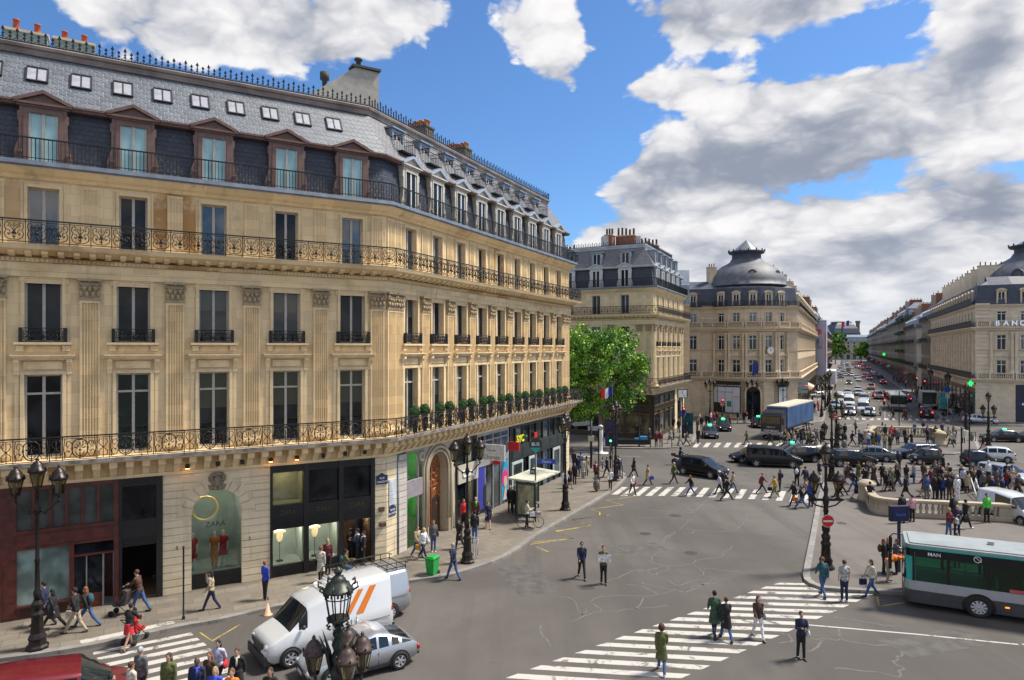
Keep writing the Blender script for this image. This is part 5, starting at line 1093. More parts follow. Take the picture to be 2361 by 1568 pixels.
def bank_poster(F_,u0,u1):
 b=MB();b.box(u0,u1,-.16,-.02,1.0,6.0);o=b.build('bank_window',[BLK],B3,F_.M);w=(u1-u0-.3)/3
 for k in range(3):
  b=MB();b.box(u0+.1+k*(w+.05),u0+.1+k*(w+.05)+w,-.19,-.16,1.1 if k else 2.6,5.1);b.build('poster',[BPW],o)
 b=MB();b.box(u0+w+.45,u0+2*w+.02,-.21,-.19,2.0,2.9);b.build('poster_logo',[BPG],o);b=MB();b.tube([(u1-w*.85,-.2,3.7),(u1-w*.5,-.2,3.5),(u1-w*.2,-.2,3.75)],.07,4);b.build('poster_picture',[flat('tan',(.4,.25,.15))],o);return o
f=Fac(B3,arc3[0],arc3[1]);bp=bank_poster(Fac(B3,arc3[0]+(arc3[1]-arc3[0])*.0+Vector((0,0)),arc3[1]),.1,2.4)
bigf=Fac(B3,arc3[0]*.75+arc3[1]*.25+Vector((.0,-.35)),arc3[2]+Vector((-.5,-.30)))
bp=bank_poster(bigf,0,bigf.L-.2);lettering("La banque d'un monde qui change",.30,WL,bp,bigf.L/2-.1,-.18,5.3,0,.01);lettering("CECI EST POUR L'APÉRO",.26,flat('poster_ink',(.1,.1,.12)),bp,bigf.L*.30,-.2,4.2,0,.005)
f=ro[2];b=MB();b.prism(arch_poly(f.L/2,1.05,4.2,.15),-.14,-.02);b.build('arched_entrance',[GD],B3,f.M,fix=True);b=MB();b.tube([(f.L/2-1.2,-.15,.15)]+[(f.L/2-1.2*math.cos(math.pi*k/12),-.15,4.2+1.2*math.sin(math.pi*k/12))for k in range(13)]+[(f.L/2+1.2,-.15,.15)],.16,6);b.build('entrance_arch',[ST3],B3,f.M)
f=ro[4];bank_poster(f,.3,f.L-.3)
f=ro[3];b=MB();b.lathe([(.0,.06),(.5,.06),(.5,0)],(0,0,0),20,smooth=False);ck=b.build('clock',[flat('clock_face',(.8,.8,.78))],B3,f.M@Matrix.Translation((f.L/2,-.42,10.9))@Matrix.Rotation(R(90),4,'X'))
b=MB();b.tube([(.56*math.cos(k*.3927),.56*math.sin(k*.3927),.03)for k in range(16)],.09,5,closed=True);b.build('clock_rim',[ST3],ck);b=MB();b.box(-.03,.03,0,.4,.07,.08);b.box(0,.3,-.03,.03,.07,.08);b.build('clock_hands',[BLK],ck)
for(x,Y,yt,w,h_)in((1640,114,618,1.4,0),(1774,116,620,2.4,0),(1792,124,634,3.4,0),(1812,136,650,2.6,0),(1821,146,660,2.6,0),(1829,158,672,2.6,0),(1838,168,683,2.6,0)):
 X_=(x-CX)*Y/F;z=H+(HY-yt)*Y/F;chimney(B3,TM(X_-38,Y-108,19.0,R(20)),w,.9,z-19.0,3,ST3 if w!=2.4 else BRICK,POT,.6)
side=f3[-1];side_shop(B3,side,flat('brown_shop',(.10,.07,.04),.5),18,4.4,4);awning(B3,side,20,26,4.2,flat('red_awning',(.5,.03,.03),.7));awning(B3,side,27,36,4.2,flat('striped_awning',(.5,.4,.34),.7))
b=MB();b.ball((14,-1.2,4.2),(.9,.1,.55),10,6);b.build('green_sign',[flat('green_sign',(.02,.4,.08),emit=(.02,.5,.1),es=.3)],B3,side.M)

B4=thing('bank_building','pale curved bank building with a slate dome at the right edge','building',(80,105,0))
c4_=AR+AV*10.0;A4=c4_+Vector((1.7,-.6));arc4,cc4,r4=rotunda(B4,(A4.x,A4.y),(A4.x+13.4,A4.y+1.8),3.0,ST4,True)
p4=[AR+AV*70,c4_]+arc4+[arc4[-1]+Vector((2,.9)),arc4[-1]+Vector((30,6))]
f4=block(B4,p4,[[1.6+3.25*k for k in range(18)],[]]+[None]*5+[[],[2,5.5,9,12.5,16]],ST4,STL,[(6.6,.75,.5),(14.55,.7,.55),(10.95,.12,.12),(17.95,.5,.35)],[(14.58,'none')],18.0,(1.6,3.0,4.4),fine=True,step=2.9,dst='stone',roofm=TEALD)
for f in f4[1:7]:b=MB();balustrade(b,0,f.L,-.45,14.58);balustrade(b,0,f.L,-.5,6.62);b.build('balustrade',[ST4],B4,f.M)
f=f4[0]
for z in(6.62,14.58,18.0):b=MB();rail_run(b,0,f.L,z,.95,'bars',-.6);b.box(0,f.L,-.61,-.6,z+.1,z+.85);b.build('balcony_railing',[IRON],B4,f.M)
rot_extra(B4,f4[2:7],ST4);b=MB()
for k in range(30):b.box(-.05,f4[1].L+.05,-.10,0,.3+k*.6,.3+k*.6+.5)
b.build('quoins',[ST4],B4,f4[1].M)
b=MB();
for u in[3.2+3.25*k for k in range(18)]:column(b,u,-.1,7.2,13.8,.2,8)
b.build('columns',[ST4],B4,f.M)
zt=dome(B4,86.6,112.5,20.8,8.6,squash=1.1);oculus(B4,86.6-6.6,112.5-4.6,22.8,R(-60),5)
for k in range(1,9):
 u=14+k*6.4;P=AR+AV*u+AVN*3.6;chimney(B4,TM(P.x-80,P.y-105,18.5,f.a+R(90)),3.6,1.0,6.4-.0*k,5,ST4,flat('dark_pot',(.10,.04,.03)),.6)
ft=f4[2];BN=flat('sign_pale_blue',(.62,.72,.88),.3,emit=(.6,.7,.9),es=.25)
def arc_text(txt,sz,sp,z,skip,cc,r,A,root,mat_,off=.8):
 a0=math.atan2((A-cc).y,(A-cc).x)
 for k,ch in enumerate(txt):
  a=a0+(skip+sp*k)/(r+off);lettering(ch,sz if k or txt.isupper()else sz*1.25,mat_,root,cc.x+(r+off)*math.cos(a)-root.location.x,cc.y+(r+off)*math.sin(a)-root.location.y,z,a+math.pi/2,.06,True)
arc_text('BANQUE',1.0,1.05,14.75,1.1,cc4,r4,arc4[0],B4,BN);arc_text('BANQUE',.62,.62,6.85,4.6,cc4,r4,arc4[0],B4,BN)
for i,t_ in((3,'BRED'),(5,'BRED')):
 f=f4[i];b=MB();b.box(.25,f.L-.25,-.1,0,.2,5.8);o=b.build('bank_window',[flat('bank_navy',(.012,.02,.05),.3)],B4,f.M);b=MB();b.box(.4,f.L-.4,-.16,-.1,2.6,3.3);b.build('sign_band',[NAVY],o);lettering(t_,.42,BN,o,f.L/2,-.18,2.75,0,.01)
side_shop(B4,f4[0],flat('brown_shop',(.10,.07,.04),.5),12,4.4,9)
GRNL=flat('green_led',(.02,.7,.1),emit=(.02,1,.15),es=.7)
def cross(P,s,rz,label):
 t=thing('pharmacy_cross',label,'sign',P,rz);b=MB();b.box(-s,s,-.08,.08,-s*.33,s*.33);b.box(-s*.33,s*.33,-.08,.08,s*.33,s);b.box(-s*.33,s*.33,-.08,.08,-s,-s*.33);b.build('cross',[GRNL],t);b=MB();b.box(s,s*2,-.05,.05,-.1,.1);b.build('bracket',[BLK],t)
def avb(u0,u1,side,v=0.0,back=14):
 a,c=(AL+AVN*v+AV*u0,AL+AVN*v+AV*u1)if side<0 else(AR-AVN*v+AV*u1,AR-AVN*v+AV*u0)
 return[a-AVN*back if side<0 else None,a,c,None]if False else([a-AVN*back,a,c]if side<0 else[a,c,c+AVN*back])
specs=[(-1,81,104,18.5,0,'brown stone block behind the tall banner on the left of the avenue'),(-1,105,135,17.0,1,'second block past the banner on the left side of the avenue'),(-1,136,175,18.5,2,'third block past the banner, left side of the avenue'),(-1,176,240,17.5,0,'long block beside the far green tree on the left of the avenue'),(-1,241,360,17.5,1,'far left block just before the end of the avenue'),(1,71,90,18.0,3,'darker sooty block next to the pale bank building on the avenue'),(1,105,142,17.2,2,'block with a zinc corner roof and dark balconies on the right of the avenue'),(1,144,180,21.5,1,'narrow block with four rows of green hedges on its balconies'),(1,182,245,20.5,2,'block with a rounded slate roof past the hedged balconies'),(1,247,300,20.0,1,'tall stone block midway along the right of the avenue'),(1,302,360,20.5,2,'right side avenue block with the green pharmacy cross'),(1,362,450,20,0,'second last block on the right of the avenue'),(1,452,560,20,2,'last block on the right before the end of the avenue')]
AVS=[stone('avenue_stone_a',(.30,.26,.20),sa=.1,da=.5,bh=.5),stone('avenue_stone_b',(.36,.31,.24),sa=.1,da=.4,bh=.5),stone('avenue_stone_c',(.38,.35,.30),sa=.1,da=.4,bh=.5),stone('avenue_stone_d',(.27,.235,.185),sa=.1,da=.5,bh=.5)]
AVB=[]
for k,(sd_,u0,u1,top_,st_,lab)in enumerate(specs):
 pts=avb(u0,u1,sd_);r=thing('avenue_building',lab,'building',(pts[1].x,pts[1].y,0));rnd=random.Random(k);L=u1-u0;stp=max(3.3,L/22)
 lv=[(6.6,8.9,1.15),(9.9,12.1,1.15),(13.1,15.0,1.1)]+([(16,17.4,1.0)]if top_>18.2 else[])+([(18.4,19.7,1.0)]if top_>20.2 else[])
 bl=[(6.4,'iron'),(12.9,'iron'),(top_-.0,'iron')]
 if 'hedges' in lab:bl+=[(z,'green')for z in(6.4,9.7,12.9,16.0,20.0)]
 fs=block(r,pts,[None,None],AVS[st_],lv,[(6.4,.6,.4),(12.9,.5,.35),(top_,.5,.35)],bl,top_,(1.6,3.0,5.0),dst='zinc' if k%2 else 'white',step=stp,roofm=[ZN,TEALD,ZN,LEAD][k%4],dormers=L<60)
 f=fs[1]if sd_<0 else fs[0];side_shop(r,f,flat('shop_tone_%d'%(k%4),[(.10,.07,.05),(.05,.05,.06),(.18,.14,.10),(.12,.03,.02)][k%4],.5),max(3,int(L/5)),4.2,k)
 if k%2==0 or k>7:awning(r,f,L*.2,L*.5,4.0,flat('awning_%d'%(k%3),[(.45,.04,.04),(.05,.06,.10),(.35,.30,.25)][k%3],.7))
 AVB.append(r)
 for q in range(max(2,int(L/9))):
  u=u0+L*(q+.5)/max(2,int(L/9));P=(AL-AVN*3.4 if sd_<0 else AR+AVN*3.4)+AV*u
  chimney(r,TM(P.x-pts[1].x,P.y-pts[1].y,top_+1,f.a+R(90)),3.6,1.1,rnd.uniform(4.4,6.0),4,AVS[(st_+1)%3]if q%3 else BRICK,POT,.6)
P=AR+AV*235;cross((P.x-2.2,P.y,8.6),.7,0,'small green pharmacy cross far down the right of the avenue')
P=g(2244,960);q=(2237-CX)*100/F;cross((q,100,H+(HY-884)*100/F),.38,0,'bright green pharmacy cross at the corner of the bank building')
BANN=thing('banner','tall pale advertising banner with pink dots hung across the left building line','banner',(*(AL+AV*84),0),math.atan2(AVN.y,AVN.x))
b=MB();b.box(-3.5,2.6,-.15,.15,4.0,18.8);b.box(2.45,2.6,.15,9,4.0,18.8);b.build('banner_cloth',[flat('banner_lilac',(.44,.44,.56),.6,0,.04)],BANN)
for(x,z,r_,c)in((-.9,17.4,1.2,(.75,.10,.36)),(.75,15.7,.75,(.65,.10,.12)),(.1,6.5,.5,(.28,.02,.22)),(-.7,7.7,.8,(.25,.45,.65))):b=MB();b.prism([(x+r_*math.cos(k*.4488),z+r_*math.sin(k*.4488))for k in range(14)],-.19-x*.01,-.15,axis='y');b.build('banner_dot',[flat('dot_%d'%int(c[0]*100),c,.6)],BANN,fix=True)
lettering('éa',1.5,flat('banner_grey',(.12,.12,.14)),BANN,1.0,-.17,11.2,0);b=MB();b.tube([(1.1+.6*math.cos(k*.45),-.17,13.0+.6*math.sin(k*.45))for k in range(14)],.05,4,closed=True);b.box(2.2,2.42,-.17,-.15,7.5,15.5);b.build('banner_mark',[flat('banner_orange',(.6,.16,.10))],BANN)
HO=thing('hoarding','white site hoarding boxed round the pavement below the banner','hoarding',(*(AL+AV*84+AVN*1.2),0),math.atan2(AVN.y,AVN.x));b=MB();b.box(-3,3.6,2,22,1.6,5.2);b.build('panels',[flat('hoarding_white',(.55,.57,.62),.6,0,.06)],HO);b=MB()
for x in(-2.8,3.4):
 for y in(2.2,12,21.8):b.box(x-.1,x+.1,y-.1,y+.1,.14,1.6)
b.build('posts',[BLK],HO)
HL=thing('hotel_building','long stone hotel with a grey mansard roof closing the end of the avenue','building',(300,655,0));cE=(1955-CX)/F;Pm=Vector((cE*655,655));b_=[Pm-AVN*60,Pm+AVN*0+Vector((0,0)),Pm+AVN*60]
HL.location=(Pm.x,Pm.y,0);b_=[Pm-AVN*55,Pm+AVN*55];block(HL,b_,[None],AVS[2],[(1,5,2.6),(7.5,10.5,1.6),(11.8,14.2,1.6),(15.2,17,1.5)],[(6.6,.8,.5),(17.8,.8,.5)],[(6.6,'none')],18.0,(3,4.2,6.2),step=5.2,roofm=ZN)
LD=thing('palace_dome','dark square palace dome with a flag beyond the end of the avenue','building',((1946-CX)*800/F,800,0));b=MB();b.box(-45,45,0,12,0,24);b.box(-17,17,-2,20,24,26);b.build('palace_walls',[AVS[2]],LD)
b=MB();b.lathe([(22,0),(21.6,5),(19,10.5),(14.5,15),(10.6,17.4)],(0,8,24),4,smooth=False,ang0=R(45),ang1=R(405));b.build('dome',[flat('palace_slate',(.06,.07,.09),.6)],LD);b=MB();b.box(-9,9,1,15,41,42.6);b.box(15,18,0,3,24,42);b.box(14.5,18.5,-.5,3.5,41,43.5);b.build('dome_crest',[flat('palace_crest',(.12,.12,.12),.6)],LD)
b=MB();b.box(-8,-5.6,-9.2,-9,31,36);b.build('flag_blue',[flat('blue_flag',(.02,.05,.4))],LD)
for(x,Y,w,h_,lab)in((1335,112,16,20,'grey roofed block glimpsed behind the tree at the side street'),):
 X_=(x-CX)*Y/F;r=thing('side_street_building',lab,'building',(X_,Y,0));block(r,[Vector((X_-w,Y)),Vector((X_+w,Y-8))],[None],ST3,LVF,[(6.6,.6,.4),(17.8,.5,.3)],[(6.6,'iron')],18.0,roofm=ZN)
# ---------------- vehicles ----------------
TYRE=flat('tyre',(.015,.015,.015),.8,0,.2,8);RIM=flat('alloy',(.55,.56,.58),.35,.4,.1,9);CG=glassy('car_glass',(.012,.016,.018),.03,.3,.8,.0);TRIM=flat('black_trim',(.018,.018,.02),.55,0,.2,6);HLM=flat('headlight_lens',(.55,.57,.60),.1,.3,0);TLM=flat('tail_lens',(.42,.012,.012),.15,0,0);TLO=flat('tail_lit',(.6,.02,.02),.2,0,0,emit=(1,.03,.02),es=3.5);HLO=flat('headlight_lit',(1,.9,.6),.2,0,0,emit=(1,.8,.4),es=3.5);PLT=flat('number_plate',(.6,.6,.55),.4,0,0)
VC={}
def wheel_meshes(r,w=.2,spokes=5):
 k=('wh',r,spokes)
 if k not in VC:
  b=MB();b.lathe([(r*.62,-w/2),(r*.93,-w/2),(r,-w/2+.03),(r,w/2-.03),(r*.93,w/2),(r*.62,w/2),(r*.60,w*.3)],(0,0,0),20);del b.f[-2:],b.m[-2:],b.sm[-2:];me=b.mesh('tyre');me.materials.append(TYRE)
  b=MB();b.lathe([(r*.64,w*.42),(r*.60,w*.50),(r*.56,w*.42),(r*.5,w*.30),(0.01,w*.30)],(0,0,0),20,mat=0);del b.f[-2:],b.m[-2:],b.sm[-2:];b.m[-40:]=[1]*40;b.lathe([(r*.14,w*.3),(r*.14,w*.5),(.01,w*.5)],(0,0,0),8)
  for i in range(spokes):
   a=2*math.pi*i/spokes;c,s_=math.cos(a),math.sin(a);t=r*.075
   P=[(r*.1,-t),(r*.6,-t*1.3),(r*.6,t*1.3),(r*.1,t)];b.add([(x*c-y*s_,x*s_+y*c,w*.5)for x,y in P]+[(x*c-y*s_,x*s_+y*c,w*.2)for x,y in P],[(0,1,2,3),(0,4,5,1),(1,5,6,2),(2,6,7,3)])
  m2=b.mesh('rim');m2.materials.append(RIM);m2.materials.append(TRIM);VC[k]=(me,m2)
 return VC[k]
def hub_mat(t):return RIM
def lerp(tab,x):
 if x<=tab[0][0]:return tab[0][1]
 for(a,va),(b_,vb)in zip(tab[:-1],tab[1:]):
  if x<=b_:return va+(vb-va)*(x-a)/max(1e-6,b_-a)
 return tab[-1][1]
CARS=dict(hatch=dict(L=4.0,w=.86,belt=[(0,.58),(.15,.72),(1.0,.90),(3.6,1.0),(3.95,.92),(4.0,.8)],top=[(.95,.90),(1.65,1.38),(2.2,1.47),(3.3,1.42),(3.85,1.0)],cab=(.95,1.65,3.3,3.85),wh=(.78,3.3),r=.31),sedan=dict(L=4.6,w=.89,belt=[(0,.55),(.15,.70),(1.2,.90),(3.7,.98),(4.5,.95),(4.6,.75)],top=[(1.2,.90),(2.0,1.36),(2.5,1.43),(3.3,1.38),(4.0,1.0)],cab=(1.2,2.0,3.3,4.0),wh=(.88,3.6),r=.32),wagon=dict(L=4.6,w=.90,belt=[(0,.58),(.15,.72),(1.1,.92),(4.2,1.02),(4.55,.95),(4.6,.8)],top=[(1.1,.92),(1.85,1.42),(2.5,1.50),(4.1,1.42),(4.5,1.02)],cab=(1.1,1.85,4.1,4.5),wh=(.88,3.6),r=.32),mpv=dict(L=4.5,w=.92,belt=[(0,.62),(.12,.78),(.85,1.0),(4.0,1.10),(4.45,1.0),(4.5,.8)],top=[(.85,1.0),(1.75,1.55),(2.4,1.64),(3.9,1.58),(4.4,1.12)],cab=(.85,1.75,3.9,4.4),wh=(.85,3.6),r=.34),micro=dict(L=2.7,w=.78,belt=[(0,.6),(.08,.78),(.45,.92),(2.5,1.0),(2.7,.85)],top=[(.45,.92),(1.0,1.44),(1.5,1.54),(2.2,1.48),(2.6,1.05)],cab=(.45,1.0,2.2,2.6),wh=(.42,2.25),r=.29),vclass=dict(L=5.1,w=.96,belt=[(0,.65),(.12,.85),(.95,1.12),(4.8,1.22),(5.08,1.15),(5.1,.9)],top=[(.95,1.12),(1.75,1.78),(2.4,1.9),(4.8,1.88),(5.0,1.25)],cab=(.95,1.75,4.8,5.0),wh=(.92,4.15),r=.35),coupe=dict(L=4.04,w=.90,belt=[(0,.48),(.12,.60),(.5,.74),(1.25,.86),(3.1,.90),(3.75,.88),(3.98,.72),(4.04,.6)],top=[(1.25,.86),(1.6,1.08),(1.95,1.25),(2.3,1.34),(2.65,1.32),(3.05,1.18),(3.4,1.02),(3.72,.885)],cab=(1.25,1.95,2.95,3.7),wh=(.80,3.22),r=.32),kangoo=dict(L=4.2,w=.92,belt=[(0,.65),(.12,.80),(.8,1.02),(4.1,1.12),(4.2,.9)],top=[(.8,1.02),(1.5,1.65),(2.1,1.82),(4.0,1.80),(4.15,1.2)],cab=(.8,1.5,4.0,4.15),wh=(.8,3.5),r=.32),van=dict(L=4.95,w=.98,belt=[(0,.60),(.10,.92),(.85,1.22),(4.85,1.36),(4.95,1.1)],top=[(.85,1.22),(1.55,1.95),(2.1,2.38),(4.85,2.42),(4.93,1.4)],cab=(.85,1.5,4.85,4.93),wh=(.85,3.75),r=.35),scudo=dict(L=4.9,w=.96,belt=[(0,.62),(.10,.85),(.9,1.12),(4.8,1.22),(4.9,1.0)],top=[(.9,1.12),(1.7,1.75),(2.3,1.93),(4.75,1.93),(4.86,1.3)],cab=(.9,1.7,4.75,4.86),wh=(.88,3.9),r=.34))
def car_meshes(kind,closed=False):
 """closed: panel van without side windows behind the cab"""
 key=(kind,closed)
 if key in VC:return VC[key]
 c=CARS[kind];L,w=c['L'],c['w'];c0,c1,c2,c3=c['cab'];xs=sorted(set([0,.05,.14,.32,.6,c0*.75,c0,(c0+c1)/2,c1,c1+.09,(c1+c2)/2-.05,(c1+c2)/2+.03,c2-.12,c2,(c2+c3)/2,c3,(c3+L)/2,L-.12,L-.04,L]+[c['wh'][0],c['wh'][1]]))
 big=kind in('van','vclass','scudo','kangoo');rings=[];tum=.90 if big else.80
 for x in xs:
  e=min(x,L-x);wk=w*(.80+.20*min(1,(e/.55))**.5)if e<.55 else w
  if big:wk=w*(.90+.10*min(1,(e/.35))**.5)
  zb=lerp(c['belt'],x);zt=lerp(c['top'],x)if c0<=x<=c3 else zb;f=max(0,min(1,(zt-zb)/.35));zl=.22+.16*max(0,1-e/.25);rw=wk*(.90*(1-f)+tum*f)
  rings.append([(x,0,zl),(x,wk*.85,zl),(x,wk*.97,zl+.10),(x,wk,(zl+zb)/2+.02),(x,wk*.97,zb-.06),(x,wk*.93,zb),(x,rw,zb+(zt-zb)*.86+.01*(1-f)),(x,rw*.86,zt+.015-.0*f),(x,rw*.45,zt+.035),(x,0,zt+.045)])
 def full(r):return r+[(p[0],-p[1],p[2])for p in r[-2:0:-1]]
 n=len(full(rings[0]));V_=[p for r in rings for p in full(r)];b=MB();fs=[];gw,gs,gr=[],[],[]
 for i in range(len(xs)-1):
  xa,xb=xs[i],xs[i+1];xm=(xa+xb)/2
  for j in range(n):
   q=(i*n+j,i*n+(j+1)%n,(i+1)*n+(j+1)%n,(i+1)*n+j);jj=j if j<9 else n-1-j
   if c0-.001<=xa and xb<=c1+.001 and jj in(6,7,8):gw.append(q);continue
   if c2-.001<=xa and xb<=c3+.001 and jj in(7,8)and not closed:gr.append(q);continue
   if jj==5 and xa>=c0+.001 and xb<=c3 and xb-xa>.13 and(not closed or xm<(c1+c2)/2-.4 if not closed else xm<c1+.8):gs.append(q);continue
   fs.append(q)
 fs.append(list(range(n))[::-1]);fs.append([(len(xs)-1)*n+j for j in range(n)])
 def mk(nm,faces,mat,sm=True):
  u=sorted({i for q in faces for i in q});mp={a:k for k,a in enumerate(u)};bb=MB();bb.add([V_[a]for a in u],[[mp[a]for a in q]for q in faces],0,sm);me=bb.mesh(nm)
  bm=bmesh.new();bm.from_mesh(me)
  if nm=='body':bmesh.ops.recalc_face_normals(bm,faces=bm.faces)
  bm.to_mesh(me);bm.free()
  if mat:me.materials.append(mat)
  return me
 body=mk('body',fs,None);out=dict(body=body,windscreen=mk('windscreen',gw,CG));
 if gr:out['rear_window']=mk('rear_window',gr,CG)
 ls_=[q for q in gs if V_[q[0]][1]>0];rs2=[q for q in gs if V_[q[0]][1]<0]
 for k,(nm,l_)in enumerate((('a',ls_),('b',rs2))):
  if l_:out['side_window'+nm]=mk('side_window',l_,CG)
 zf=lerp(c['belt'],.12);b=MB()
 b.box(-.03,.12,-w*.62,w*.62,.30,.48);b.box(-.015,.1,-w*.38,w*.38,.50,zf-.10);b.box(L-.1,L+.02,-w*.72,w*.72,.30,.45)
 for wx in c['wh']:
  for s in(-1,1):b.lathe([(c['r']+.07,-.06),(c['r']+.07,.02),(c['r']*.5,.022),(.01,.022)],(0,0,0),18)if False else b.add([(wx+(c['r']+.06)*math.cos(t*.3927),s*(w+.006),max(.2,c['r']+(c['r']+.06)*math.sin(t*.3927)))for t in range(16)],[list(range(16))if s<0 else list(range(16))[::-1]])
 for s in(-1,1):b.box(c['wh'][0]+.4,c['wh'][1]-.4,s*w-.01,s*w+.012,.24,.34);b.box((c1+c2)/2-.02,(c1+c2)/2-.005,s*w*.985-.008,s*w*.985+.01,.35,lerp(c['belt'],2)-.1)
 if big:
  for s in(-1,1):
   for xx in(c1+.95,L-1.6):b.box(xx,xx+.012,s*w-.008,s*w+.008,.38,lerp(c['belt'],xx)-.08)
   b.box(c1+.95,L-.2,s*w-.006,s*w+.007,.92,.935)
 t=b.mesh('trim');t.materials.append(TRIM);out['trim']=t
 def two(x0,x1,z0,z1,y0,y1,nm,m):
  r_=[]
  for s in(-1,1):b=MB();b.ball(((x0+x1)/2,s*(y0+y1)/2,(z0+z1)/2),((x1-x0)/2,(y1-y0)/2,(z1-z0)/2),8,6);me=b.mesh(nm);me.materials.append(m);r_.append(me)
  return r_
 out['_h']=[two(-.02,.36,zf-(.26 if big else.19),zf+.0,w*.50,w*.92,'headlight',m)for m in(HLM,HLO)]
 zt=lerp(c['belt'],L-.1);out['_t']=[two(L-.16,L+.01,zt-(.38 if big else.24),zt-.02,w*.68,w*.95,'tail_light',m)for m in(TLM,TLO)]
 b=MB();
 for s in(-1,1):b.ball((c0+.45,s*(w+.07),lerp(c['belt'],c0)+.12),(.09,.09,.08),8,5)
 me=b.mesh('mirrors');out['_m']=me;b=MB();b.box(-.045,-.03,-.24,.24,.34,.45);b.box(L+.02,L+.035,-.24,.24,.48,.60);me=b.mesh('number_plate');me.materials.append(PLT);out['plate']=me
 VC[key]=out;return out
def car(kind,P,rz,col,label,group=None,metal=.2,closed=False,lit=0,roof=None,name=None,spokes=5,cat='car',taxi=None):
 """origin under the middle; rz = heading of the nose, measured like atan2"""
 c=CARS[kind];ms=car_meshes(kind,closed);t=thing(name or 'parked_car',label,cat,(P[0],P[1],0),rz+math.pi,group);pm=paint('paint_%02x%02x%02x'%tuple(int(255*v)for v in col),col,metal);X=-c['L']/2;T=Matrix.Translation((X,0,0))
 for k,me in ms.items():
  if k[0]=='_':continue
  if k=='body':me=VC.setdefault((kind,closed,pm.name),None)or me.copy();
  if k=='body' and not me.materials:me.materials.append(pm);VC[(kind,closed,pm.name)]=me
  obj(k if k[-1]not in 'ab' or k=='trim' else 'side_window',me,None,t,T)
 for me in ms['_h'][1 if lit&1 else 0]:obj('headlight',me,None,t,T)
 for me in ms['_t'][1 if lit&2 else 0]:obj('tail_light',me,None,t,T)
 obj('mirrors',ms['_m'],None,t,T)
 if not ms['_m'].materials:ms['_m'].materials.append(TRIM)
 a,r_=wheel_meshes(c['r'],.2,spokes)
 for wx in c['wh']:
  for s in(-1,1):o=obj('wheel',a,None,t,Matrix.Translation((X+wx,s*(c['w']-.06),c['r']))@Matrix.Rotation(R(-90)*s,4,'X'));obj('rim',r_,None,o)
 if taxi:b=MB();b.box(-.12,.12,-.22,.22,0,.13);b.build('taxi_light',[taxi],t,Matrix.Translation((X+c['cab'][1]+.55,0,max(v for _,v in c['top'])+.04)))
 return t
def hd(dx_,dy_):return math.atan2(dy_,dx_)
def cg(x,y):p=g(x,y);return(p.x,p.y)
BLKP=(.008,.008,.010);NAVYP=(.008,.014,.04);SIL=(.36,.37,.39);WHTP=(.62,.63,.63);GRYP=(.09,.10,.105)
TG=flat('taxi_green',(.02,.6,.2),.3,0,0,emit=(.05,1,.3),es=2.5);TR=flat('taxi_white',(.7,.7,.7),.3)
RIGHT,LEFT=0.0,math.pi;s36=R(-4)
def side_pt(x0,y0,x1,y1,back=.0):
 """centre and heading from the near-side wheel contacts of rear (x1,y1) and front (x0,y0)"""
 a,c=g(x0,y0),g(x1,y1);d=(a-c);return a,c,math.atan2(d.y,d.x)
def by_wheels(kind,fx,fy,rx,ry,side,**k):
 """side: +1 the wheels seen are on the vehicle's left; -1 on its right"""
 a,c,h=side_pt(fx,fy,rx,ry);m=(a+c)/2;n=Vector((-math.sin(h),math.cos(h),0))*(-side*CARS[kind]['w']);C=CARS[kind];off=(C['wh'][0]+C['wh'][1])/2-C['L']/2;fwd=Vector((math.cos(h),math.sin(h),0));p=m+n+fwd*off
 return car(kind,(p.x,p.y),h,**k)
PV=by_wheels('van',672,1540,842,1490,1,col=WHTP,label='white high roof panel van with an orange chevron, in front of the black shop',closed=True,name='panel_van',cat='van',spokes=6)
b=MB();b.add([(0,0,0),(.28,0,0),(.85,0,.95),(.57,0,.95)],[(0,1,2,3)]);b.add([(.5,0,0),(.62,0,.2),(.5,0,.35),(.2,0,-.1)],[(0,1,2,3)])if False else None
b.add([(-.42,0,.1),(-.22,0,.1),(.35,0,.95),(.12,0,.95)],[(0,1,2,3)])
for s in(-1,):obj('chevron_stripe',b.mesh('chevron_stripe'),[flat('orange_vinyl',(.75,.20,.02),.4,0,0)],PV,Matrix.Translation((.9,-.955,1.28))@Matrix.Rotation(R(-4.5),4,'X'))
b=MB()
for k in range(9):b.box(-.1+k*.28,-.07+k*.28,-.60,.60,2.40,2.435)
b.build('roof_ribs',[flat('rib_white',(.5,.5,.5))],PV);b=MB();b.box(-2.5,-2.45,-.55,.55,.74,.93);b.build('grille',[TRIM],PV);b=MB();b.box(-2.53,-2.3,-.9,.9,.26,.58);b.box(2.3,2.52,-.9,.9,.3,.6);b.box(-1.0,.8,-1.0,-.965,.5,.6);b.build('bumpers',[TRIM],PV)
SV=by_wheels('scudo',740,1475,900,1431,1,col=(.42,.44,.47),label='silver van with a black roof rack, half hidden behind the white van',closed=True,name='delivery_van',cat='van',metal=.6,spokes=9)
b=MB()
for s in(-.72,.72):b.tube([(-.9,s,2.05),(-.8,s,2.25),(2.2,s,2.27),(2.4,s,2.18)],.022,5);b.tube([(-.9,s,2.05),(2.3,s,2.06)],.02,5)
for k in range(8):x=-.8+k*.44;b.tube([(x,-.72,2.06),(x,.72,2.06)],.02,4);b.tube([(x,-.72,1.96),(x,-.72,2.26)],.018,4);b.tube([(x,.72,1.96),(x,.72,2.26)],.018,4)
b.build('roof_rack',[IRON],SV)
by_wheels('coupe',762,1586,925,1543,1,col=(.44,.46,.49),label='silver two door coupe beside the white panel van',metal=.7,name='coupe',spokes=6)
by_wheels('kangoo',2332,1236,2318,1200,-1,col=WHTP,label='white compact van at the right edge beside the stair balustrade',name='compact_van',cat='van',closed=False)if False else None
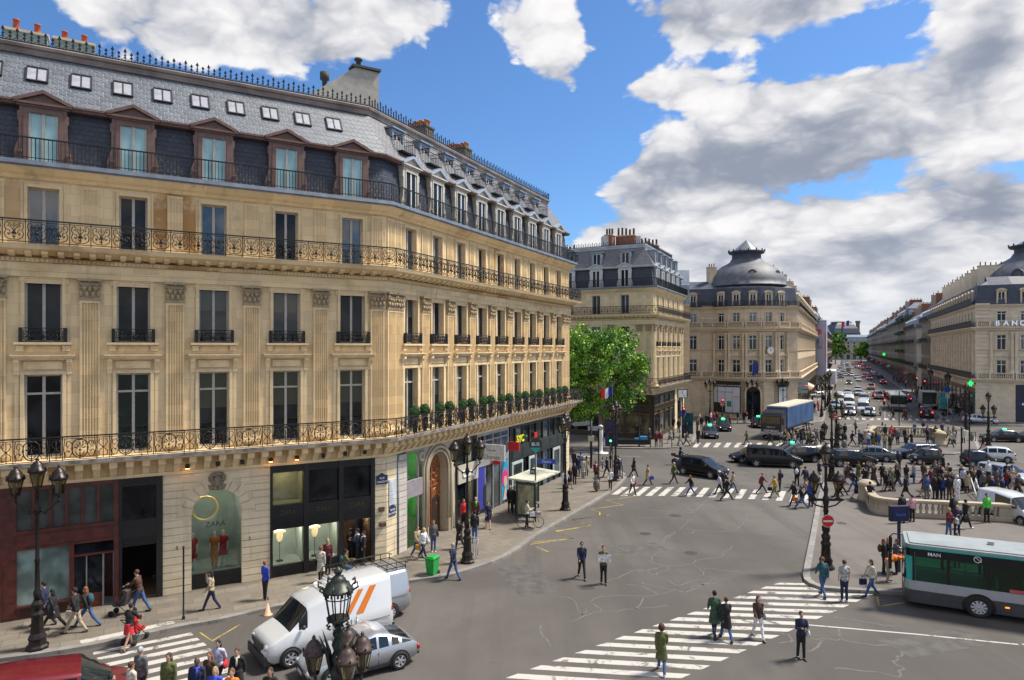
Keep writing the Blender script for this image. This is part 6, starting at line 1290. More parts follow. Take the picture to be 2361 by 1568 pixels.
p=g(2352,1215);car('kangoo',(p.x+.75,p.y+1.6),R(-78),WHTP,'white compact van facing the square at the right edge by the balustrade',name='compact_van',cat='van',closed=True)
by_wheels('mpv',1609,1108+26,1580,1085,1,col=BLKP,label='glossy black people carrier turning beside the motorcycle',name='people_carrier',metal=.3)if False else None
p=g(1621,1098);car('mpv',(p.x,p.y+.4),R(-48),BLKP,'glossy black people carrier with silver grille, turning in front of the zebra',name='people_carrier',metal=.3)
by_wheels('hatch',1682,1065+3.5,1795,1068,1,col=NAVYP,label='dark blue compact saloon partly hidden behind the long black minibus',metal=.5,name='compact_car')
by_wheels('vclass',1824.3,1079.8,1745.8,1076.5,-1,col=BLKP,label='long black minibus with chrome waistline in the middle of the square',metal=.3,name='minibus',cat='minibus')
by_wheels('mpv',1800,1068,1893,1067,1,col=BLKP,label='black crossover just right of the long black minibus',metal=.3,name='crossover_car')
by_wheels('sedan',1790,1057,1868,1056,1,col=(.02,.02,.022),label='black taxi with green roof light behind the crossover',metal=.3,name='taxi',taxi=TG)
by_wheels('mpv',2008,1078,1933,1077,-1,col=(.008,.008,.009),label='black tall hatchback with silver waistline, leftmost of the middle queue',metal=.3,name='hatchback_car')
by_wheels('sedan',1975,1062,2040,1066,1,col=(.10,.115,.12),label='grey green saloon behind the black tall hatchback',metal=.6,name='saloon_car')
by_wheels('wagon',2080,1059,2165,1058,1,col=(.02,.025,.045),label='dark grey blue saloon behind the tiny black city car',metal=.6,name='saloon_car')
by_wheels('micro',2116,1072,2170,1073,1,col=(.012,.012,.014),label='tiny black two seat car in the middle of the square',metal=.2,name='city_car',spokes=7)
by_wheels('hatch',2250,1063,2325,1068,1,col=WHTP,label='white hatchback behind the small black hatchback on the right',name='hatchback_car')
by_wheels('micro',2292,1078,2238,1077,-1,col=(.01,.01,.012),label='small black two seater in front of the white hatchback',name='city_car')
by_wheels('wagon',2346,1122,2254,1104,-1,col=(.50,.52,.54),label='silver estate car at the right edge behind the crowd',metal=.6,name='estate_car')
by_wheels('sedan',2285,980,2233,977,-1,col=(.55,.58,.64),label='pale silver saloon passing the bank building',metal=.5,name='saloon_car',taxi=None)
p=g(2310,1018);car('sedan',(p.x,p.y),R(172),BLKP,'black taxi saloon with green roof light at the right edge',metal=.3,name='taxi',taxi=TG,lit=2)
p=g(2380,1018);car('sedan',(p.x,p.y),R(180),(.02,.05,.05),'dark car cut by the right edge behind the black taxi',name='saloon_car')
p=g(1748,984);car('sedan',(p.x,p.y),R(-105),BLKP,'black taxi waiting left of the blue lorry',metal=.3,name='taxi',taxi=TG)
p=g(1631,1008);car('hatch',(p.x+.3,p.y),R(-100),(.06,.06,.07),'grey hatchback taxi at the kerb in front of the side street',metal=.4,name='taxi',taxi=TG)
p=g(1652,994);car('hatch',(p.x+1.2,p.y+1),R(-100),(.012,.014,.014),'black hatchback taxi queued behind the grey one',metal=.4,name='taxi',taxi=TG)
p=g(60,1800);car('scudo',(-13.7,20.3),R(32),(.16,.012,.018),'dark red van whose roof shows at the bottom left corner',name='red_van',cat='van',closed=True,metal=.3)
def bus(P,rz,L,w,h,label,name='city_bus',near=True):
 t=thing(name,label,'bus',(P[0],P[1],0),rz);MT=flat('bus_mint',(.02,.36,.31),.35,0,.05);GR=flat('bus_grey',(.34,.34,.35),.4,0,.08,1);DK=flat('bus_dark',(.045,.045,.05),.45,0,.2,2);WH=flat('bus_roof',(.25,.28,.28),.45,0,.12,1.2);BG=flat('bus_black',(.010,.010,.012),.15,0,.2,2)
 x0,x1=-L/2,L/2
 def skin(b,za,zb,e=0.0,n=5):
  P_=[]
  for(cx_,cy_,a0)in((x1-.35,w-.35,0),(x0+.25,w-.25,90),(x0+.25,-w+.25,180),(x1-.35,-w+.35,270)):
   rr_=.35 if cx_>0 else.25
   for k in range(n):a=R(a0+90*k/(n-1));P_.append((cx_+(rr_+e)*math.cos(a),cy_+(rr_+e)*math.sin(a)))
  b.prism(P_,za,zb,axis='z',smooth=False)
 b=MB();skin(b,.88,1.30);o=b.build('body_panels',[GR],t);b=MB();skin(b,.30,.88);b.build('skirt',[DK],t);b=MB();skin(b,2.42,2.78);b.build('header_band',[BG],t);b=MB();skin(b,2.78,2.84,.02);b.build('mint_line',[MT],t)
 b=MB();skin(b,2.84,2.95,-.03);skin(b,2.95,3.0,-.2);b.build('roof',[WH],t);b=MB();b.box(-1.0,0.2,-.5,.5,3.0,3.06);b.box(2.6,2.8,-.2,0,3.0,3.15);b.box(-3.6,-2.6,-.4,.4,3.0,3.05);b.build('roof_hatch',[GR],t)
 b=MB()
 for x in(x0+.1,x0+1.6,-3.1,-1.6,-.1,1.4,x1-3.05,x1-1.62,x1-.35):
  for s in(-1,1):b.box(x-.06,x+.06,s*w-(.05 if s>0 else 0),s*w+(.05 if s<0 else 0),1.30,2.42)
 b.box(x0,x0+.06,-w+.2,w-.2,1.3,2.42);b.build('window_posts',[BG],t)
 for s in(-1,1):b=MB();b.box(x0+.2,x1-.3,s*w-.03,s*w-.025,1.3,2.42);b.build('side_glass',[clear_glass('bus_glass',(.30,.62,.52),1.2)],t)
 b=MB();b.add([(x1+.02,-w+.3,.98),(x1+.02,w-.3,.98),(x1-.02,w-.3,2.75),(x1-.02,-w+.3,2.75)],[(0,1,2,3)]);b.build('windscreen',[GD],t);b=MB()
 for s in(-1,1):b.add([(x1-.42,s*(w+.006),.86),(x1-.10,s*(w-.08),.86),(x1-.02,s*(w-.2),2.6),(x1-.38,s*(w+.006),2.6)],[(0,1,2,3)])
 b.build('mint_corner',[MT],t)
 b=MB();b.box(x0+.5,x1-.8,-w+.1,w-.1,.9,1.28);b.box(-.6,3,-.02,.02,1.28,2.3);b.build('interior',[flat('bus_inner',(.03,.10,.06),.7)],t);b=MB();SGN=flat('seat_green',(.06,.42,.05),.6)
 for k in range(9):
  for s in(-.75,.75):b.box(x0+1+k*.95,x0+1.1+k*.95,s-.2,s+.2,1.28,1.85)
 b.build('seats',[SGN],t);b=MB()
 for k in range(8):b.tube([(x0+1.2+k*1.2,-.4,1.28),(x0+1.2+k*1.2,-.4,2.42)],.02,4)
 b.tube([(x0+.6,-w+.12,1.72),(x1-1.8,-w+.12,1.72)],.025,4);b.build('grab_rails',[flat('rail_mint',(.10,.55,.45))],t)
 a,r_=wheel_meshes(.48,.28,10)
 for x in(x1-2.7,x0+3.3):
  for s in(-1,1):
   q=obj('wheel',a,None,t,Matrix.Translation((x,s*(w-.13),.48))@Matrix.Rotation(R(-90)*s,4,'X'));obj('rim',r_,None,q)
   b=MB();b.add([(x+.60*math.cos(k*.262),s*(w+.005),max(.3,.48+.60*math.sin(k*.262)))for k in range(24)],[list(range(24))if s<0 else list(range(24))[::-1]]);b.build('wheel_arch',[BG],t)
 b=MB()
 for s in(-1,1):b.box(x1-3.75,x1-3.6,s*w-.0,s*(w+.02),.62,.68);b.box(x1-3.2-2.4*0-2.2,x1-5.25,s*w,s*(w+.02),.62,.68)
 b.build('marker_light',[flat('amber',(.8,.25,.02),.3,0,0,emit=(1,.3,.02),es=1)],t)
 b=MB();b.tube([(x1-.1,-w,2.75),(x1+.35,-w-.12,2.7),(x1+.5,-w-.15,2.5)],.03,5);b.box(x1+.38,x1+.52,-w-.3,-w,1.95,2.5);b.tube([(x1-.1,w,2.75),(x1+.45,w+.12,2.72),(x1+.6,w+.15,2.5)],.04,5);b.box(x1+.5,x1+.64,w,w+.3,1.8,2.5);b.build('mirrors',[BG],t)
 lettering('MAN',.22,flat('white_letter',(.75,.75,.75)),t,x1-1.1,w+.012,2.52,math.pi,.004,True);b=MB();b.tube([(x1-2.65+.13*math.cos(k*.45),w+.012,2.6+.13*math.sin(k*.45))for k in range(14)],.018,4,closed=True);b.tube([(x1-2.8,w+.012,2.5),(x1-2.65,w+.012,2.62),(x1-2.55,w+.012,2.72)],.014,4);b.build('operator_emblem',[flat('white_letter',(.75,.75,.75))],t)
 b=MB();b.box(x1-4.3,x1-3.75,w,w+.008,1.33,1.47);b.build('route_sticker',[flat('sticker_red',(.5,.08,.1))],t)
 return t
a,c=g(2085,1400),g(2360,1441);d=(a-c).normalized();h=math.atan2(d.y,d.x);n=Vector((-d.y,d.x,0));mid=a-d*6.0-n*1.25
bus((mid.x,mid.y),h,12.0,1.25,3.0,'white, mint and grey city bus entering from the right edge').scale=(1,1,.94)
P=avp(27,17.6);car_dir=math.atan2(AV.y,AV.x);bus((g(2110,950).x,g(2110,950).y+6),car_dir,12.0,1.25,3.0,'white and mint city bus seen from behind at the mouth of the avenue')
def lorry(P,rz):
 t=thing('lorry','articulated lorry with black cab and blue curtain sided trailer','lorry',(P[0],P[1],0),rz);CB=flat('lorry_black',(.012,.013,.016),.3,0,.2,2);BL=flat('curtain_blue',(.035,.095,.23),.45,.15,.35,.6);TN=flat('tarpaulin',(.46,.42,.33),.8,0,.1,1)
 b=MB();b.prism([(0,.55),(2.2,.55),(2.2,3.2),(1.9,3.6),(.5,3.3),(.12,2.9),(0,1.7)],-1.22,1.22);b.build('cab',[CB],t,fix=True)if True else None
 b=MB();b.add([(-.03,-1.08,1.9),(-.03,1.08,1.9),(.10,1.06,2.85),(.10,-1.06,2.85)],[(0,3,2,1)]);b.build('windscreen',[CG],t);b=MB();b.box(-.06,-.01,-.9,.9,.62,1.25);b.box(-.08,.0,-1.22,-.9,.5,1.0);b.box(-.08,0,.9,1.22,.5,1.0);b.build('grille',[flat('lorry_grey',(.30,.31,.32),.4,.3)],t)
 lettering('RENAULT',.24,flat('chrome',(.6,.6,.62),.2,.8),t,-.07,0,1.48,R(-90),.01,True);b=MB()
 for s in(-1,1):b.box(-.25,-.05,s*1.45-.1,s*1.45+.1,1.9,2.7);b.box(.3,1.3,s*1.225-.004,s*1.225+.004,1.9,2.7)
 b.box(-.12,-.02,-1.2,1.2,2.9,2.98);b.build('mirrors',[TRIM],t);b=MB();b.ball((-.06,0,1.0),(.03,.1,.1),8,5);b.build('emblem',[flat('chrome',(.6,.6,.62),.2,.8)],t)
 for s in(-1,1):b=MB();b.ball((-.08,s*1.0,.8),(.04,.14,.1),8,5);b.build('headlight',[HLM],t)
 b=MB();b.box(2.6,15.8,-1.27,1.27,1.35,3.85);b.build('curtain_side',[BL],t);b=MB();b.box(2.58,15.82,-1.28,1.28,3.85,3.98);b.prism([(2.58,3.98),(15.82,3.98),(15.6,4.05),(2.8,4.05)],-1.1,1.1);b.build('trailer_roof',[TN],t);b=MB();b.box(2.6,15.8,-1.25,1.25,1.15,1.35);b.box(2.2,15.6,-.5,.5,.75,1.15);b.box(15.7,15.95,-1.2,1.2,.5,.65);b.build('chassis',[TRIM],t);b=MB()
 for s in(-1,1):b.box(6.0,11.0,s*1.2-.02,s*1.2+.02,.55,.65);b.box(6.0,11.0,s*1.2-.02,s*1.2+.02,.85,.95)
 b.build('side_guard',[flat('lorry_grey',(.30,.31,.32),.4,.3)],t);a,r_=wheel_meshes(.5,.32,10)
 for x in(1.2,4.4,11.4,12.7,14.0):
  for s in(-1,1):q=obj('wheel',a,None,t,Matrix.Translation((x,s*1.08,.5))@Matrix.Rotation(R(-90)*s,4,'X'));obj('rim',r_,None,q)
p=g(1777,1014);lorry((p.x,p.y),math.atan2(.80,.60))
def motorbike(P,rz,label,m=None):
 t=thing('motorcycle',label,'motorcycle',(P[0],P[1],0),rz);b=MB();b.tube([(.55,0,.95),(.15,0,.88),(-.2,0,.80),(-.75,0,.86)],[.05,.16,.15,.09],8);b.ball((.15,0,.9),(.28,.16,.15),8,6);b.build('tank_and_seat',[m or paint('paint_bike',(.02,.02,.024),.2)],t)
 b=MB();b.box(-.2,.25,-.16,.16,.3,.65);b.tube([(.62,.0,.98),(.78,0,.32)],.04,5);b.tube([(-.2,.1,.4),(-.7,.1,.32)],.03,5);b.tube([(0,-.18,.35),(-.85,-.2,.42)],.05,6);b.tube([(.55,-.35,1.05),(.6,0,1.0),(.55,.35,1.05)],.018,4);b.build('frame',[flat('bike_metal',(.16,.16,.17),.3,.7)],t)
 b=MB();b.add([(.72,-.18,.95),(.72,.18,.95),(.6,.14,1.3),(.6,-.14,1.3)],[(0,1,2,3)]);b.build('windshield',[clear_glass('bike_glass',(.7,.75,.75))],t);b=MB();b.ball((.74,0,.92),(.07,.09,.09),8,5);b.build('headlight',[HLM],t);b=MB();b.box(-1.0,-.65,-.2,.2,.88,1.12);b.build('top_case',[TRIM],t)
 for x in(.78,-.72):
  b=MB();b.lathe([(.22,-.05),(.3,-.05),(.31,0),(.3,.05),(.22,.05)],(0,0,0),16);q=b.build('wheel',[TYRE],t,Matrix.Translation((x,0,.31))@Matrix.Rotation(R(90),4,'X'));b=MB();b.lathe([(.23,-.02),(.23,.02),(.05,.03),(.05,-.03)],(0,0,0),12);b.build('rim',[RIM],q)
 return t
p=g(1571,1071);motorbike((p.x,p.y),R(6),'black motorcycle with a hooded rider crossing the square')
def bicycle(P,rz,label,group=None):
 t=thing('bicycle',label,'bicycle',P,rz,group);b=MB();b.tube([(-.15,0,.85),(0,0,.3),(.42,0,.78),(-.12,0,.75)],.018,5);b.tube([(0,0,.3),(-.52,0,.34),(-.14,0,.74)],.014,5);b.tube([(.52,0,.34),(.42,0,.8),(.38,0,1.0)],.016,5);b.tube([(.3,-.25,1.05),(.4,0,1.0),(.3,.25,1.05)],.014,5);b.build('frame',[flat('bike_grey',(.14,.13,.11),.4,.3)],t)
 b=MB();b.ball((-.17,0,.9),(.13,.07,.04),8,4);b.build('saddle',[TRIM],t);b=MB();b.box(.42,.66,-.15,.15,.78,.98);b.build('basket',[flat('wire',(.25,.25,.24))],t)
 for x in(.52,-.52):
  b=MB();b.tube([(x+.33*math.cos(k*.35),0,.34+.33*math.sin(k*.35))for k in range(18)],.02,5,closed=True);q=b.build('wheel',[TYRE],t);b=MB()
  for k in range(8):b.tube([(x,0,.34),(x+.32*math.cos(k*.785),0,.34+.32*math.sin(k*.785))],.004,3)
  b.build('spokes',[RIM],q)
 return t
p=g(1222,1216,KZ);bicycle(p,R(0),'grey hire bicycle held by the woman at the bus stop')
for k,(x,y,l_)in enumerate(((1868,960,'nearest of'),(1880,958,'second of'),(1893,957,'third of'),(1905,955,'farthest of'))):bicycle(g(x,y,KZ),R(75+8*k),'dark bicycle parked at the pavement corner, %s the rank by the lamp'%l_,'bicycles parked at the avenue corner')
bicycle(g(2090+15,1115,KZ+.0)if False else g(3096/1.7356+1725/2.361/1.7356,1118,KZ),R(8),'dark bicycle parked among the crowd behind the stair balustrade');bicycle(g(1375,1088,KZ),R(15),'black bicycle leaning among people at the corner by the traffic signs')
P_=lambda u,v:avp(u,v);dn,up=math.atan2(-AV.y,-AV.x),math.atan2(AV.y,AV.x)
def mzoom(zx,zy):return g((3200+zx/3.136)/1.7356,(1200+zy/3.136)/1.7356)
tr=[('hatch',628,1455,dn,SIL,1,'silver compact car with headlights on, first at the crossing'),('kangoo',790,1418,dn,WHTP,0,'white van second lane at the crossing'),('hatch',878,1465,dn,SIL,0,'pale silver hatchback at the crossing beside the white van'),('hatch',440,1370,dn,(.25,.3,.33),0,'pale car half hidden by the lamp posts at the left kerb'),('mpv',812,1285,dn,SIL,0,'silver car right behind the white van'),('hatch',600,1200,dn,(.4,.42,.43),0,'silver green saloon crossing the second zebra'),('hatch',725,1160,dn,WHTP,0,'white hatchback on the second zebra'),('hatch',735,1205,dn,SIL,0,'silver hatchback stopped just past the second zebra'),('sedan',614,1062,dn,(.02,.02,.022),1,'lone black car coming down the clear left lanes'),('hatch',735,1025,dn,WHTP,0,'white car beside the central kerb in mid avenue'),('hatch',712,990,dn,SIL,0,'silver car behind the white one in mid avenue'),('hatch',650,962,dn,WHTP,0,'small white car alone on the far zebra'),('hatch',567,960,dn,SIL,0,'silver car level with the far zebra'),('hatch',470,955,dn,SIL,0,'silver car at the left kerb by the far zebra'),('mpv',480,918,dn,WHTP,0,'white car queued at the left kerb far away'),('kangoo',552,905,dn,(.5,.45,.35),0,'beige van in the far left queue'),('kangoo',603,900,dn,(.03,.04,.05),0,'dark van beside the beige van far away'),('hatch',490,855,dn,SIL,0,'silver car high in the left queue'),('hatch',545,812,dn,WHTP,0,'white car near the top of the avenue'),('hatch',655,862,dn,WHTP,0,'white car beside the far red vehicle'),('kangoo',893,1130,up,(.45,.46,.48),2,'light grey van driving away past the central kerb'),('kangoo',990,1250,up,(.38,.40,.43),2,'silver van driving away after the second zebra'),('hatch',965,1220,up,BLKP,2,'black car braking beside the silver van'),('hatch',1030,1218,up,BLKP,2,'second black car right of the silver van'),('hatch',1140,1240,up,WHTP,2,'white car braking in the right lanes'),('sedan',1180,1275,up,(.06,.06,.065),2,'dark saloon with red lights near the avenue mouth'),('mpv',1305,1235,up,(.01,.03,.15),2,'blue people carrier ahead of the city bus'),('hatch',1340,1285,up,(.05,.03,.02),2,'dark brown car beside the city bus'),('sedan',1043,1058,up,BLKP,2,'black car with red lights in the right lanes at mid avenue'),('kangoo',870,1010,up,(.30,.31,.33),2,'grey minibus driving away in mid avenue'),('kangoo',815,980,up,(.36,.35,.34),2,'pale minibus ahead of the grey one'),('mpv',1005,985,up,(.01,.02,.02),0,'black van parked at the right kerb in mid avenue'),('hatch',930,958,up,(.10,.3,.35),0,'teal car beyond the parked black van'),('hatch',800,862,RIGHT,WHTP,0,'white car turning across the far junction'),('hatch',770,858,RIGHT,SIL,0,'silver car turning across the far junction'),('mpv',665,820,dn,(.4,.03,.03),0,'red van near the top of the avenue'),('hatch',705,815,up,(.3,.05,.04),2,'red car near the end of the avenue'),('hatch',760,835,up,(.3,.04,.05),2,'dark red car far away in the right lanes'),('mpv',805,835,up,SIL,0,'silver van far away in the right lanes'),('hatch',120,1232,R(190),WHTP,0,'white car emerging from the left side street')]
for(k,x,y,h_,c_,lit,lab)in tr:p=mzoom(x,y);p=p+Vector((math.cos(h_),math.sin(h_),0))*(1.8 if h_==up else-1.8);car(k,(p.x,p.y),h_,c_,lab,'cars in the avenue',lit=lit,name='avenue_car')
rnd=random.Random(21)
for k in range(18):
 v,h_=((5.6,dn),(8.6,dn),(15.2,up),(18.6,up))[k%4];P=avp(175+20*k+rnd.uniform(-5,5),v+rnd.uniform(-.4,.4));car(rnd.choice(['hatch','sedan','kangoo','mpv']),(P.x,P.y),h_,rnd.choice([SIL,WHTP,BLKP,GRYP,(.3,.03,.03),SIL]),'tiny distant car, %s from the near end of the far avenue queue'%['first','second','third','fourth','fifth','sixth','seventh','eighth','ninth','tenth','eleventh','twelfth','thirteenth','fourteenth','fifteenth','sixteenth','seventeenth','last'][k],'cars in the avenue',lit=2 if h_==up else 0,name='avenue_car')
p=mzoom(625,1362);BT=car('van',(p.x+1.2,p.y+2.8),dn,WHTP,'white box lorry behind the first silver car at the crossing',name='box_lorry',cat='lorry',closed=True);p=mzoom(815,1440);car('van',(p.x+1.0,p.y+2.6),dn,(.5,.52,.53),'white high van waiting at the crossing beside the box lorry',name='panel_van',cat='van',closed=True);p=mzoom(505,1320);car('van',(p.x+1.0,p.y+2.6),dn,(.45,.43,.36),'cream high van left of the white box lorry',name='panel_van',cat='van',closed=True)
p=z4(1485,408);car('kangoo',(p.x,p.y+1.5),up,(.07,.045,.035),'dark brown van braking at the right kerb of the crossing',name='compact_van',cat='van',lit=2)
p=z4(1470,335);t=thing('delivery_lorry','open backed delivery lorry unloading behind the brown van','lorry',(p.x,p.y,0),up);b=MB();b.box(0,6,-1.2,1.2,.9,1.0);b.box(0,6,-1.25,-1.15,1.0,3.3);b.box(0,6,1.15,1.25,1.0,3.3);b.box(0,6,-1.25,1.25,3.25,3.35);b.box(5.9,6,-1.2,1.2,1,3.3);b.build('cargo_box',[flat('box_white',(.45,.45,.45))],t);b=MB();b.box(6.2,8,-1.15,1.15,.5,2.7);b.build('cab',[paint('paint_lorry',(.02,.022,.026),.2)],t)
a,r_=wheel_meshes(.42,.25,6)
for x in(1.4,7.2):
 for s in(-1,1):q=obj('wheel',a,None,t,Matrix.Translation((x,s*1.05,.42))@Matrix.Rotation(R(-90)*s,4,'X'));obj('rim',r_,None,q)
for k,(x,y,l_)in enumerate(((1005,385,'at the crossing, with its headlight lit, in the middle of the avenue'),(1625,385,'parked at the right avenue corner'),(1915,425,'parked behind the pale silver saloon'),(1960,418,'parked second behind the pale silver saloon'))):p=z4(x,y);motorbike((p.x,p.y),[dn,R(20),R(10),R(170)][k],'black motorbike '+l_)
# ---------------- street furniture ----------------
def cv_(ox,oy,s):return lambda x,y:((ox+x/s)/1.7356,(oy+y/s)/1.7356)
CVS=dict(c3=cv_(2200,1500,2.361),c4=cv_(3096,1500,2.361),c5=cv_(3096,2060,2.361),cf=cv_(0,1990,2.1455),cd=cv_(2000,2060,1.9675),c7=cv_(1000,1650,1.816),ca=cv_(3200,1200,3.136))
LIR=flat('lamp_iron',(.020,.014,.012),.4,.4,.35,6);BRZ=flat('lamp_bronze',(.035,.042,.036),.45,.5,.5,7);LGL=clear_glass('lantern_pane_glass',(.62,.58,.46),1.5);LGC=flat('lantern_reflector',(.42,.38,.26),.5,0,.1)
def lantern_parts(ir=LIR,open_=False):
 k=('lan',ir.name,open_)
 if k not in VC:
  b=MB();n=6
  b.lathe([(.10,0),(.13,.03),(.155,.05),(.155,.09)],(0,0,0),n,smooth=False);b.lathe([(.27,.60),(.31,.63),(.31,.70),(.25,.74),(.20,.90),(.12,1.0),(.05,1.05),(.06,1.10),(.02,1.17)],(0,0,0),12)
  for i in range(n):
   a=2*math.pi*i/n;b.tube([(.15*math.cos(a),.15*math.sin(a),.08),(.27*math.cos(a),.27*math.sin(a),.62)],.014,4);b.ball((.30*math.cos(a),.30*math.sin(a),.75),(.035,.035,.06),5,3)
  me=b.mesh('lantern');me.materials.append(ir);b=MB();
  if not open_:b.lathe([(.145,.09),(.262,.60)],(0,0,0),n,smooth=False);del b.f[-2:],b.m[-2:],b.sm[-2:]
  m2=b.mesh('glass');m2.materials.append(LGL);b=MB();b.lathe([(.05,.12),(.07,.3),(.09,.45),(.22,.60)],(0,0,0),8);m3=b.mesh('reflector');m3.materials.append(LGC);VC[k]=(me,m2,m3)
 return VC[k]
def add_lantern(t,x,y,z,s=1.0,ir=LIR,open_=False):
 a,g_,r_=lantern_parts(ir,open_);o=obj('lantern',a,None,t,TM(x,y,z,0,s));
 if not open_:obj('glass',g_,None,o);obj('reflector',r_,None,o)
BASE=[(.42,0),(.42,.10),(.34,.16),(.30,.34),(.34,.42),(.24,.60),(.21,1.15),(.25,1.22),(.25,1.30),(.17,1.42),(.22,1.55),(.22,1.66),(.13,1.8)]
def lamp_a(P,rz,label,hh=7.1,k=1.0):
 t=thing('street_lamp',label,'street lamp',P,rz);b=MB();b.lathe(BASE[:7]and[(r*.92,z)for r,z in BASE],(0,0,0),8,smooth=False);b.build('base',[LIR],t)
 b=MB();b.lathe([(.11,1.78),(.13,2.1),(.085,2.2),(.075,3.2),(.10,3.25),(.07,3.35),(.055,hh-2.2),(.09,hh-2.1),(.12,hh-1.95),(.06,hh-1.8),(.05,hh-1.18),(.08,hh-1.15)],(0,0,0),10);b.build('pole',[LIR],t)
 b=MB()
 for s in(-1,1):b.tube([(0,0,hh-2.0),(s*.25,0,hh-2.05),(s*.45,0,hh-1.9),(s*.62,0,hh-1.72),(s*.74,0,hh-1.68),(s*.74,0,hh-1.45)],.032,6);b.ball((s*.74,0,hh-1.6),(.07,.07,.05),6,4);b.ball((s*.28,0,hh-2.06),(.06,.06,.07),6,4)
 b.build('arms',[LIR],t);add_lantern(t,0,0,hh-1.17);add_lantern(t,-.74,0,hh-1.45);add_lantern(t,.74,0,hh-1.45);return t
def lamp_e(P,rz,label,sign=False,hh=6.4):
 t=thing('street_lamp',label,'street lamp',P,rz);b=MB();b.lathe([(r*1.0,z)for r,z in BASE]+[(.19,1.9),(.20,2.1),(.12,2.25)],(0,0,0),10);b.build('base',[LIR],t)
 b=MB();b.lathe([(.12,2.2),(.10,2.8),(.14,2.9),(.10,3.1),(.16,3.4),(.16,3.55),(.09,3.7),(.12,4.0),(.075,4.2),(.07,hh-1.3),(.11,hh-1.2)],(0,0,0),10);b.build('pole',[LIR],t)
 b=MB();b.box(-.78,.78,-.05,.05,3.42,3.54)
 for s in(-1,1):b.lathe([(.10,3.5),(.13,3.55),(.05,3.68),(.06,3.80),(.11,3.84)],(s*.62,0,0),8);b.tube([(s*.1,0,3.1),(s*.5,0,3.2),(s*.8,0,3.45)],.04,5);b.prism([(s*.78,3.40),(s*.98,3.48),(s*.78,3.56)],-.03,.03)
 b.build('arms',[LIR],t,fix=True);add_lantern(t,0,0,hh-1.17,1.0);add_lantern(t,-.62,0,3.85,.95);add_lantern(t,.62,0,3.85,.95)
 if sign:noentry(t,0,-.22,2.45,.32)
 return t
SR=flat('sign_red',(.55,.02,.02),.4);SW=flat('sign_white',(.62,.60,.57),.4)
def noentry(t,x,y,z,r,rz=0):
 M=Matrix.Translation((x,y,z))@Matrix.Rotation(rz,4,'Z');b=MB();b.prism([(r*math.cos(k*.3142),r*math.sin(k*.3142))for k in range(20)],0,.02);o=b.build('sign_rim',[SW],t,M,fix=True);b=MB();b.prism([(r*.93*math.cos(k*.3142),r*.93*math.sin(k*.3142))for k in range(20)],-.008,0);b.build('sign_disc',[SR],o,fix=True);b=MB();b.box(-r*.72,r*.72,-.014,-.008,-r*.14,r*.14);b.build('sign_bar',[SW],o)
def PT(c,x,y,z=KZ):return g(*CVS[c](x,y),z)
lamp_a(PT('cf',320,1295),R(8),'three lantern cast iron lamp post on the pavement at the far left');lamp_a(PT('c7',1578,1090),R(30),'three lantern lamp post in front of the Change shop',6.75);lamp_a(PT('c3',145,1275),R(70),'three lantern lamp post at the end of the corner building',6.8);lamp_a(PT('c3',620,1000),R(60),'three lantern lamp post at the pavement tip beside the flag',6.8)
lamp_a(PT('c3',1512,440),R(20),'three lantern lamp post left of the bank posters',6.6);lamp_a(PT('c3',1910,440),R(0),'three lantern lamp post before the arched bank entrance',6.6);lamp_a(PT('c4',85,420),R(0),'three lantern lamp post beside the right hand bank poster',6.6)
LE=lamp_e(PT('c5',490,505),0,'lamp post with two low lanterns and a no entry disc, nearest on the traffic island',True)
for(c,x,y,l_)in(('c4',545,1002,'second lamp post of the island line, just behind the no entry lamp'),('c4',590,690,'third lamp post of the line, at the left tip of the far island'),('c4',2025,700,'lamp post with crossbar standing on the right tip of the far island'),('c4',1812,520,'slim lamp post left of the bank building with lanterns on a crossbar')):
 q=dup(LE,PT(c,x,y),0,l_)
 for o in list(q.children):
  if o.name.startswith('sign'):
   for d in list(o.children):bpy.data.objects.remove(d)
   bpy.data.objects.remove(o)
noentry(thing('no_entry_sign','small red no entry sign on its pole by the second island lamp','sign',PT('c4',575,700)),0,-.1,3.6,.30)
b=MB();b.tube([(0,0,0),(0,0,3.9)],.03,6);b.build('pole',[IRON],bpy.data.objects['no_entry_sign'])
for k,(x,y)in enumerate(((450,398),(485,335),(508,300),(520,272),(528,250))):lamp_a(PT('c4',x,y),R(80),'three lantern avenue lamp on the left pavement, %s from the corner'%['first','second','third','fourth','fifth'][k],6.8)
for k,(x,y)in enumerate(((1640,330),(1480,240),(1340,150))):lamp_a(PT('c4',x,y),R(80),'three lantern avenue lamp on the right pavement, %s from the corner'%['first','second','third'][k],6.8)
CD=thing('candelabrum','ornate bronze candelabrum with crown lantern and hanging lamps, close in front of the vans','street lamp',(-4.0,15.7,0));b=MB()
b.lathe([(.5,0),(.45,.3),(.22,.6),(.20,2.8),(.26,2.9),(.17,3.1),(.16,3.7),(.20,3.9),(.12,4.05),(.17,4.2),(.10,4.35),(.15,4.5),(.08,4.65),(.13,4.75),(.07,4.85),(.12,4.95)],(0,0,0),12);b.build('stem',[BRZ],CD)
b=MB();n=8;b.lathe([(.14,5.0),(.27,5.06),(.27,5.11),(.2,5.13)],(0,0,0),n,smooth=False);b.lathe([(.30,5.70),(.36,5.72),(.36,5.76),(.31,5.78),(.26,5.90),(.17,5.94),(.18,5.99),(.11,6.05),(.06,6.09),(.10,6.16),(.09,6.2),(.02,6.28)],(0,0,0),12);b.tube([(.30*math.cos(k*.524),.30*math.sin(k*.524),5.58)for k in range(12)],.015,4,closed=True)
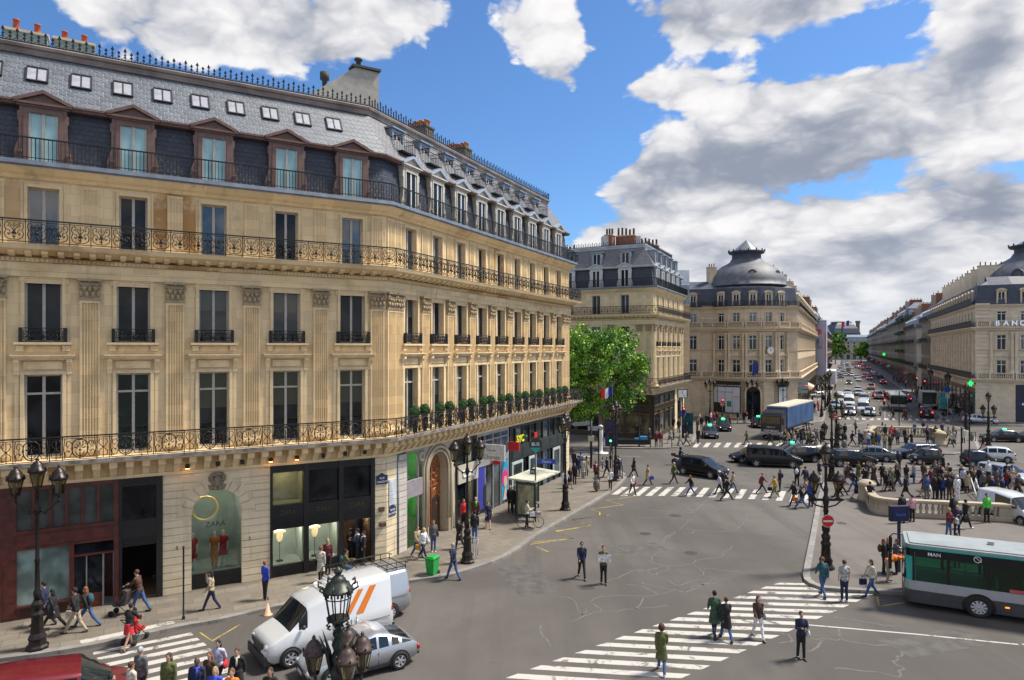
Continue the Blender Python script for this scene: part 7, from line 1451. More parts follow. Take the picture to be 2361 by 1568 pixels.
for i in range(n):
 a=2*math.pi*i/n;c,s=math.cos(a),math.sin(a);b.tube([(.21*c,.21*s,5.12),(.31*c,.31*s,5.7)],.018,4);b.tube([(.34*c,.34*s,5.74),(.46*c,.46*s,5.82),(.44*c,.44*s,5.93),(.38*c,.38*s,5.88)],.024,4);b.tube([(.2*c,.2*s,4.98),(.27*c,.27*s,4.92),(.2*c,.2*s,4.88)],.025,4)
 for q in(.3,.7):b.tube([((.31)*math.cos(a+q*.785),.31*math.sin(a+q*.785),5.58+.06),(.31*math.cos(a+q*.785),.31*math.sin(a+q*.785),5.70)],.03,4)
b.build('crown_lantern',[BRZ],CD);b=MB()
for a in(20,110,160,200,290,340):c,s=math.cos(R(a)),math.sin(R(a));b.tube([(.15*c,.15*s,3.9),(.24*c,.24*s,4.3),(.42*c,.42*s,4.75)],[.06,.05,.005],5)
for a in(183,18,305,80):c,s=math.cos(R(a)),math.sin(R(a));b.tube([(.15*c,.15*s,3.6),(.35*c,.35*s,3.35),(.52*c,.52*s,3.5),(.52*c,.52*s,3.78)],.04,6)
b.build('leaf_arms',[BRZ],CD)
for a in(183,18,305,80):add_lantern(CD,.55*math.cos(R(a)),.55*math.sin(R(a)),3.78,.80,flat('lamp_rust',(.07,.045,.038),.5,.3,.4,7))
def post(P,hh,label,r=.03,m=IRON,ball=False,name='post',cat='post',group=None):
 t=thing(name,label,cat,P,0,group);b=MB();b.lathe([(r*1.8,0),(r*1.8,.1),(r,.14),(r,hh-.06),(r*1.5,hh-.04),(r*1.5,hh)],(0,0,0),8);b.build('shaft',[m],t)
 if ball:b=MB();b.ball((0,0,hh+r),(r*1.9,)*3,8,6);b.build('ball',[flat('brass',(.3,.2,.06),.4,.6)],t)
 return t
post(PT('cf',1575,1045),3.0,'tall thin sign post with stickers on the kerb, left of the white van',.035)
for k,(c,x,y,h_,l_)in enumerate((('c3',497,888,1.1,'left of the tree of people at the pavement tip'),('c3',682,980,1.1,'at the very tip of the pavement'),('c3',950,682,1.1,'leftmost along the far kerb'),('c3',1060,680,1.1,'second along the far kerb'),('c3',1150,678,1.1,'third along the far kerb'),('c3',1217,672,1.1,'fourth along the far kerb'),('c4',1902,625,1.1,'on the far island, left one of a pair'),('c4',1946,645,1.1,'on the far island, right one of a pair'))):post(PT(c,x,y),h_,'short iron bollard '+l_,.04,group='iron bollards')
BO=[(845,990),(1155,1000),(1483,1012)];prev=None
for k,(x,y)in enumerate(BO):P=PT('c4',x,y);post(P,1.25,'chain post with brass ball behind the stair balustrade, %s'%['left','middle','right'][k],.06,IRON,True,'chain_post')
def chain(A,B_,z,label,sag=.3):t=thing('chain',label,'chain',A);b=MB();d=B_-A;b.tube([(d.x*k/8,d.y*k/8,z-sag*4*(k/8)*(1-k/8))for k in range(9)],.025,4);b.build('links',[IRON],t)
cp_=[PT('c4',600,960)]+[PT('c4',*q)for q in BO]+[PT('c4',1760,1020)]
for k in range(4):chain(cp_[k],cp_[k+1],1.2,'sagging iron chain behind the stairs, %s span from the left'%['first','second','third','fourth'][k])
for(c,x,y,h_,l_)in(('c4',1182,560,5.6,'tall thin pole behind the far balustrade'),('c4',1845,960,7.5,'tall black pole with a yellow band left of the silver estate'),('c4',1770,950,4.2,'striped thin pole among the crowd behind the stairs'),('c3',460,1000,4.4,'thin post with a hanging basket by the corner'),('c3',842,672,8.2,'tall street light pole in front of the wooden shop')):post(PT(c,x,y),h_,l_,.06)
def signal(P,label,h=2.6,col=(1,.05,.03),rz=0,pill=False):
 t=thing('traffic_light',label,'traffic light',P,rz);b=MB();b.tube([(0,0,0),(0,0,h)],.06,6);b.box(-.13,.13,-.13,.1,h,h+.85);b.box(-.1,.1,-.1,.1,h*.5,h*.5+.3);b.build('housing',[IRON],t);z=h+(.68 if col[0]>.5 else.12);b=MB();b.lathe([(.09,0),(.09,.01)],(0,0,0),10);b.build('lit_lamp',[flat('signal_%d'%int(col[0]*10),col,emit=col,es=5)],t,Matrix.Translation((0,-.135,z))@Matrix.Rotation(R(90),4,'X'))
 if pill:b=MB();b.lathe([(.5,0),(.5,.08),(.22,.12),(.16,.3),(.15,1.3),(.1,1.4)],(0,0,0),10);b.build('white_pillar',[SW],t)
 return t
signal(PT('c3',1627,492,0),'traffic light on a white pillar before the bank posters',3.2,(1,.05,.03),pill=True);noentry(thing('no_entry_sign','red no entry disc on the traffic light before the bank posters','sign',PT('c3',1621,495,0)),0,-.3,3.3,.3)
signal(PT('c3',1262,600),'traffic light beside the white street clock',3.0);signal(PT('c3',570,960),'traffic light behind the notice column at the pavement tip',3.0,(.05,.8,.2));signal(PT('c4',1345,250),'traffic light red at the right side of the avenue',4.2);signal(PT('c4',1420,300),'second red traffic light at the right avenue corner',4.2);signal(PT('c4',1040,424,0),'traffic light on a white pillar in the middle of the crossing',2.4,pill=True)
t=thing('traffic_pillar','white rounded pillar on a stone disc by the side street','bollard',PT('c3',478,745,0));b=MB();b.lathe([(.85,0),(.85,.14),(.3,.18),(.22,.4),(.2,1.5),(.26,1.7),(.26,3.0),(.1,3.1)],(0,0,0),12);b.build('pillar',[SW],t)
t=thing('street_clock','square white street clock on a dark pole by the second building','clock',PT('c3',1250,600),R(-8));b=MB();b.tube([(0,0,0),(0,0,5.0)],.08,6);b.box(-.6,.6,-.2,.2,5.0,6.1);b.build('case',[IRON],t);b=MB();b.box(-.5,.5,-.22,-.2,5.08,6.02);b.build('dial',[flat('clock_face',(.8,.8,.78))],t);b=MB();b.add([(-.03,-.23,5.5),(.03,-.23,5.5),(.3,-.23,5.3),(.26,-.23,5.26)],[(0,1,2,3)]);b.box(-.02,.02,-.235,-.225,5.5,5.9)
for k in range(12):b.box(.42*math.cos(k*.5236)-.02,.42*math.cos(k*.5236)+.02,-.235,-.225,5.55+.42*math.sin(k*.5236)-.02,5.55+.42*math.sin(k*.5236)+.02)
b.build('hands',[BLK],t)
def panel(name,P,rz,w,h,z,fm,pm,label,cat,txt=None,tm=None,leg=True,d=.12):
 t=thing(name,label,cat,P,rz);b=MB();b.box(-w/2,w/2,-d,d,z,z+h)
 if leg:b.box(-.06,.06,-.05,.05,0,z)
 b.build('frame',[fm],t);b=MB();b.box(-w/2+.06,w/2-.06,-d-.012,-d,z+.06,z+h-.06);b.build('face',[pm],t)
 for(s_,sz,zz)in(txt or[]):lettering(s_,sz,tm,t,0,-d-.02,z+zz,0,.004,True)
 return t
LB=flat('label_blue',(.03,.07,.35),.4);SGY=flat('sign_grey',(.30,.31,.33),.5)
panel('poster_column',PT('c3',580,720),R(-12),1.35,2.9,.5,IRON,flat('show_poster',(.012,.012,.05),.4,0,.9,1.2),'dark backlit theatre poster panel at the pavement tip','advertising panel',[('REVUE',.3,.9)],flat('poster_violet',(.08,.05,.35)))
panel('advert_panel',PT('c3',1305,585),R(-50),1.3,2.6,.4,IRON,flat('green_poster',(.02,.10,.12),.4,0,.8,1),'dark advertising panel with green poster at the taxi rank','advertising panel');panel('taxi_sign',PT('c3',1256,590),0,.75,.75,2.6,LB,flat('taxi_blue',(.03,.10,.45),.4),'blue square taxi rank sign','sign',[('TAXIS',.2,.28)],WL)
panel('map_board',PT('c5',1180,540),R(6),.95,.75,2.55,flat('stop_navy',(.01,.012,.06),.4),flat('stop_navy',(.01,.012,.06),.4),'dark blue bus stop board behind the front of the big bus','bus stop',[('Opéra',.2,.28)],flat('stop_ink',(.05,.12,.4)))
t=panel('signpost',PT('c3',388,880),0,.55,.5,2.5,flat('box_cream',(.45,.42,.3)),flat('box_cream',(.45,.42,.3)),'thick black post carrying white direction arrows and a cream box','signpost');b=MB();b.tube([(0,0,0),(0,0,4.4)],.11,8);b.build('post',[IRON],t)
for(z,s,w)in((3.9,-1,1.5),(3.5,1,1.3)):b=MB();x0,x1=(-w-.1,-.1)if s<0 else(-.3,w-.3);b.prism([(x0,z),(x1,z+.1),(x1,z+.45),(x0,z+.35),(x0-.2,z+.15)]if s<0 else[(x0,z),(x1,z),(x1+.2,z+.2),(x1,z+.4),(x0,z+.4)],-.05,.0,axis='y');o=b.build('direction_arrow',[SGY if s>0 else flat('arrow_grey',(.25,.27,.28))],t,fix=True)
t=thing('signpost','grey directional signs stacked on a post left of the avenue','signpost',PT('c4',255,400),0);b=MB();b.tube([(0,0,0),(0,0,6.5)],.07,6);b.build('post',[SGY],t);b=MB()
for k in range(4):b.box(-1.0,1.1,-.1,-.03,3.9+k*.65,4.4+k*.65)
b.build('sign_plates',[flat('arrow_grey',(.25,.27,.28))],t)
t=thing('round_sign','round blue disc sign above a cyan advert panel at the right corner','sign',PT('c4',1640,385));b=MB();b.tube([(0,0,0),(0,0,4.2)],.05,6);b.box(-.35,.35,-.06,.0,2.9,3.6);b.build('post',[SW],t);b=MB();b.prism([(.45*math.cos(k*.3927),4.3+.45*math.sin(k*.3927))for k in range(16)],-.05,0);b.build('disc',[flat('sign_blue',(.02,.12,.5),.4)],t,fix=True);panel('advert_panel',PT('c4',1600,340),R(-15),1.5,2.9,.4,flat('box_cream',(.45,.42,.3)),flat('cyan_poster',(.06,.38,.42),.4,0,.3,1),'tall cyan advertising panel at the right avenue corner','advertising panel')
def flag(P,z,w,h,label,rz,cols=((.01,.03,.30),(.62,.62,.66),(.60,.02,.02)),tilt=-.25,pole=None):
 t=thing('flag',label,'flag',P,rz);b=MB();b.tube([(0,0,(pole or 0)),(0,0,z+h+.2)],.03,5);b.build('pole',[IRON],t);names=['blue_band','white_band','red_band']
 for i in range(len(cols)):
  b=MB();n=4
  for k in range(n):
   q0,q1=(i+k/n)/len(cols),(i+(k+1)/n)/len(cols);f_=lambda q:(-w*q,.10*w*math.sin(q*7),tilt*w*q*1.1+.05*math.sin(q*9))
   a,c=f_(q0),f_(q1);b.add([(a[0],a[1],z+a[2]),(c[0],c[1],z+c[2]),(c[0],c[1],z+h+c[2]),(a[0],a[1],z+h+a[2])],[(0,1,2,3)],0,True)
  b.build(names[i],[flat('cloth_%02x%02x'%(int(cols[i][0]*99),int(cols[i][2]*99)),cols[i],.7,0,.1)],t)
flag(PT('c3',588,1000),7.1,.95,.85,'blue white and red flag flying above the lamp at the pavement tip',0);q=z4(2190,430);flag((q.x,97,0),9.3,1.5,1.1,'blue white and red flag leaning from the bank building',R(200),tilt=-.7,pole=6.6);flag((GR.w(16,-1.5,0).x+12,104,0),7.4,.8,1.9,'dark blue flag beside the domed building',0,((.01,.03,.22),),-.4,6.0);flag(((1957-CX)*640/F,640,0),32.5,7,5,'blue white and red flag in front of the palace dome',0)
t=thing('wheelie_bin','bright green wheeled bin on the pavement behind the silver van','bin',PT('c7',1325,1175),R(-25));t.scale=(.82,)*3;GB_=flat('bin_green',(.01,.30,.05),.4,0,.1);b=MB();b.add([(-.24,-.27,.05),(.24,-.27,.05),(.24,.27,.05),(-.24,.27,.05),(-.30,-.36,.98),(.30,-.36,.98),(.30,.33,.98),(-.30,.33,.98)],[(0,3,2,1),(0,1,5,4),(1,2,6,5),(2,3,7,6),(3,0,4,7)]);b.build('body',[GB_],t);b=MB();b.box(-.33,.33,-.40,.36,.98,1.04);b.prism([(-.3,1.04),(.3,1.04),(.22,1.10),(-.22,1.10)],-.3,.3);b.build('lid',[GB_],t)
for s in(-1,1):b=MB();b.lathe([(.10,-.03),(.10,.03)],(0,0,0),10);b.build('wheel',[TYRE],t,Matrix.Translation((s*.27,.3,.10))@Matrix.Rotation(R(90),4,'Y'))
for(c,x,y,l_,col)in(('c3',442,1100,'clear litter bag on a ring stand by the kerb near the zebra',(.16,.14,.12)),('c4',663,695,'grey litter bag stand at the left of the far island',(.13,.13,.12)),('c4',1865,622,'grey litter bag stand at the right of the far island',(.13,.13,.12))):t=thing('litter_bag',l_,'litter bin',PT(c,x,y));b=MB();b.ball((0,0,.5),(.27,.27,.48),12,7,jit=.25);b.build('bag',[flat('bag_%d'%int(col[0]*100),col,.3,0,.6,7)],t);b=MB();b.tube([(.3*math.cos(k*.785),.3*math.sin(k*.785),.98)for k in range(8)],.03,4,closed=True);b.build('ring',[IRON],t)
t=thing('litter_rack','wire litter rack beside the lamp by the Change shop','litter bin',PT('c7',1622,1060));b=MB()
for k in range(12):a=k*.524;b.tube([(.24*math.cos(a),.24*math.sin(a),.1),(.28*math.cos(a),.28*math.sin(a),1.05)],.012,3)
for z in(.12,.6,1.05):b.tube([(.27*math.cos(k*.524),.27*math.sin(k*.524),z)for k in range(12)],.015,3,closed=True)
b.build('wires',[SGY],t)
P=PT('c7',2035,760);t=thing('bus_shelter','glass bus shelter with pale curved roof on the left pavement','bus shelter',P,F2.a+R(0));b=MB()
b.add([(-1.2,-.9,2.55),(3.0,-.9,2.5),(3.2,1.0,2.62),(-1.4,1.0,2.65),(-1.2,-.9,2.65),(3.0,-.9,2.6),(3.2,1.0,2.72),(-1.4,1.0,2.75)],[(0,3,2,1),(4,5,6,7),(0,1,5,4),(1,2,6,5),(2,3,7,6),(3,0,4,7)]);b.build('roof',[flat('shelter_roof',(.52,.53,.43),.4,0,.1)],t);b=MB()
for x in(-.9,.9,2.7):b.box(x-.05,x+.05,.5,.6,0,2.6)
b.build('posts',[flat('shelter_green',(.03,.05,.045),.4)],t);b=MB();b.box(-.85,2.65,.54,.56,.3,2.3);b.build('back_glass',[clear_glass('shelter_glass',(.72,.82,.78))],t);b=MB();b.box(-1.0,-.85,-.8,.5,.2,2.45);b.build('advert_frame',[flat('shelter_green',(.03,.05,.045),.4)],t);b=MB();b.box(-1.02,-1.0,-.7,.42,.4,2.3);b.build('advert',[flat('advert_olive',(.22,.22,.14),.2,0,.5,1.5)],t);b=MB();b.box(-.2,2.3,.2,.5,.45,.5);b.build('bench',[SGY],t)
P=PT('c7',2074,800);t=thing('bus_stop_sign','bus stop pole with round BUS disc and blue Opéra plate','bus stop',P,0);b=MB();b.tube([(0,.1,0),(0,.1,4.6)],.045,6);b.build('pole',[flat('shelter_green',(.03,.05,.045),.4)],t);b=MB();b.prism([(.42*math.cos(R(a)),5.0+.42*math.sin(R(a)))for a in range(-30,211,16)]+[(0,4.45)],-.03,.03);o=b.build('stop_disc',[flat('sign_dark',(.03,.035,.035),.3)],t,fix=True);b=MB();b.prism([(-.34,4.80),(.34,4.80),(.12,4.55),(0,4.47),(-.12,4.55)][::1],-.04,-.03);b.build('disc_foot',[flat('bus_mint',(.02,.36,.31),.35,0,.05)],o,fix=True);lettering('BUS',.3,WL,o,0,-.045,4.92,0,.004,True)
b=MB();b.box(.1,1.3,-.03,.03,3.75,4.05);o=b.build('name_plate',[LB],t);lettering('Opéra',.22,WL,o,.7,-.04,3.83,0,.004);b=MB();b.box(-.35,0,-.03,.03,3.1,3.45);o=b.build('route_plate',[flat('sign_dark',(.03,.035,.035),.3)],t);lettering('95',.24,WL,o,-.18,-.04,3.18,0,.004,True)
def stair_rail(pts,label,h=1.15,pillars=(),gaps=True,P0=None,bw=.22):
 P=[Vector((p[0],p[1]))for p in pts];t=thing('stone_balustrade',label,'balustrade',(P[0].x,P[0].y,KZ));loc=[(p.x-P[0].x,p.y-P[0].y)for p in P];SB=stone('balustrade_stone',(.42,.355,.26),sa=.2,da=.4,bh=.6,bw=2)
 b=MB();b.sweep(loc,[(-bw,0),(bw,0),(bw,.22),(bw*.8,.27),(-bw*.8,.27),(-bw,.22)]);b.build('plinth',[SB],t,fix=True);b=MB();b.sweep(loc,[(-bw,h-.2),(bw*1.2,h-.2),(bw*1.35,h-.12),(bw*1.2,h),(-bw*1.2,h),(-bw*1.35,h-.12)]);b.build('coping',[SB],t,fix=True);b=MB();c=MB()
 for i in range(len(P)-1):
  a,e=Vector(loc[i]),Vector(loc[i+1]);L=(e-a).length;d=(e-a)/L;ang=math.atan2(d.y,d.x)
  if gaps and L>2.5:
   n=max(1,round(L/3.6));w=L/n
   for k in range(n+1):q=a+d*(w*k);c.M=Matrix.Translation((q.x,q.y,0))@Matrix.Rotation(ang,4,'Z');c.box(-.35,.35,-.17,.17,.25,h-.18)
   m_=int((L)/.36)
   for k in range(m_):
    q=a+d*(L*(k+.5)/m_);s_=(L*(k+.5)/m_)%w
    if.45<s_<w-.45:b.lathe([(.09,.26),(.09,.32),(.06,.36),(.12,.55),(.10,.66),(.055,h-.32),(.09,h-.2)],(q.x,q.y,0),8)
  else:c.M=Matrix.Translation((a.x,a.y,0))@Matrix.Rotation(ang,4,'Z');c.box(-.02,L+.02,-.16,.16,.25,h-.18)
 c.M=None;c.build('panels',[SB],t)
 if b.v:b.build('balusters',[SB],t)
 for(x,y)in pillars:b=MB();b.lathe([(.62,0),(.62,.25),(.55,.3),(.55,h),(.62,h+.05),(.62,h+.2),(.45,h+.3),(.3,h+.42),(.05,h+.45)],(x-P[0].x,y-P[0].y,0),20);b.build('end_pillar',[SB],t)
 return t
q=lambda x,y:PT('c4',x,y);cr=[q(885,1180),q(905,1230),q(935,1282),q(1000,1312),q(1130,1330)];stair_rail(smooth_line(cr,3)+[q(2175,1380),q(2420,1392)],'curved stone balustrade round the stairs, nearest on the traffic island',1.12,[q(873,1190)[:2]])
stair_rail([q(905,655),q(900,610),q(950,575),q(1500,592),q(1560,620),q(1575,668)],'smaller stone balustrade on the far island',1.25,[q(893,650)[:2],q(1572,668)[:2]])
for(xa,ya,xb,yb,l_)in((1405,1075,1450,1260,'left'),(1860,1095,1915,1290,'right')):
 t=thing('handrail','pair of white stair handrails behind the balustrade, %s pair'%l_,'handrail',PT('c4',xa,ya));A=PT('c4',xa,ya+90);B_=PT('c4',xb,yb)
 for s in(0,.35):b=MB();d=B_-A;b.tube([(s,0,1.0),(d.x+s,d.y,.35)],.04,6);b.tube([(s,0,0),(s,0,1.0)],.03,5);b.build('rail',[flat('rail_white',(.6,.6,.6),.3)],t)
t=thing('barrier','grey crowd barrier leaning on the near balustrade','barrier',q(1245,1345),R(-3));b=MB();
for z in(.15,1.0):b.tube([(0,0,z),(2.9*.8,0,z)],.022,4)
b.tube([(0,0,0),(0,0,1)],.022,4);b.tube([(2.32,0,0),(2.32,0,1)],.022,4)
b.build('bars',[SGY],t)
t=thing('vendor_table','street vendor table with black cloth and blue boxes before the wooden shop','stall',PT('c3',775,675),R(-3));b=MB();b.box(-1.9,1.9,-.4,.4,.7,.78);b.box(-1.9,1.9,-.4,-.36,.25,.7);b.build('table',[BLK],t);b=MB();b.box(.9,1.7,-.25,.25,.78,1.15);b.box(.3,.8,-.2,.2,.78,.95);b.build('blue_boxes',[flat('box_cyan',(.04,.25,.5))],t)
LEAF=[flat('leaf_light',(.24,.42,.035),.5,0,.3,3),flat('leaf_mid',(.11,.26,.022),.55,0,.3,3),flat('leaf_dark',(.04,.13,.012),.6,0,.3,3)]
def tree(P,lobes,n,ls,label,trunk_h,tr=.2,seed=1,name='plane_tree'):
 t=thing(name,label,'tree',P);rnd=random.Random(seed);b=MB();b.tube([(0,0,0),(.05,0,trunk_h*.5),(-.05,.05,trunk_h),(.1,0,trunk_h*1.6)],[tr,tr*.8,tr*.7,tr*.4],8)
 for(x,y,z,r)in lobes[:9]:b.tube([(0,0,trunk_h*.85),(x*.4,y*.4,(trunk_h+z)/2),(x*.85,y*.85,z)],[tr*.5,tr*.3,.03],5)
 b.build('trunk',[flat('plane_bark',(.22,.20,.15),.9,0,.4,3)],t);b=MB();tot=sum(l[3]**2 for l in lobes);cl=[]
 for(x,y,z,r)in lobes:
  for k in range(max(6,int(n/42*r*r/tot))):
   v=Vector((rnd.gauss(0,1),rnd.gauss(0,1),rnd.gauss(0,1))).normalized();cl.append(Vector((x,y,z))+v*r*(rnd.uniform(.35,1.08)))
 for c in cl:
  tone=rnd.choice([0,0,1,1,2]);cr_=rnd.uniform(.4,.85)
  for k in range(42):
   v=Vector((rnd.gauss(0,1),rnd.gauss(0,1),rnd.gauss(0,.8)));v=v.normalized()*cr_*rnd.random()**.4;p=c+v;a=Vector((rnd.gauss(0,1),rnd.gauss(0,1),rnd.gauss(0,.6))).normalized();u=a.orthogonal().normalized()*ls*rnd.uniform(.6,1.2);w=a.cross(u).normalized()*ls*rnd.uniform(.6,1.2)
   b.add([p-u,p+w*.8,p+u,p-w*.8],[(0,1,2,3)],tone)
 b.build('crown',LEAF,t);return t
rnd=random.Random(11);lob=[(-.5,0,9.5,3.8),(-2.5,.5,11.3,2.6),(2.2,0,10.6,2.7),(3.7,0,8.6,2.0),(2.7,0,6.4,2.0),(-3.5,0,8.3,3.2),(-2.5,0,5.2,2.6),(.8,0,4.9,2.1),(-4.8,0,6.0,2.6),(-4.5,.5,11.6,2.0),(4.5,0,9.4,1.0),(1.0,0,12.2,1.5)]
tree(PT('c3',475,690),lob,30000,.14,'bright green plane tree between the two corner buildings',4.0,.24,3)
for(x,y,Y,s,l_)in((1925,846,480,1.25,'green tree far down the left side of the avenue'),(1985,842,560,.9,'small pale green tree at the far right end of the avenue')):P=((x-CX)*Y/F,Y,0);tree(P,[(0,0,11*s,6*s),(2*s,0,15*s,4*s),(-3*s,0,8*s,4.5*s),(3*s,0,7*s,4*s)],6000,.7*s,l_,5*s,.4,5,'avenue_tree')
for k,x in enumerate((-3.2,-4.6,-6.3)):pass
t=thing('road_cone','small pale traffic cone at the kerb in front of the white van','cone',PT('cf',2298,1010,0));b=MB();b.lathe([(.2,0),(.2,.03),(.13,.04),(.03,.5)],(0,0,0),12);b.build('cone',[flat('cone_peach',(.6,.35,.22))],t)
# ---------------- people ----------------
def limb(b,p0,r0,p1,r1,n=8):b.tube([p0,p1],[r0,r1],n);b.ball(p0,r0,n,6);b.ball(p1,r1,n,6)
def vx(b,name,vox,smooth=2):
 """fuse overlapping volumes into one continuous surface"""
 me=b.mesh(name);o=bpy.data.objects.new(name,me);COL.objects.link(o);m=o.modifiers.new('r','REMESH');m.mode='VOXEL';m.voxel_size=vox;m.use_smooth_shade=True
 if smooth:s=o.modifiers.new('s','SMOOTH');s.factor=.5;s.iterations=smooth
 r=bpy.data.meshes.new_from_object(o.evaluated_get(bpy.context.evaluated_depsgraph_get()));bpy.data.objects.remove(o);r.name=name;return r
POSES=dict(s=((2,0),(-3,2),(4,12,8),(-2,10,8),0),w=((26,4),(-14,22),(-24,18,6),(22,25,6),4),v=((-16,24),(25,5),(20,25,6),(-22,15,6),4),W=((36,6),(-24,20),(-30,20,7),(30,30,7),8),h=((6,2),(-5,4),(18,85,10),(20,88,10),3),p=((24,4),(-12,22),(5,30,8),(55,125,10),3),q=((22,6),(-20,12),(38,35,4),(38,35,4),12),b=((10,8),(-4,6),(75,10,5),(80,14,5),68),r=((75,85),(72,85),(48,25,14),(48,25,14),12),d=((78,88),(72,80),(30,60,10),(35,60,10),8))
def skel(k):
 ll,rl,la,ra,lean=POSES[k];J={};L=R(lean);hip=Vector((0,0,.92));up=Vector((math.sin(L),0,math.cos(L)))
 J['hip']=hip;J['chest']=hip+up*.36;J['neck']=hip+up*.55;hv=Vector((math.sin(L*.5),0,math.cos(L*.5)));J['head']=J['neck']+hv*.17
 for s,(t,kn),nm in((1,ll,'l'),(-1,rl,'r')):
  h=hip+Vector((0,s*.085,-.02));a=R(t);c=R(t-kn);kne=h+Vector((math.sin(a),0,-math.cos(a)))*.43;ank=kne+Vector((math.sin(c),0,-math.cos(c)))*.42;J[nm+'h'],J[nm+'k'],J[nm+'a']=h,kne,ank;f=max(-.6,min(.4,(t-kn)/60));J[nm+'t']=ank+Vector((.17*math.cos(f),0,-.06+.12*f))
 for s,(sw,el_,sp),nm in((1,la,'L'),(-1,ra,'R')):
  sh=hip+up*.50+Vector((0,s*.175,0));a=R(sw);e=sh+Vector((math.sin(a),s*math.sin(R(sp)),-math.cos(a))).normalized()*.27;c=R(sw+el_);inn=-s*.35*min(1,el_/90);w=e+Vector((math.sin(c),inn,-math.cos(c))).normalized()*.245;J[nm+'s'],J[nm+'e'],J[nm+'w']=sh,e,w
 z=min(J['la'].z,J['ra'].z)-.085
 if k not in 'r':
  for q in J:J[q]=J[q]-Vector((0,0,z))
 return J
PCH={}
def piece(kind,pose):
 key=(kind,pose)
 if key in PCH:return PCH[key]
 J=skel(pose);b=MB();hp,ch,nk,hd_=J['hip'],J['chest'],J['neck'],J['head'];up=(nk-hp).normalized();fw=Vector((up.z,0,-up.x));rot=Matrix.Rotation(math.atan2(up.x,up.z),3,'Y');hr=Matrix.Rotation(math.atan2(up.x,up.z)*.4,3,'Y')
 def torso(e,zlo=0.0):
  b.ball(hp+up*.02,(.115+e,.155+e,.12+e),14,9,rot=rot);b.ball(hp+up*.20,(.105+e,.135+e,.18),14,9,rot=rot);b.ball(ch,(.12+e,.165+e,.19+e),14,9,rot=rot);limb(b,J['Ls']-Vector((0,.03,0)),.062+e,J['Rs']+Vector((0,.03,0)),.062+e)
 if kind=='body':
  torso(0);limb(b,nk-up*.05,.058,hd_-up*.03,.05);b.ball(hd_+up*.02,(.092,.074,.112),14,10,rot=hr);b.ball(hd_+hr@Vector((.035,0,-.055)),(.055,.052,.055),10,7,rot=hr);b.ball(hd_+hr@Vector((.093,0,-.008)),(.018,.013,.024),6,5,rot=hr)
  for s in(-1,1):b.ball(hd_+hr@Vector((-.005,s*.078,0)),(.018,.012,.03),6,5);b.ball(hd_+hr@Vector((.078,s*.03,.018)),(.016,.02,.012),6,4)
  for n in 'lr':limb(b,J[n+'h'],.082,J[n+'k'],.052);limb(b,J[n+'k'],.052,J[n+'a'],.036);limb(b,J[n+'a']+Vector((-.03,0,-.035)),.032,J[n+'t'],.026)
  for n,s in(('L',1),('R',-1)):
   limb(b,J[n+'s'],.048,J[n+'e'],.038);limb(b,J[n+'e'],.038,J[n+'w'],.026);d=(J[n+'w']-J[n+'e']).normalized();sd2=d.cross(Vector((0,1,0))).normalized();pl=J[n+'w']+d*.055;b.ball(pl,(.036,.018,.045),8,6,rot=d.to_track_quat('Z','Y').to_matrix())
   for i,fl_ in enumerate((.062,.072,.068,.052)):o=sd2*(.027-.018*i);m1=pl+o+d*.035;m2=m1+d*fl_*.55;m3=m2+(d*.6+Vector((0,-s*.6,0))).normalized()*fl_*.5;b.tube([m1,m2,m3],[.0095,.009,.0075],6)
   b.tube([pl+sd2*.03-d*.02,pl+sd2*.052+d*.015,pl+sd2*.055+d*.045],[.012,.010,.008],6)
  vs,sm_=.0125,1
 elif kind in('trousers','shorts'):
  b.ball(hp-up*.0,(.125,.165,.13),12,8,rot=rot)
  for n in 'lr':
   limb(b,J[n+'h'],.098,J[n+'k'],.066)
   if kind=='trousers':limb(b,J[n+'k'],.066,J[n+'a'],.056)
  vs,sm_=.02,1
 elif kind in('jacket','coat','tee','dress'):
  torso(.022);sl=kind in('tee','dress')
  for n in 'LR':e2=J[n+'e'];limb(b,J[n+'s'],.064,e2 if not sl else J[n+'s'].lerp(e2,.7),.055)
  if not sl:
   for n in 'LR':limb(b,J[n+'e'],.054,J[n+'w'],.042)
  if kind in('jacket','coat'):b.tube([nk-up*.03,nk+up*.035],[.085,.072],10)
  if kind in('coat','dress'):
   k_=(J['lk']+J['rk'])/2;lo=Vector((k_.x*.7,0,max(k_.z+.06,.42)))if pose not in 'rd' else hp;sp=abs(J['lk'].x-J['rk'].x)*.35;
   if pose not in 'rd':b.M=Matrix.Diagonal((1,1,1,1));b.lathe([(.001,.001),(.21+sp*.2,0),(.165,hp.z+.12-lo.z),(.001,hp.z+.12-lo.z)],(lo.x*.6+hp.x*.4,0,lo.z),14,sx=.80+sp);b.M=None
  vs,sm_=.018,2
 elif kind=='skirt':
  k_=(J['lk']+J['rk'])/2;b.lathe([(.001,.001),(.20,0),(.15,.42),(.001,.42)],(k_.x*.5,0,.58),12,sx=.95);vs,sm_=.02,1
 elif kind=='shoes':
  r_=MB()
  for n in 'lr':b.ball(J[n+'a']*.45+J[n+'t']*.55+Vector((0,0,-.03)),(.135,.048,.042),10,6);b.ball(J[n+'a']+Vector((-.02,0,-.03)),(.05,.042,.05),8,5)
  vs=0
 elif kind in('short','long','bun','hood','cap','balding'):
  c=hd_+up*.035
  if kind=='balding':b.ball(c+hr@Vector((-.03,0,-.03)),(.082,.083,.07),10,7,rot=hr)
  else:b.ball(c+hr@Vector((-.018,0,.008)),(.098,.088,.105)if kind!='hood' else(.135,.125,.15),12,8,rot=hr)
  if kind=='long':b.ball(c+hr@Vector((-.05,0,-.10)),(.07,.10,.15),10,7,rot=hr);b.ball(c+hr@Vector((-.06,0,-.2)),(.05,.085,.11),8,6)
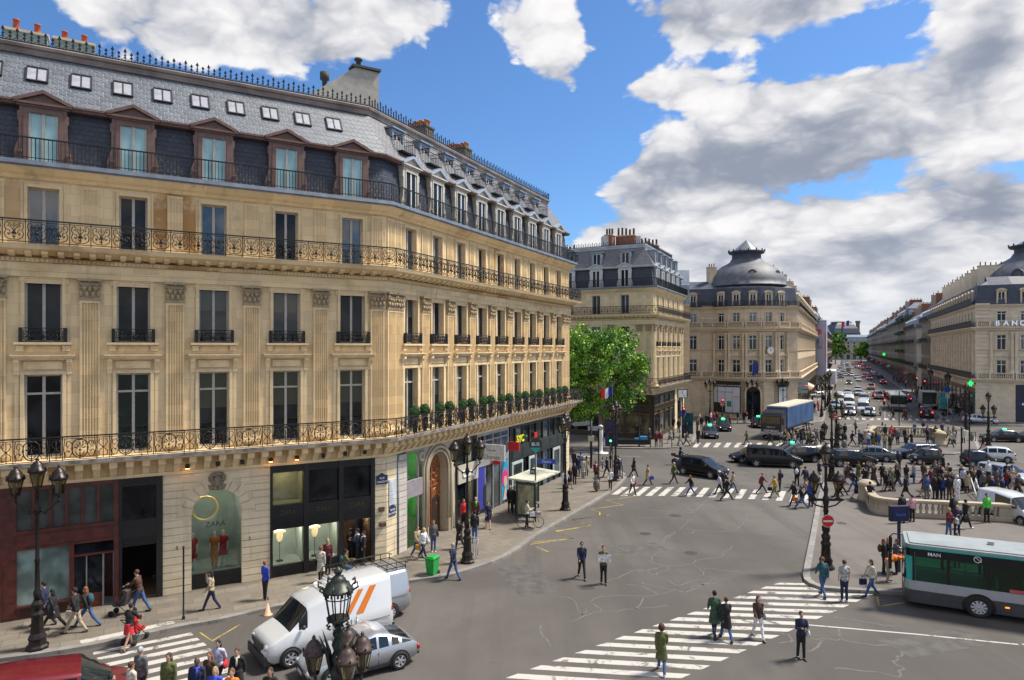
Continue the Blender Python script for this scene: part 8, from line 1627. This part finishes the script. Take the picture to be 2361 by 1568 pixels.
  if kind=='bun':b.ball(c+hr@Vector((-.10,0,.05)),.045,8,6)
  if kind=='cap':b.ball(c+hr@Vector((.10,0,.01)),(.07,.07,.012),8,5)
  vs=0
 elif kind=='shoulder_bag':q=hp+Vector((.02,.25,.02));b.ball(q,(.17,.06,.15),10,8);b.tube([q+Vector((.08,0,.1)),J['Ls']+Vector((0,0,.08)),q+Vector((-.1,0,.1))],.012,4);vs=0
 elif kind=='tote':q=J['Rw']+Vector((0,-.01,-.08));b.box(q.x-.17,q.x+.17,q.y-.05,q.y+.05,q.z-.40,q.z-.12);b.tube([q+Vector((-.1,0,-.12)),q+Vector((0,0,.02)),q+Vector((.1,0,-.12))],.012,4);vs=0
 elif kind=='backpack':b.ball(ch-fw*.19,(.11,.15,.21),12,8,rot=rot);vs=0
 elif kind=='paper':q=(J['Lw']+J['Rw'])/2;b.box(q.x+.05,q.x+.065,-.3,.3,q.z-.12,q.z+.22);vs=0
 elif kind=='scarf':b.tube([nk+Vector((.08*math.cos(t),.08*math.sin(t),-.0))for t in(0,1,2,3,4,5)],.035,6,closed=True);b.tube([nk+Vector((.1,.02,0)),nk+Vector((.13,.02,-.25))],.03,5);vs=0
 me=vx(b,kind,vs,sm_)if vs else b.mesh(kind);PCH[key]=me;return me
PAL=dict(k=(.012,.012,.014),n=(.014,.018,.05),g=(.10,.10,.105),e=(.30,.31,.32),w=(.62,.62,.63),b=(.07,.035,.02),t=(.36,.29,.19),c=(.50,.46,.38),r=(.50,.02,.03),y=(.50,.28,.03),o=(.62,.16,.02),u=(.03,.06,.42),d=(.04,.09,.22),l=(.08,.5,.05),v=(.09,.10,.03),m=(.13,.02,.03),i=(.40,.42,.58),a=(.02,.08,.10),p=(.55,.30,.33),f=(.36,.25,.12),h=(.19,.075,.03),s=(.25,.25,.26),G=(.03,.07,.04))
CN=dict(k='black',n='navy',g='grey',e='light grey',w='white',b='brown',t='tan',c='cream',r='red',y='mustard',o='orange',u='blue',d='denim blue',l='lime green',v='olive',m='maroon',i='pale lilac',a='teal',p='pink',G='dark green')
SKIN=[flat('skin_a',(.50,.30,.22),.5,0,.05),flat('skin_b',(.42,.24,.16),.5,0,.05),flat('skin_c',(.10,.05,.03),.5,0,.05)]
SHOE=flat('shoe',(.02,.018,.016),.5);SHW=flat('shoe_white',(.55,.55,.55),.5)
def cloth(c):return flat('cloth_'+c,PAL[c],.85,0,.38,10)
TN_=dict(j='jacket',c='coat',t='tee',D='dress');BN_=dict(t='trousers',s='skirt',n=None);HN_=dict(s='short',l='long',b='bun',h='hood',c='cap',o='balding');XN_=dict(B='shoulder_bag',T='tote',K='backpack',P='paper',S='scarf')
def put(o_kind,pose,m,t):
 me0=piece(o_kind,pose);k=(o_kind,pose,m.name)
 if k not in PCH:c=me0.copy();c.materials.clear();c.materials.append(m);PCH[k]=c
 return obj(o_kind,PCH[k],None,t)
def person(P,head,pose,outfit,label,sc=1.0,group=None,lite=False):
 """outfit such as jk-td-sb-Tr : top kind+colour, bottom kind+colour, hair kind+colour, extras"""
 q=outfit.split('-');t=thing('person',label,'person',P,R(head),group);t.scale=(sc,)*3;rnd=random.Random(label)
 put('body',pose,SKIN[2 if 'dark skinned' in label else rnd.choice([0,0,1])],t);put(TN_[q[0][0]],pose,cloth(q[0][1]),t)
 if BN_[q[1][0]]:put(BN_[q[1][0]],pose,cloth(q[1][1]),t)
 put('shoes',pose,SHW if 'white shoes' in label else SHOE,t)
 if q[2][0]!='x':put(HN_[q[2][0]],pose,cloth('f' if q[2][1]=='y' else q[2][1]),t)
 for x in q[3:]:put(XN_[x[0]],pose,cloth(x[1]),t)
 return t
PEOPLE="""cf 385 1100 1 180 w jn-tn-sk m|walking left behind the lamp post at the far left
cf 465 1130 1 180 W ck-tk-lk w|striding left before the misty shop window
cf 650 1165 1 180 w jk-tt-sk-Tc m|walking left with a cream bag before the red shop
cf 750 1110 1 180 W jk-td-lh-Ka w|walking left with a backpack before the red shop door
cf 1200 985 1 180 q jb-td-sb m|pushing a pushchair past the black entrance
cf 1105 1300 0 80 q jk-sr-sk w|pushing a red pushchair off the left zebra
cf 1815 965 1 190 p jt-tn-lk-Sw w|on the phone below the arched shop window
cf 2275 878 1 60 s ju-tk-sh w|standing between arch and black shopfront
cf 1878 1228 h -95 w ji-tk-lk-Br w|walking towards us left of the white van
cf 2040 1297 h -90 w ck-tk-sb-Sc w|short haired, walking towards us, front of the white van
cf 1208 1312 h 75 s jg-tk-se m|grey haired, seen from behind on the left zebra
cf 1128 1437 h 60 s jc-tk-sb w|beside the grey haired man at the bottom left
cf 1448 1367 h -90 s jv-tk-lb m|facing us in the middle of the left zebra
cf 1690 1402 h -80 s jn-tn-os-Su m|dark skinned in a suit at the bottom left
cf 1800 1352 h -100 s jb-tk-lh w|red haired, next to the lilac jacket woman
cf 1845 1487 h -90 s ju-tk-ly w|blonde at the bottom edge, left of the vans
cf 1990 1502 h -90 s jo-tk-sh w|ginger haired at the bottom edge
cf 2318 1492 h -90 s jk-tk-lb w|brown haired at the bottom edge below the white van
cf 960 1550 h 0 s jk-tk-sk m|only the crown of the head showing at the bottom edge
c7 565 1172 1 100 s jm-tk-ly-Bk w|looking into the second lit window
c7 515 1235 1 80 s cc-tk-sh-Bk w|behind the roof of the white van
c7 685 1040 H 20 d jv-td-sk-Ka w|sitting by the black shop taking a picture
c7 735 1080 1 90 s ck-tk-sk w|just inside the open shop door
c7 785 1105 1 180 h jn-tk-sk-Sw m|in a suit leaving the open shop door
c7 825 1105 1 200 s jk-tk-sk-Sw w|with a white scarf outside the open shop door
c7 1212 1050 1 -40 w jt-td-sb-Ty w|left one of the pair outside the green shop
c7 1258 1067 1 -35 v jw-tn-sy-Bc w|right one of the pair outside the green shop
c7 1332 1012 1 -70 s jg-td-lb-Bk w|white shoes, before the carved wooden door
c7 1478 1215 0 140 w jn-td-se m|grey haired, stepping off the kerb past the green bin
c7 1522 992 1 -110 v ck-tk-lk w|left of the lamp post by the Change shop
c7 1632 948 1 100 s jk-td-sk m|right of the lamp post by the Change shop
c7 1640 830 1 -90 s jb-tk-oe-Sl m|in a green and brown vest outside the Change shop
c7 1552 830 1 -60 s jr-tk-lb-By w|behind the lamp post at the Change shop
c7 1730 842 1 -80 w cn-nn-sb-Bt w|passing the blue poster
c7 1890 728 1 -70 s jk-tk-ob m|left one of three at the bus shelter
c7 1918 738 1 -100 s jk-tk-sk m|middle one of three at the bus shelter
c7 1950 748 1 180 s jk-tk-sk m|rightmost of three at the bus shelter
c7 2012 842 1 10 h jc-tk-sk-Tw w|standing over the hire bicycle
c7 2325 548 1 -80 w ck-tk-lb w|right of the bus shelter lamp
c7 2283 575 1 -70 s cw-tk-lb w|half behind the lamp past the bus shelter
c3 190 1068 1 -80 w Dk-nk-lb w|walking beside the last lamp of the corner building
c3 232 1030 1 -90 s jk-tk-lb-By w|with a yellow bag near the end of the corner building
c3 312 978 1 70 s cc-tg-sb-Bb w|in the group at the end of the corner building
c3 345 952 1 90 s ct-tk-lb w|beside the cream coated woman at the pavement tip
c3 265 962 1 90 s jn-td-sk m|in jeans at the end of the corner building
c3 226 905 1 60 s jk-tk-sk m|leftmost at the back by the corner shop end
c3 290 930 1 100 s jd-td-sk m|in denim at the back of the pavement group
c3 435 1010 1 -90 s jm-tk-sb-Sw w|beside the litter bag post
c3 540 968 1 200 v jn-tk-sh m|blue shoed, turning left at the pavement tip
c3 652 962 1 -60 s jn-tn-sb-Sw m|in a suit beside the lamp at the tip
c3 570 1086 1 -100 w jw-tk-sh-Bk w|crossing the pavement tip with a dark bag
c3 792 960 0 20 v ck-tk-lk-Bk w|behind the zebra, nearest to the pavement tip
c3 778 1128 0 -70 w jw-tk-sy-Br w|with a red bag at the left start of the zebra
c3 922 1038 0 0 w ct-tk-sb-Tu w|with a pale blue bag behind the zebra
c3 1167 1027 0 10 w jv-tk-se m|behind the zebra left of the people carrier
c3 1332 1142 0 190 W jk-td-lh w|blonde, striding left below the people carrier
c3 1603 1130 0 160 w ji-tk-lk w|between the people carrier nose and the zebra
c3 1637 1112 0 180 s jk-tk-lk-Kk w|right beside the lilac topped woman
c3 1667 1183 0 5 W jk-tk-sk m|in black taking a huge step on the zebra
c3 1727 1115 0 0 v jt-td-bk-Bb w|with bare arms behind the man taking a huge step
c3 1998 1120 0 5 W jm-tn-bh-Br w|with a big red bag in mid zebra
c3 2122 1158 0 175 w jy-tv-sh-Tk w|with a dark tote in mid zebra
c3 2170 1102 0 185 s jk-tk-lk-Kk w|with a backpack behind the mustard jacket
c3 465 672 1 90 s jk-tk-sk m|left by the white traffic pillar
c3 510 672 1 60 s jn-tw-sk m|in white trousers by the white traffic pillar
c3 820 604 1 -20 s jk-tk-sb m|behind the vendor table, left
c3 867 602 1 190 s jg-tk-sk m|behind the vendor table, right
c3 940 657 1 -20 s jn-tk-se m|alone right of the vendor table
c3 1003 682 1 -90 s jm-tk-sk m|maroon top, left one of two at the far kerb
c3 1044 682 1 -90 s jm-tt-se m|tan trousers, right one of two at the far kerb
c3 1040 570 1 60 s jk-tk-sk m|deeper behind the two at the far kerb
c3 1130 648 1 -60 w Dg-nn-lb w|bare legged on the far pavement corner
c3 1168 612 1 200 s jt-tk-lb w|near the blue taxi sign, left
c3 1228 662 1 -50 w ct-tk-lb-Tc w|by the street clock post
c3 1284 673 0 0 W jg-tk-sk-Tc m|with a bag stepping on the far zebra
c3 1165 520 1 90 s jk-tk-sk m|against the arch of the second building
c3 1215 548 1 -80 s jk-tk-oe m|between the arch and the street clock
c3 1296 590 1 -90 s jn-tk-ob m|at the green advertising panel
c3 1398 650 0 60 s ck-tk-sk m|bending at the door of the grey taxi
c3 1390 545 1 -40 s jk-tk-sk m|at the kerb behind the grey taxi
c3 1412 470 1 -60 s ct-tk-lb w|leftmost of the taxi rank group
c3 1432 510 1 -90 s jk-tk-sb m|in front in the taxi rank group
c3 1475 490 1 30 s jk-tk-sk m|centre of the taxi rank group
c3 1503 492 1 120 s jk-tn-sk m|right side of the taxi rank group
c3 1545 462 1 -90 s jr-td-lb w|in red left of the bank posters
c3 1520 455 1 -40 s jw-td-lb w|in white left of the bank posters
c3 1577 466 1 -60 s jk-td-sk m|in jeans below the bank posters
c3 1699 492 0 0 w Dm-nn-lh-Sw w|in a short dress crossing below the bank posters
c3 1773 457 1 30 s jk-te-lk w|in pale trousers below the bank posters
c3 1832 452 1 90 s jk-tk-sk m|waiting at the kerb before the arched entrance
c3 1853 452 1 90 s jk-tw-sk-Kr m|with a red backpack before the arched entrance
c3 1857 658 0 180 w jv-tk-lb w|alone on the far zebra left of the lorry
c3 2083 668 0 180 W jk-tk-sk m|in front of the lorry cab
c3 2253 666 0 180 W jt-td-sk-Tk m|right of the lorry on the far zebra
c3 2302 660 0 190 s ct-tk-sb-Bc w|beside the tan jacket man right of the lorry
c4 290 648 0 180 v cG-td-sk-Tb w|in a dark green coat behind the minibus
c4 330 656 0 190 w jw-tk-sh m|in a white shirt behind the minibus
c4 372 655 0 180 w cw-tk-sk w|in a white coat behind the minibus
c4 410 655 0 180 v jg-tg-sb m|in a grey suit behind the black crossover
c4 441 655 0 0 s jn-tn-se m|in navy left of the small lantern
c4 216 1060 0 60 v jk-tk-sk-Kw m|in a black and white top at the right of the zebra
c4 297 1075 0 100 v jn-tk-sk m|in navy right of the zebra end
c4 187 1238 0 190 w jk-tk-sk m|leading the group at the right zebra end
c4 262 1262 0 170 W jk-td-lk-To w|teal shoed, with an orange bag at the zebra end
c4 312 1200 0 170 W jt-tk-sb-Kb m|with a backpack left of the nearest island lamp
c4 346 1245 0 100 s ju-tn-sk-Ku m|with a bright blue bag left of the nearest island lamp
c4 432 1120 0 200 v jc-tk-lb w|half hidden by the nearest island lamp
c4 425 1000 1 180 s jn-tn-sb-Bk w|behind the nearest island lamp head
c4 610 1150 1 180 w jk-tk-sk m|just right of the nearest island lamp
c4 642 1140 1 0 W jm-tk-lh w|striding right past the nearest island lamp
c4 750 1098 1 190 W jn-td-sk m|striding left across the island, left of the pillar
c4 782 1168 1 0 v cn-nk-lk-Tn w|walking right towards the round pillar
c4 885 1030 1 180 s jn-td-sb m|behind the round pillar
c4 942 1045 1 20 v jk-td-sb m|tallest one behind the round pillar
c4 1062 1100 1 180 W Dk-nk-lb-Bk w|striding left above the curved balustrade
c4 1092 1098 1 170 v jg-tk-lb w|just behind the woman striding left
c4 1170 1058 1 180 w jk-tn-lk w|at the right of the striding pair
c4 1180 905 0 -90 s jn-tk-sk m|out on the road by the chain
c4 1246 1160 1 180 v jk-tk-lk-Tb w|white shoes, in the middle above the balustrade
c4 1420 1148 1 180 W cm-nk-lk-Bb w|in a maroon coat by the left handrail
c4 1520 1175 1 100 s jk-tk-sk m|left one in the crowd between the handrails
c4 1562 1172 1 80 s jk-tk-sk-Kk m|second in the crowd between the handrails
c4 1597 1175 1 60 s ju-tn-lb w|in blue in the crowd between the handrails
c4 1655 1185 1 90 s jk-tb-sk m|broad, seen from behind between the handrails
c4 1730 1190 1 90 s jw-tw-cw m|all in white between the handrails
c4 1825 1115 1 90 s ct-tb-lb w|in a long tan coat left of the right handrail
c4 1790 1095 1 80 s ji-tk-cw m|in a white cap beside the long tan coat
c4 1650 1035 1 -60 s jn-tk-sb w|beside the parked bicycle
c4 1600 935 0 150 v jk-tk-sk-Bk m|out on the road behind the crowd
c4 1555 1050 1 -90 s jb-tk-lk w|at the back of the crowd left of the bicycle
c4 1975 1125 1 -90 s jg-tk-se-Br w|with a red bag right of the right handrail
c4 1943 1085 1 -90 s jn-tn-sb m|behind the woman with the red bag
c4 2060 1195 1 -90 s jk-tk-oe-Su m|bald in an open jacket over blue, right side
c4 2155 1205 1 -60 s jk-tk-sk-Su m|at the far right behind the balustrade
c4 2092 1090 1 90 s jg-tk-lk-Kg m|with a grey backpack on the right
c4 2025 1020 1 90 s jw-tk-cw m|in a pale cap in front of the silver estate
c4 2198 1040 1 90 s jn-tk-sk m|before the silver estate bonnet
c4 2262 1115 1 200 v jc-te-ly-Tp w|blonde with a pink bag at the right edge
c4 2302 1165 1 180 v jb-tk-ob-Su m|balding at the right edge
c4 2010 1136 H -90 s jl-tk-sk m|in lime green on the stairs
c4 1210 1140 H 90 s jk-tk-sk m|whose head shows above the balustrade, left
c4 1305 1148 H 90 s jp-tk-sb w|whose head shows above the balustrade, right
c4 905 1258 1 30 h jk-tk-sb m|in a suit leaning on the curved balustrade
c4 1650 1532 1 -70 h jm-td-ly w|in a floral jacket, white shoes, before the balustrade
c4 1728 1522 1 -100 h jn-tn-ob-Tw m|balding with a white bag before the balustrade
c4 1805 1450 1 10 v jk-tk-sk-Tk m|white shoes, right of the balding man
c4 1698 1400 1 90 s jk-tk-sh-Kg m|with a grey backpack at the balustrade
c4 675 690 1 -60 s jk-tk-lb-Tr w|with a red bag left on the far island
c4 737 668 1 0 W jn-tk-sb-Sw m|in a suit walking right on the far island
c4 670 600 1 90 s jk-tk-sk-Kk m|with a backpack at the rear left of the far island
c4 804 675 1 0 s jg-td-sk-Tk m|standing left of the smaller balustrade
c4 893 682 1 90 s jw-tu-sb m|in white by the left pillar of the smaller balustrade
c4 962 684 1 90 s jk-tk-lb w|inside the smaller balustrade, dark haired
c4 992 692 1 90 s jd-td-ly w|blonde in denim before the smaller balustrade
c4 1045 702 1 80 s jt-tg-lh w|light brown haired before the smaller balustrade
c4 1095 712 1 -80 s ck-tk-ly w|blonde in a long black coat before the smaller balustrade
c4 1170 658 1 -90 s jg-tk-se m|arms out in the middle of the smaller balustrade
c4 1250 692 1 60 d jk-tk-sk m|sitting inside the smaller balustrade
c4 1300 688 1 120 h jk-tk-sb m|looking at a phone inside the smaller balustrade
c4 1450 645 1 -60 s jk-tn-sk-Su m|at the right inside the smaller balustrade
c4 888 472 H 60 s jw-tk-sb m|in white behind the left pillar of the far island
c4 1052 476 H 90 s jn-tk-sk m|behind the smaller balustrade, first
c4 1110 488 H 90 s jr-tk-sk m|in red behind the smaller balustrade
c4 1527 484 H 60 s cb-tk-lb w|in brown at the right behind the smaller balustrade
c4 1695 485 H -60 s jg-tk-lb w|behind the tan jacketed person on the far island
c4 1665 680 1 -80 w jt-tk-sb m|right of the smaller balustrade
c4 1705 645 1 -90 s ck-td-sb m|tall in black right of the smaller balustrade
c4 1790 642 1 -90 s cc-tk-se m|in a long pale coat on the far island
c4 1972 718 1 0 v jk-tk-lb-Tp w|with a pink bag at the right tip of the far island
c4 655 418 0 0 w jp-tn-sb m|crossing in front of the silver car, first
c4 702 418 0 0 v jn-tn-sk m|crossing in front of the silver car, second
c4 796 418 0 0 W je-td-sb w|crossing between the silver car and white van
c4 916 414 0 180 s jn-tk-sk m|in front of the pale hatchback
c4 1126 427 0 180 W jk-tk-sk m|alone in black mid avenue crossing
c4 1228 425 0 180 v jb-tk-lb w|left one of a pair at the avenue crossing
c4 1247 428 0 180 w cb-tk-sk-Tm m|right one of a pair at the avenue crossing
c4 1415 418 0 180 w jk-tn-sk m|beside the brown van, left
c4 1466 418 0 170 s jk-tk-sk m|beside the brown van, right
c4 1775 437 1 10 W jg-tg-sk m|at the right avenue corner
c4 1722 370 1 90 s jk-tk-sk m|right avenue pavement, left of a pair
c4 1750 362 1 90 s jw-tk-sk-Kn m|in white with a backpack on the right avenue pavement
c4 302 372 1 -60 s ck-tk-sk m|left corner of the avenue, front
c4 335 376 1 -90 s jk-tk-sk m|left corner of the avenue, second
c4 356 372 1 -90 s jw-tk-lb w|in white at the left corner of the avenue
c4 382 356 1 90 s jk-tm-lk w|left corner of the avenue, rear
c5 462 772 0 92 v ja-td-sh m|seen from behind stepping onto the front zebra
c5 663 818 0 88 s te-tn-sb m|in a grey tee, white shoes, seen from behind
c5 922 765 0 185 w jc-td-lb-Tn w|with a navy tote left of the big bus
c5 1038 560 1 -20 s jk-tk-lh-Kb w|queueing at the bus door in black
c5 1085 540 1 0 s jk-tk-ly w|blonde at the bus door
c5 1075 632 1 10 b jo-tt-sk m|bending down beside the bus front
c5 1155 560 1 180 s jg-tk-lb-Bh w|by the bus door with a leather bag
c5 255 1358 0 -90 h jn-tk-bb-Bw w|with a white bag below the zebra end
c5 1730 190 H -90 s jb-tk-sb w|whose head shows above the bus roof
cd 643 496 0 -85 w jn-tk-ck m|in a cap walking towards us in the open road
cd 815 545 0 -90 h jv-tk-sb-Pw m|holding an unfolded map in the open road
cd 1272 1243 0 80 w cv-td-hb w|in a fur hooded parka, white shoes, on the front zebra
cd 1690 958 0 88 v cG-tn-sk m|tall, seen from behind on the zebra
cd 1782 988 0 95 w ck-td-sb-Bn w|with a navy shoulder bag, seen from behind
cd 2030 970 0 -88 w jb-tw-lb-Be w|in sunglasses facing us on the zebra"""
used=set()
for row in PEOPLE.split('\n'):
 a,where=row.split('|');cvn,x,y,lev,hdg,pose,fit,sex=a.split();x,y=CVS[cvn](float(x),float(y));k=.96 if sex=='w' else 1.03
 zb=KZ if lev in '1H' else 0.0;P=g(x,y,zb)if lev in '01' else g(x,y,zb+(1.70 if pose!='d' else 1.2)*k);P.z=zb;q=fit.split('-');w_='woman' if sex=='w' else 'man'
 tk=dict(j='top',c='coat',t='tee',D='dress')[q[0][0]];lab='%s in %s %s, %s'%(w_,CN.get(q[0][1],'pale'),tk,where)
 if len(lab.split())>16 or(' in ' in where[:4]):lab='%s %s'%(w_,where)
 if len(lab.split())>16:print('LONG',lab)
 if lab in used:print('DUP',lab)
 used.add(lab);person(P,float(hdg),pose,fit,lab,k*1.0)
p=g(1571,1071);person((p.x-.22,p.y,-.10),6,'r','jk-tk-hk','rider in black with a dark hood on the crossing motorcycle')
rnd=random.Random(4)
for i in range(70):
 lf=i%5<2;u=12+150*rnd.random()**1.3;v=rnd.uniform(.8,3.2)if lf else rnd.uniform(21.6,24.4);P=avp(u,v);P.z=KZ
 person(P,rnd.choice([-64,116])+rnd.uniform(-30,30),rnd.choice('swv'),'%s%s-t%s-%s%s'%(rnd.choice('jjc'),rnd.choice('kkkngbtwrm'),rnd.choice('kkndg'),rnd.choice('sl'),rnd.choice('kbh')),'small pedestrian in the crowd far along the %s pavement of the avenue'%('left' if lf else 'right'),rnd.uniform(.94,1.05),'far pedestrians on the %s avenue pavement'%('left' if lf else 'right'))
ORD=['first','second','third','fourth','fifth','sixth','seventh','eighth','ninth','tenth','eleventh','twelfth','thirteenth','fourteenth','fifteenth','sixteenth']
for(n,x0,x1,y0,y1,lev,wh)in((16,1430,2340,1020,1180,KZ,'crowded round the right stair rails'),(14,640,1760,560,700,KZ,'dotted over the far island'),(12,620,1500,1010,1110,KZ,'hurrying behind the round pillar'),(10,40,460,640,668,0,'on the far zebra right of the lorry')):
 for k in range(n):
  P=g(*CVS['c4'](x0+(x1-x0)*(k+rnd.uniform(.1,.9))/n,rnd.uniform(y0,y1)),lev);P.z=lev;sx=rnd.choice('mw');c_=rnd.choice('kkkngtbmdev');tp_=rnd.choice('jjc')
  person(P,rnd.choice([0,180,90,-90])+rnd.uniform(-25,25),rnd.choice('sswvh'),'%s%s-t%s-%s%s%s'%(tp_,c_,rnd.choice('kkndg'),'l' if sx=='w' else 's',rnd.choice('kbbf'),rnd.choice(['','-Bk','-Kn','-Tb'])),'%s in %s %s, %s from left, %s'%('woman' if sx=='w' else 'man',CN.get(c_,'pale'),'coat' if tp_=='c' else 'jacket',ORD[k],wh),.96 if sx=='w' else 1.03)
def pushchair(P,rz,m,label):
 t=thing('pushchair',label,'pushchair',P,rz);b=MB();b.prism([(-.25,.45),(.2,.40),(.3,.5),(-.05,.62),(-.25,1.05),(-.35,1.0)],-.2,.2);b.build('seat',[m],t,fix=True);b=MB();b.lathe([(.24,-.22),(.24,.22)],(0,0,0),10,ang0=0,ang1=2.2);b.build('hood',[m],t,Matrix.Translation((-.22,0,.85))@Matrix.Rotation(R(90),4,'X'));b=MB()
 for s in(-.24,.24):b.tube([(-.55,s,1.02),(.3,s,.15)],.016,4);b.tube([(-.4,s,.15),(.1,s,.6)],.014,4)
 b.tube([(-.55,-.24,1.02),(-.55,.24,1.02)],.02,4);b.build('frame',[IRON],t)
 for(x,y)in((-.4,-.25),(-.4,.25),(.32,-.2),(.32,.2)):b=MB();b.lathe([(.12,-.02),(.12,.02)],(0,0,0),12);b.build('wheel',[TYRE],t,Matrix.Translation((x,y,.12))@Matrix.Rotation(R(90),4,'X'))
p=g(*CVS['cf'](1040,1010),KZ);pushchair(p,R(180),flat('pram_grey',(.06,.05,.05)),'grey pushchair pushed past the black entrance');p=g(*CVS['cf'](1170,1235));pushchair(p,R(80),flat('pram_red',(.5,.02,.02)),'red pushchair rolling off the left zebra')
MAN=flat('mannequin_white',(.62,.62,.58),.35)
for(dx_,c,l_)in((-.95,'r','mannequin in a short red dress at the left of the arched window'),(-.02,'o','mannequin in a long orange dress in the arched window'),(.38,'r','mannequin in a red dress behind the orange one')):
 P=F1.w(ac+dx_,.75+.2*abs(dx_),.82);t=thing('mannequin',l_,'mannequin',P,F1.a-R(110));t.scale=(.98,)*3;put('body','s',MAN,t);put('dress','s',cloth(c),t)
 if c=='o':put('trousers','s',cloth(c),t)
for j in range(2):P=F1.w(sum(bays1[j])/2-.25,.75,.68);t=thing('display_stand','white blouse with lamplight glow painted in, on a stand, in the %s shop window'%['first','second'][j],'display',P,F1.a);b=MB();b.ball((0,0,1.25),(.16,.1,.30),12,8);b.ball((0,0,1.45),(.30,.08,.12),10,6);b.build('blouse',[flat('blouse',(.6,.55,.45),.8,emit=(1,.6,.25),es=.5)],t);b=MB();b.tube([(0,0,0),(0,0,1.0)],.015,5);b.box(-.15,.15,-.15,.15,0,.03);b.build('stand',[IRON],t)  # warm glow in the blouse material stands in for lamplight
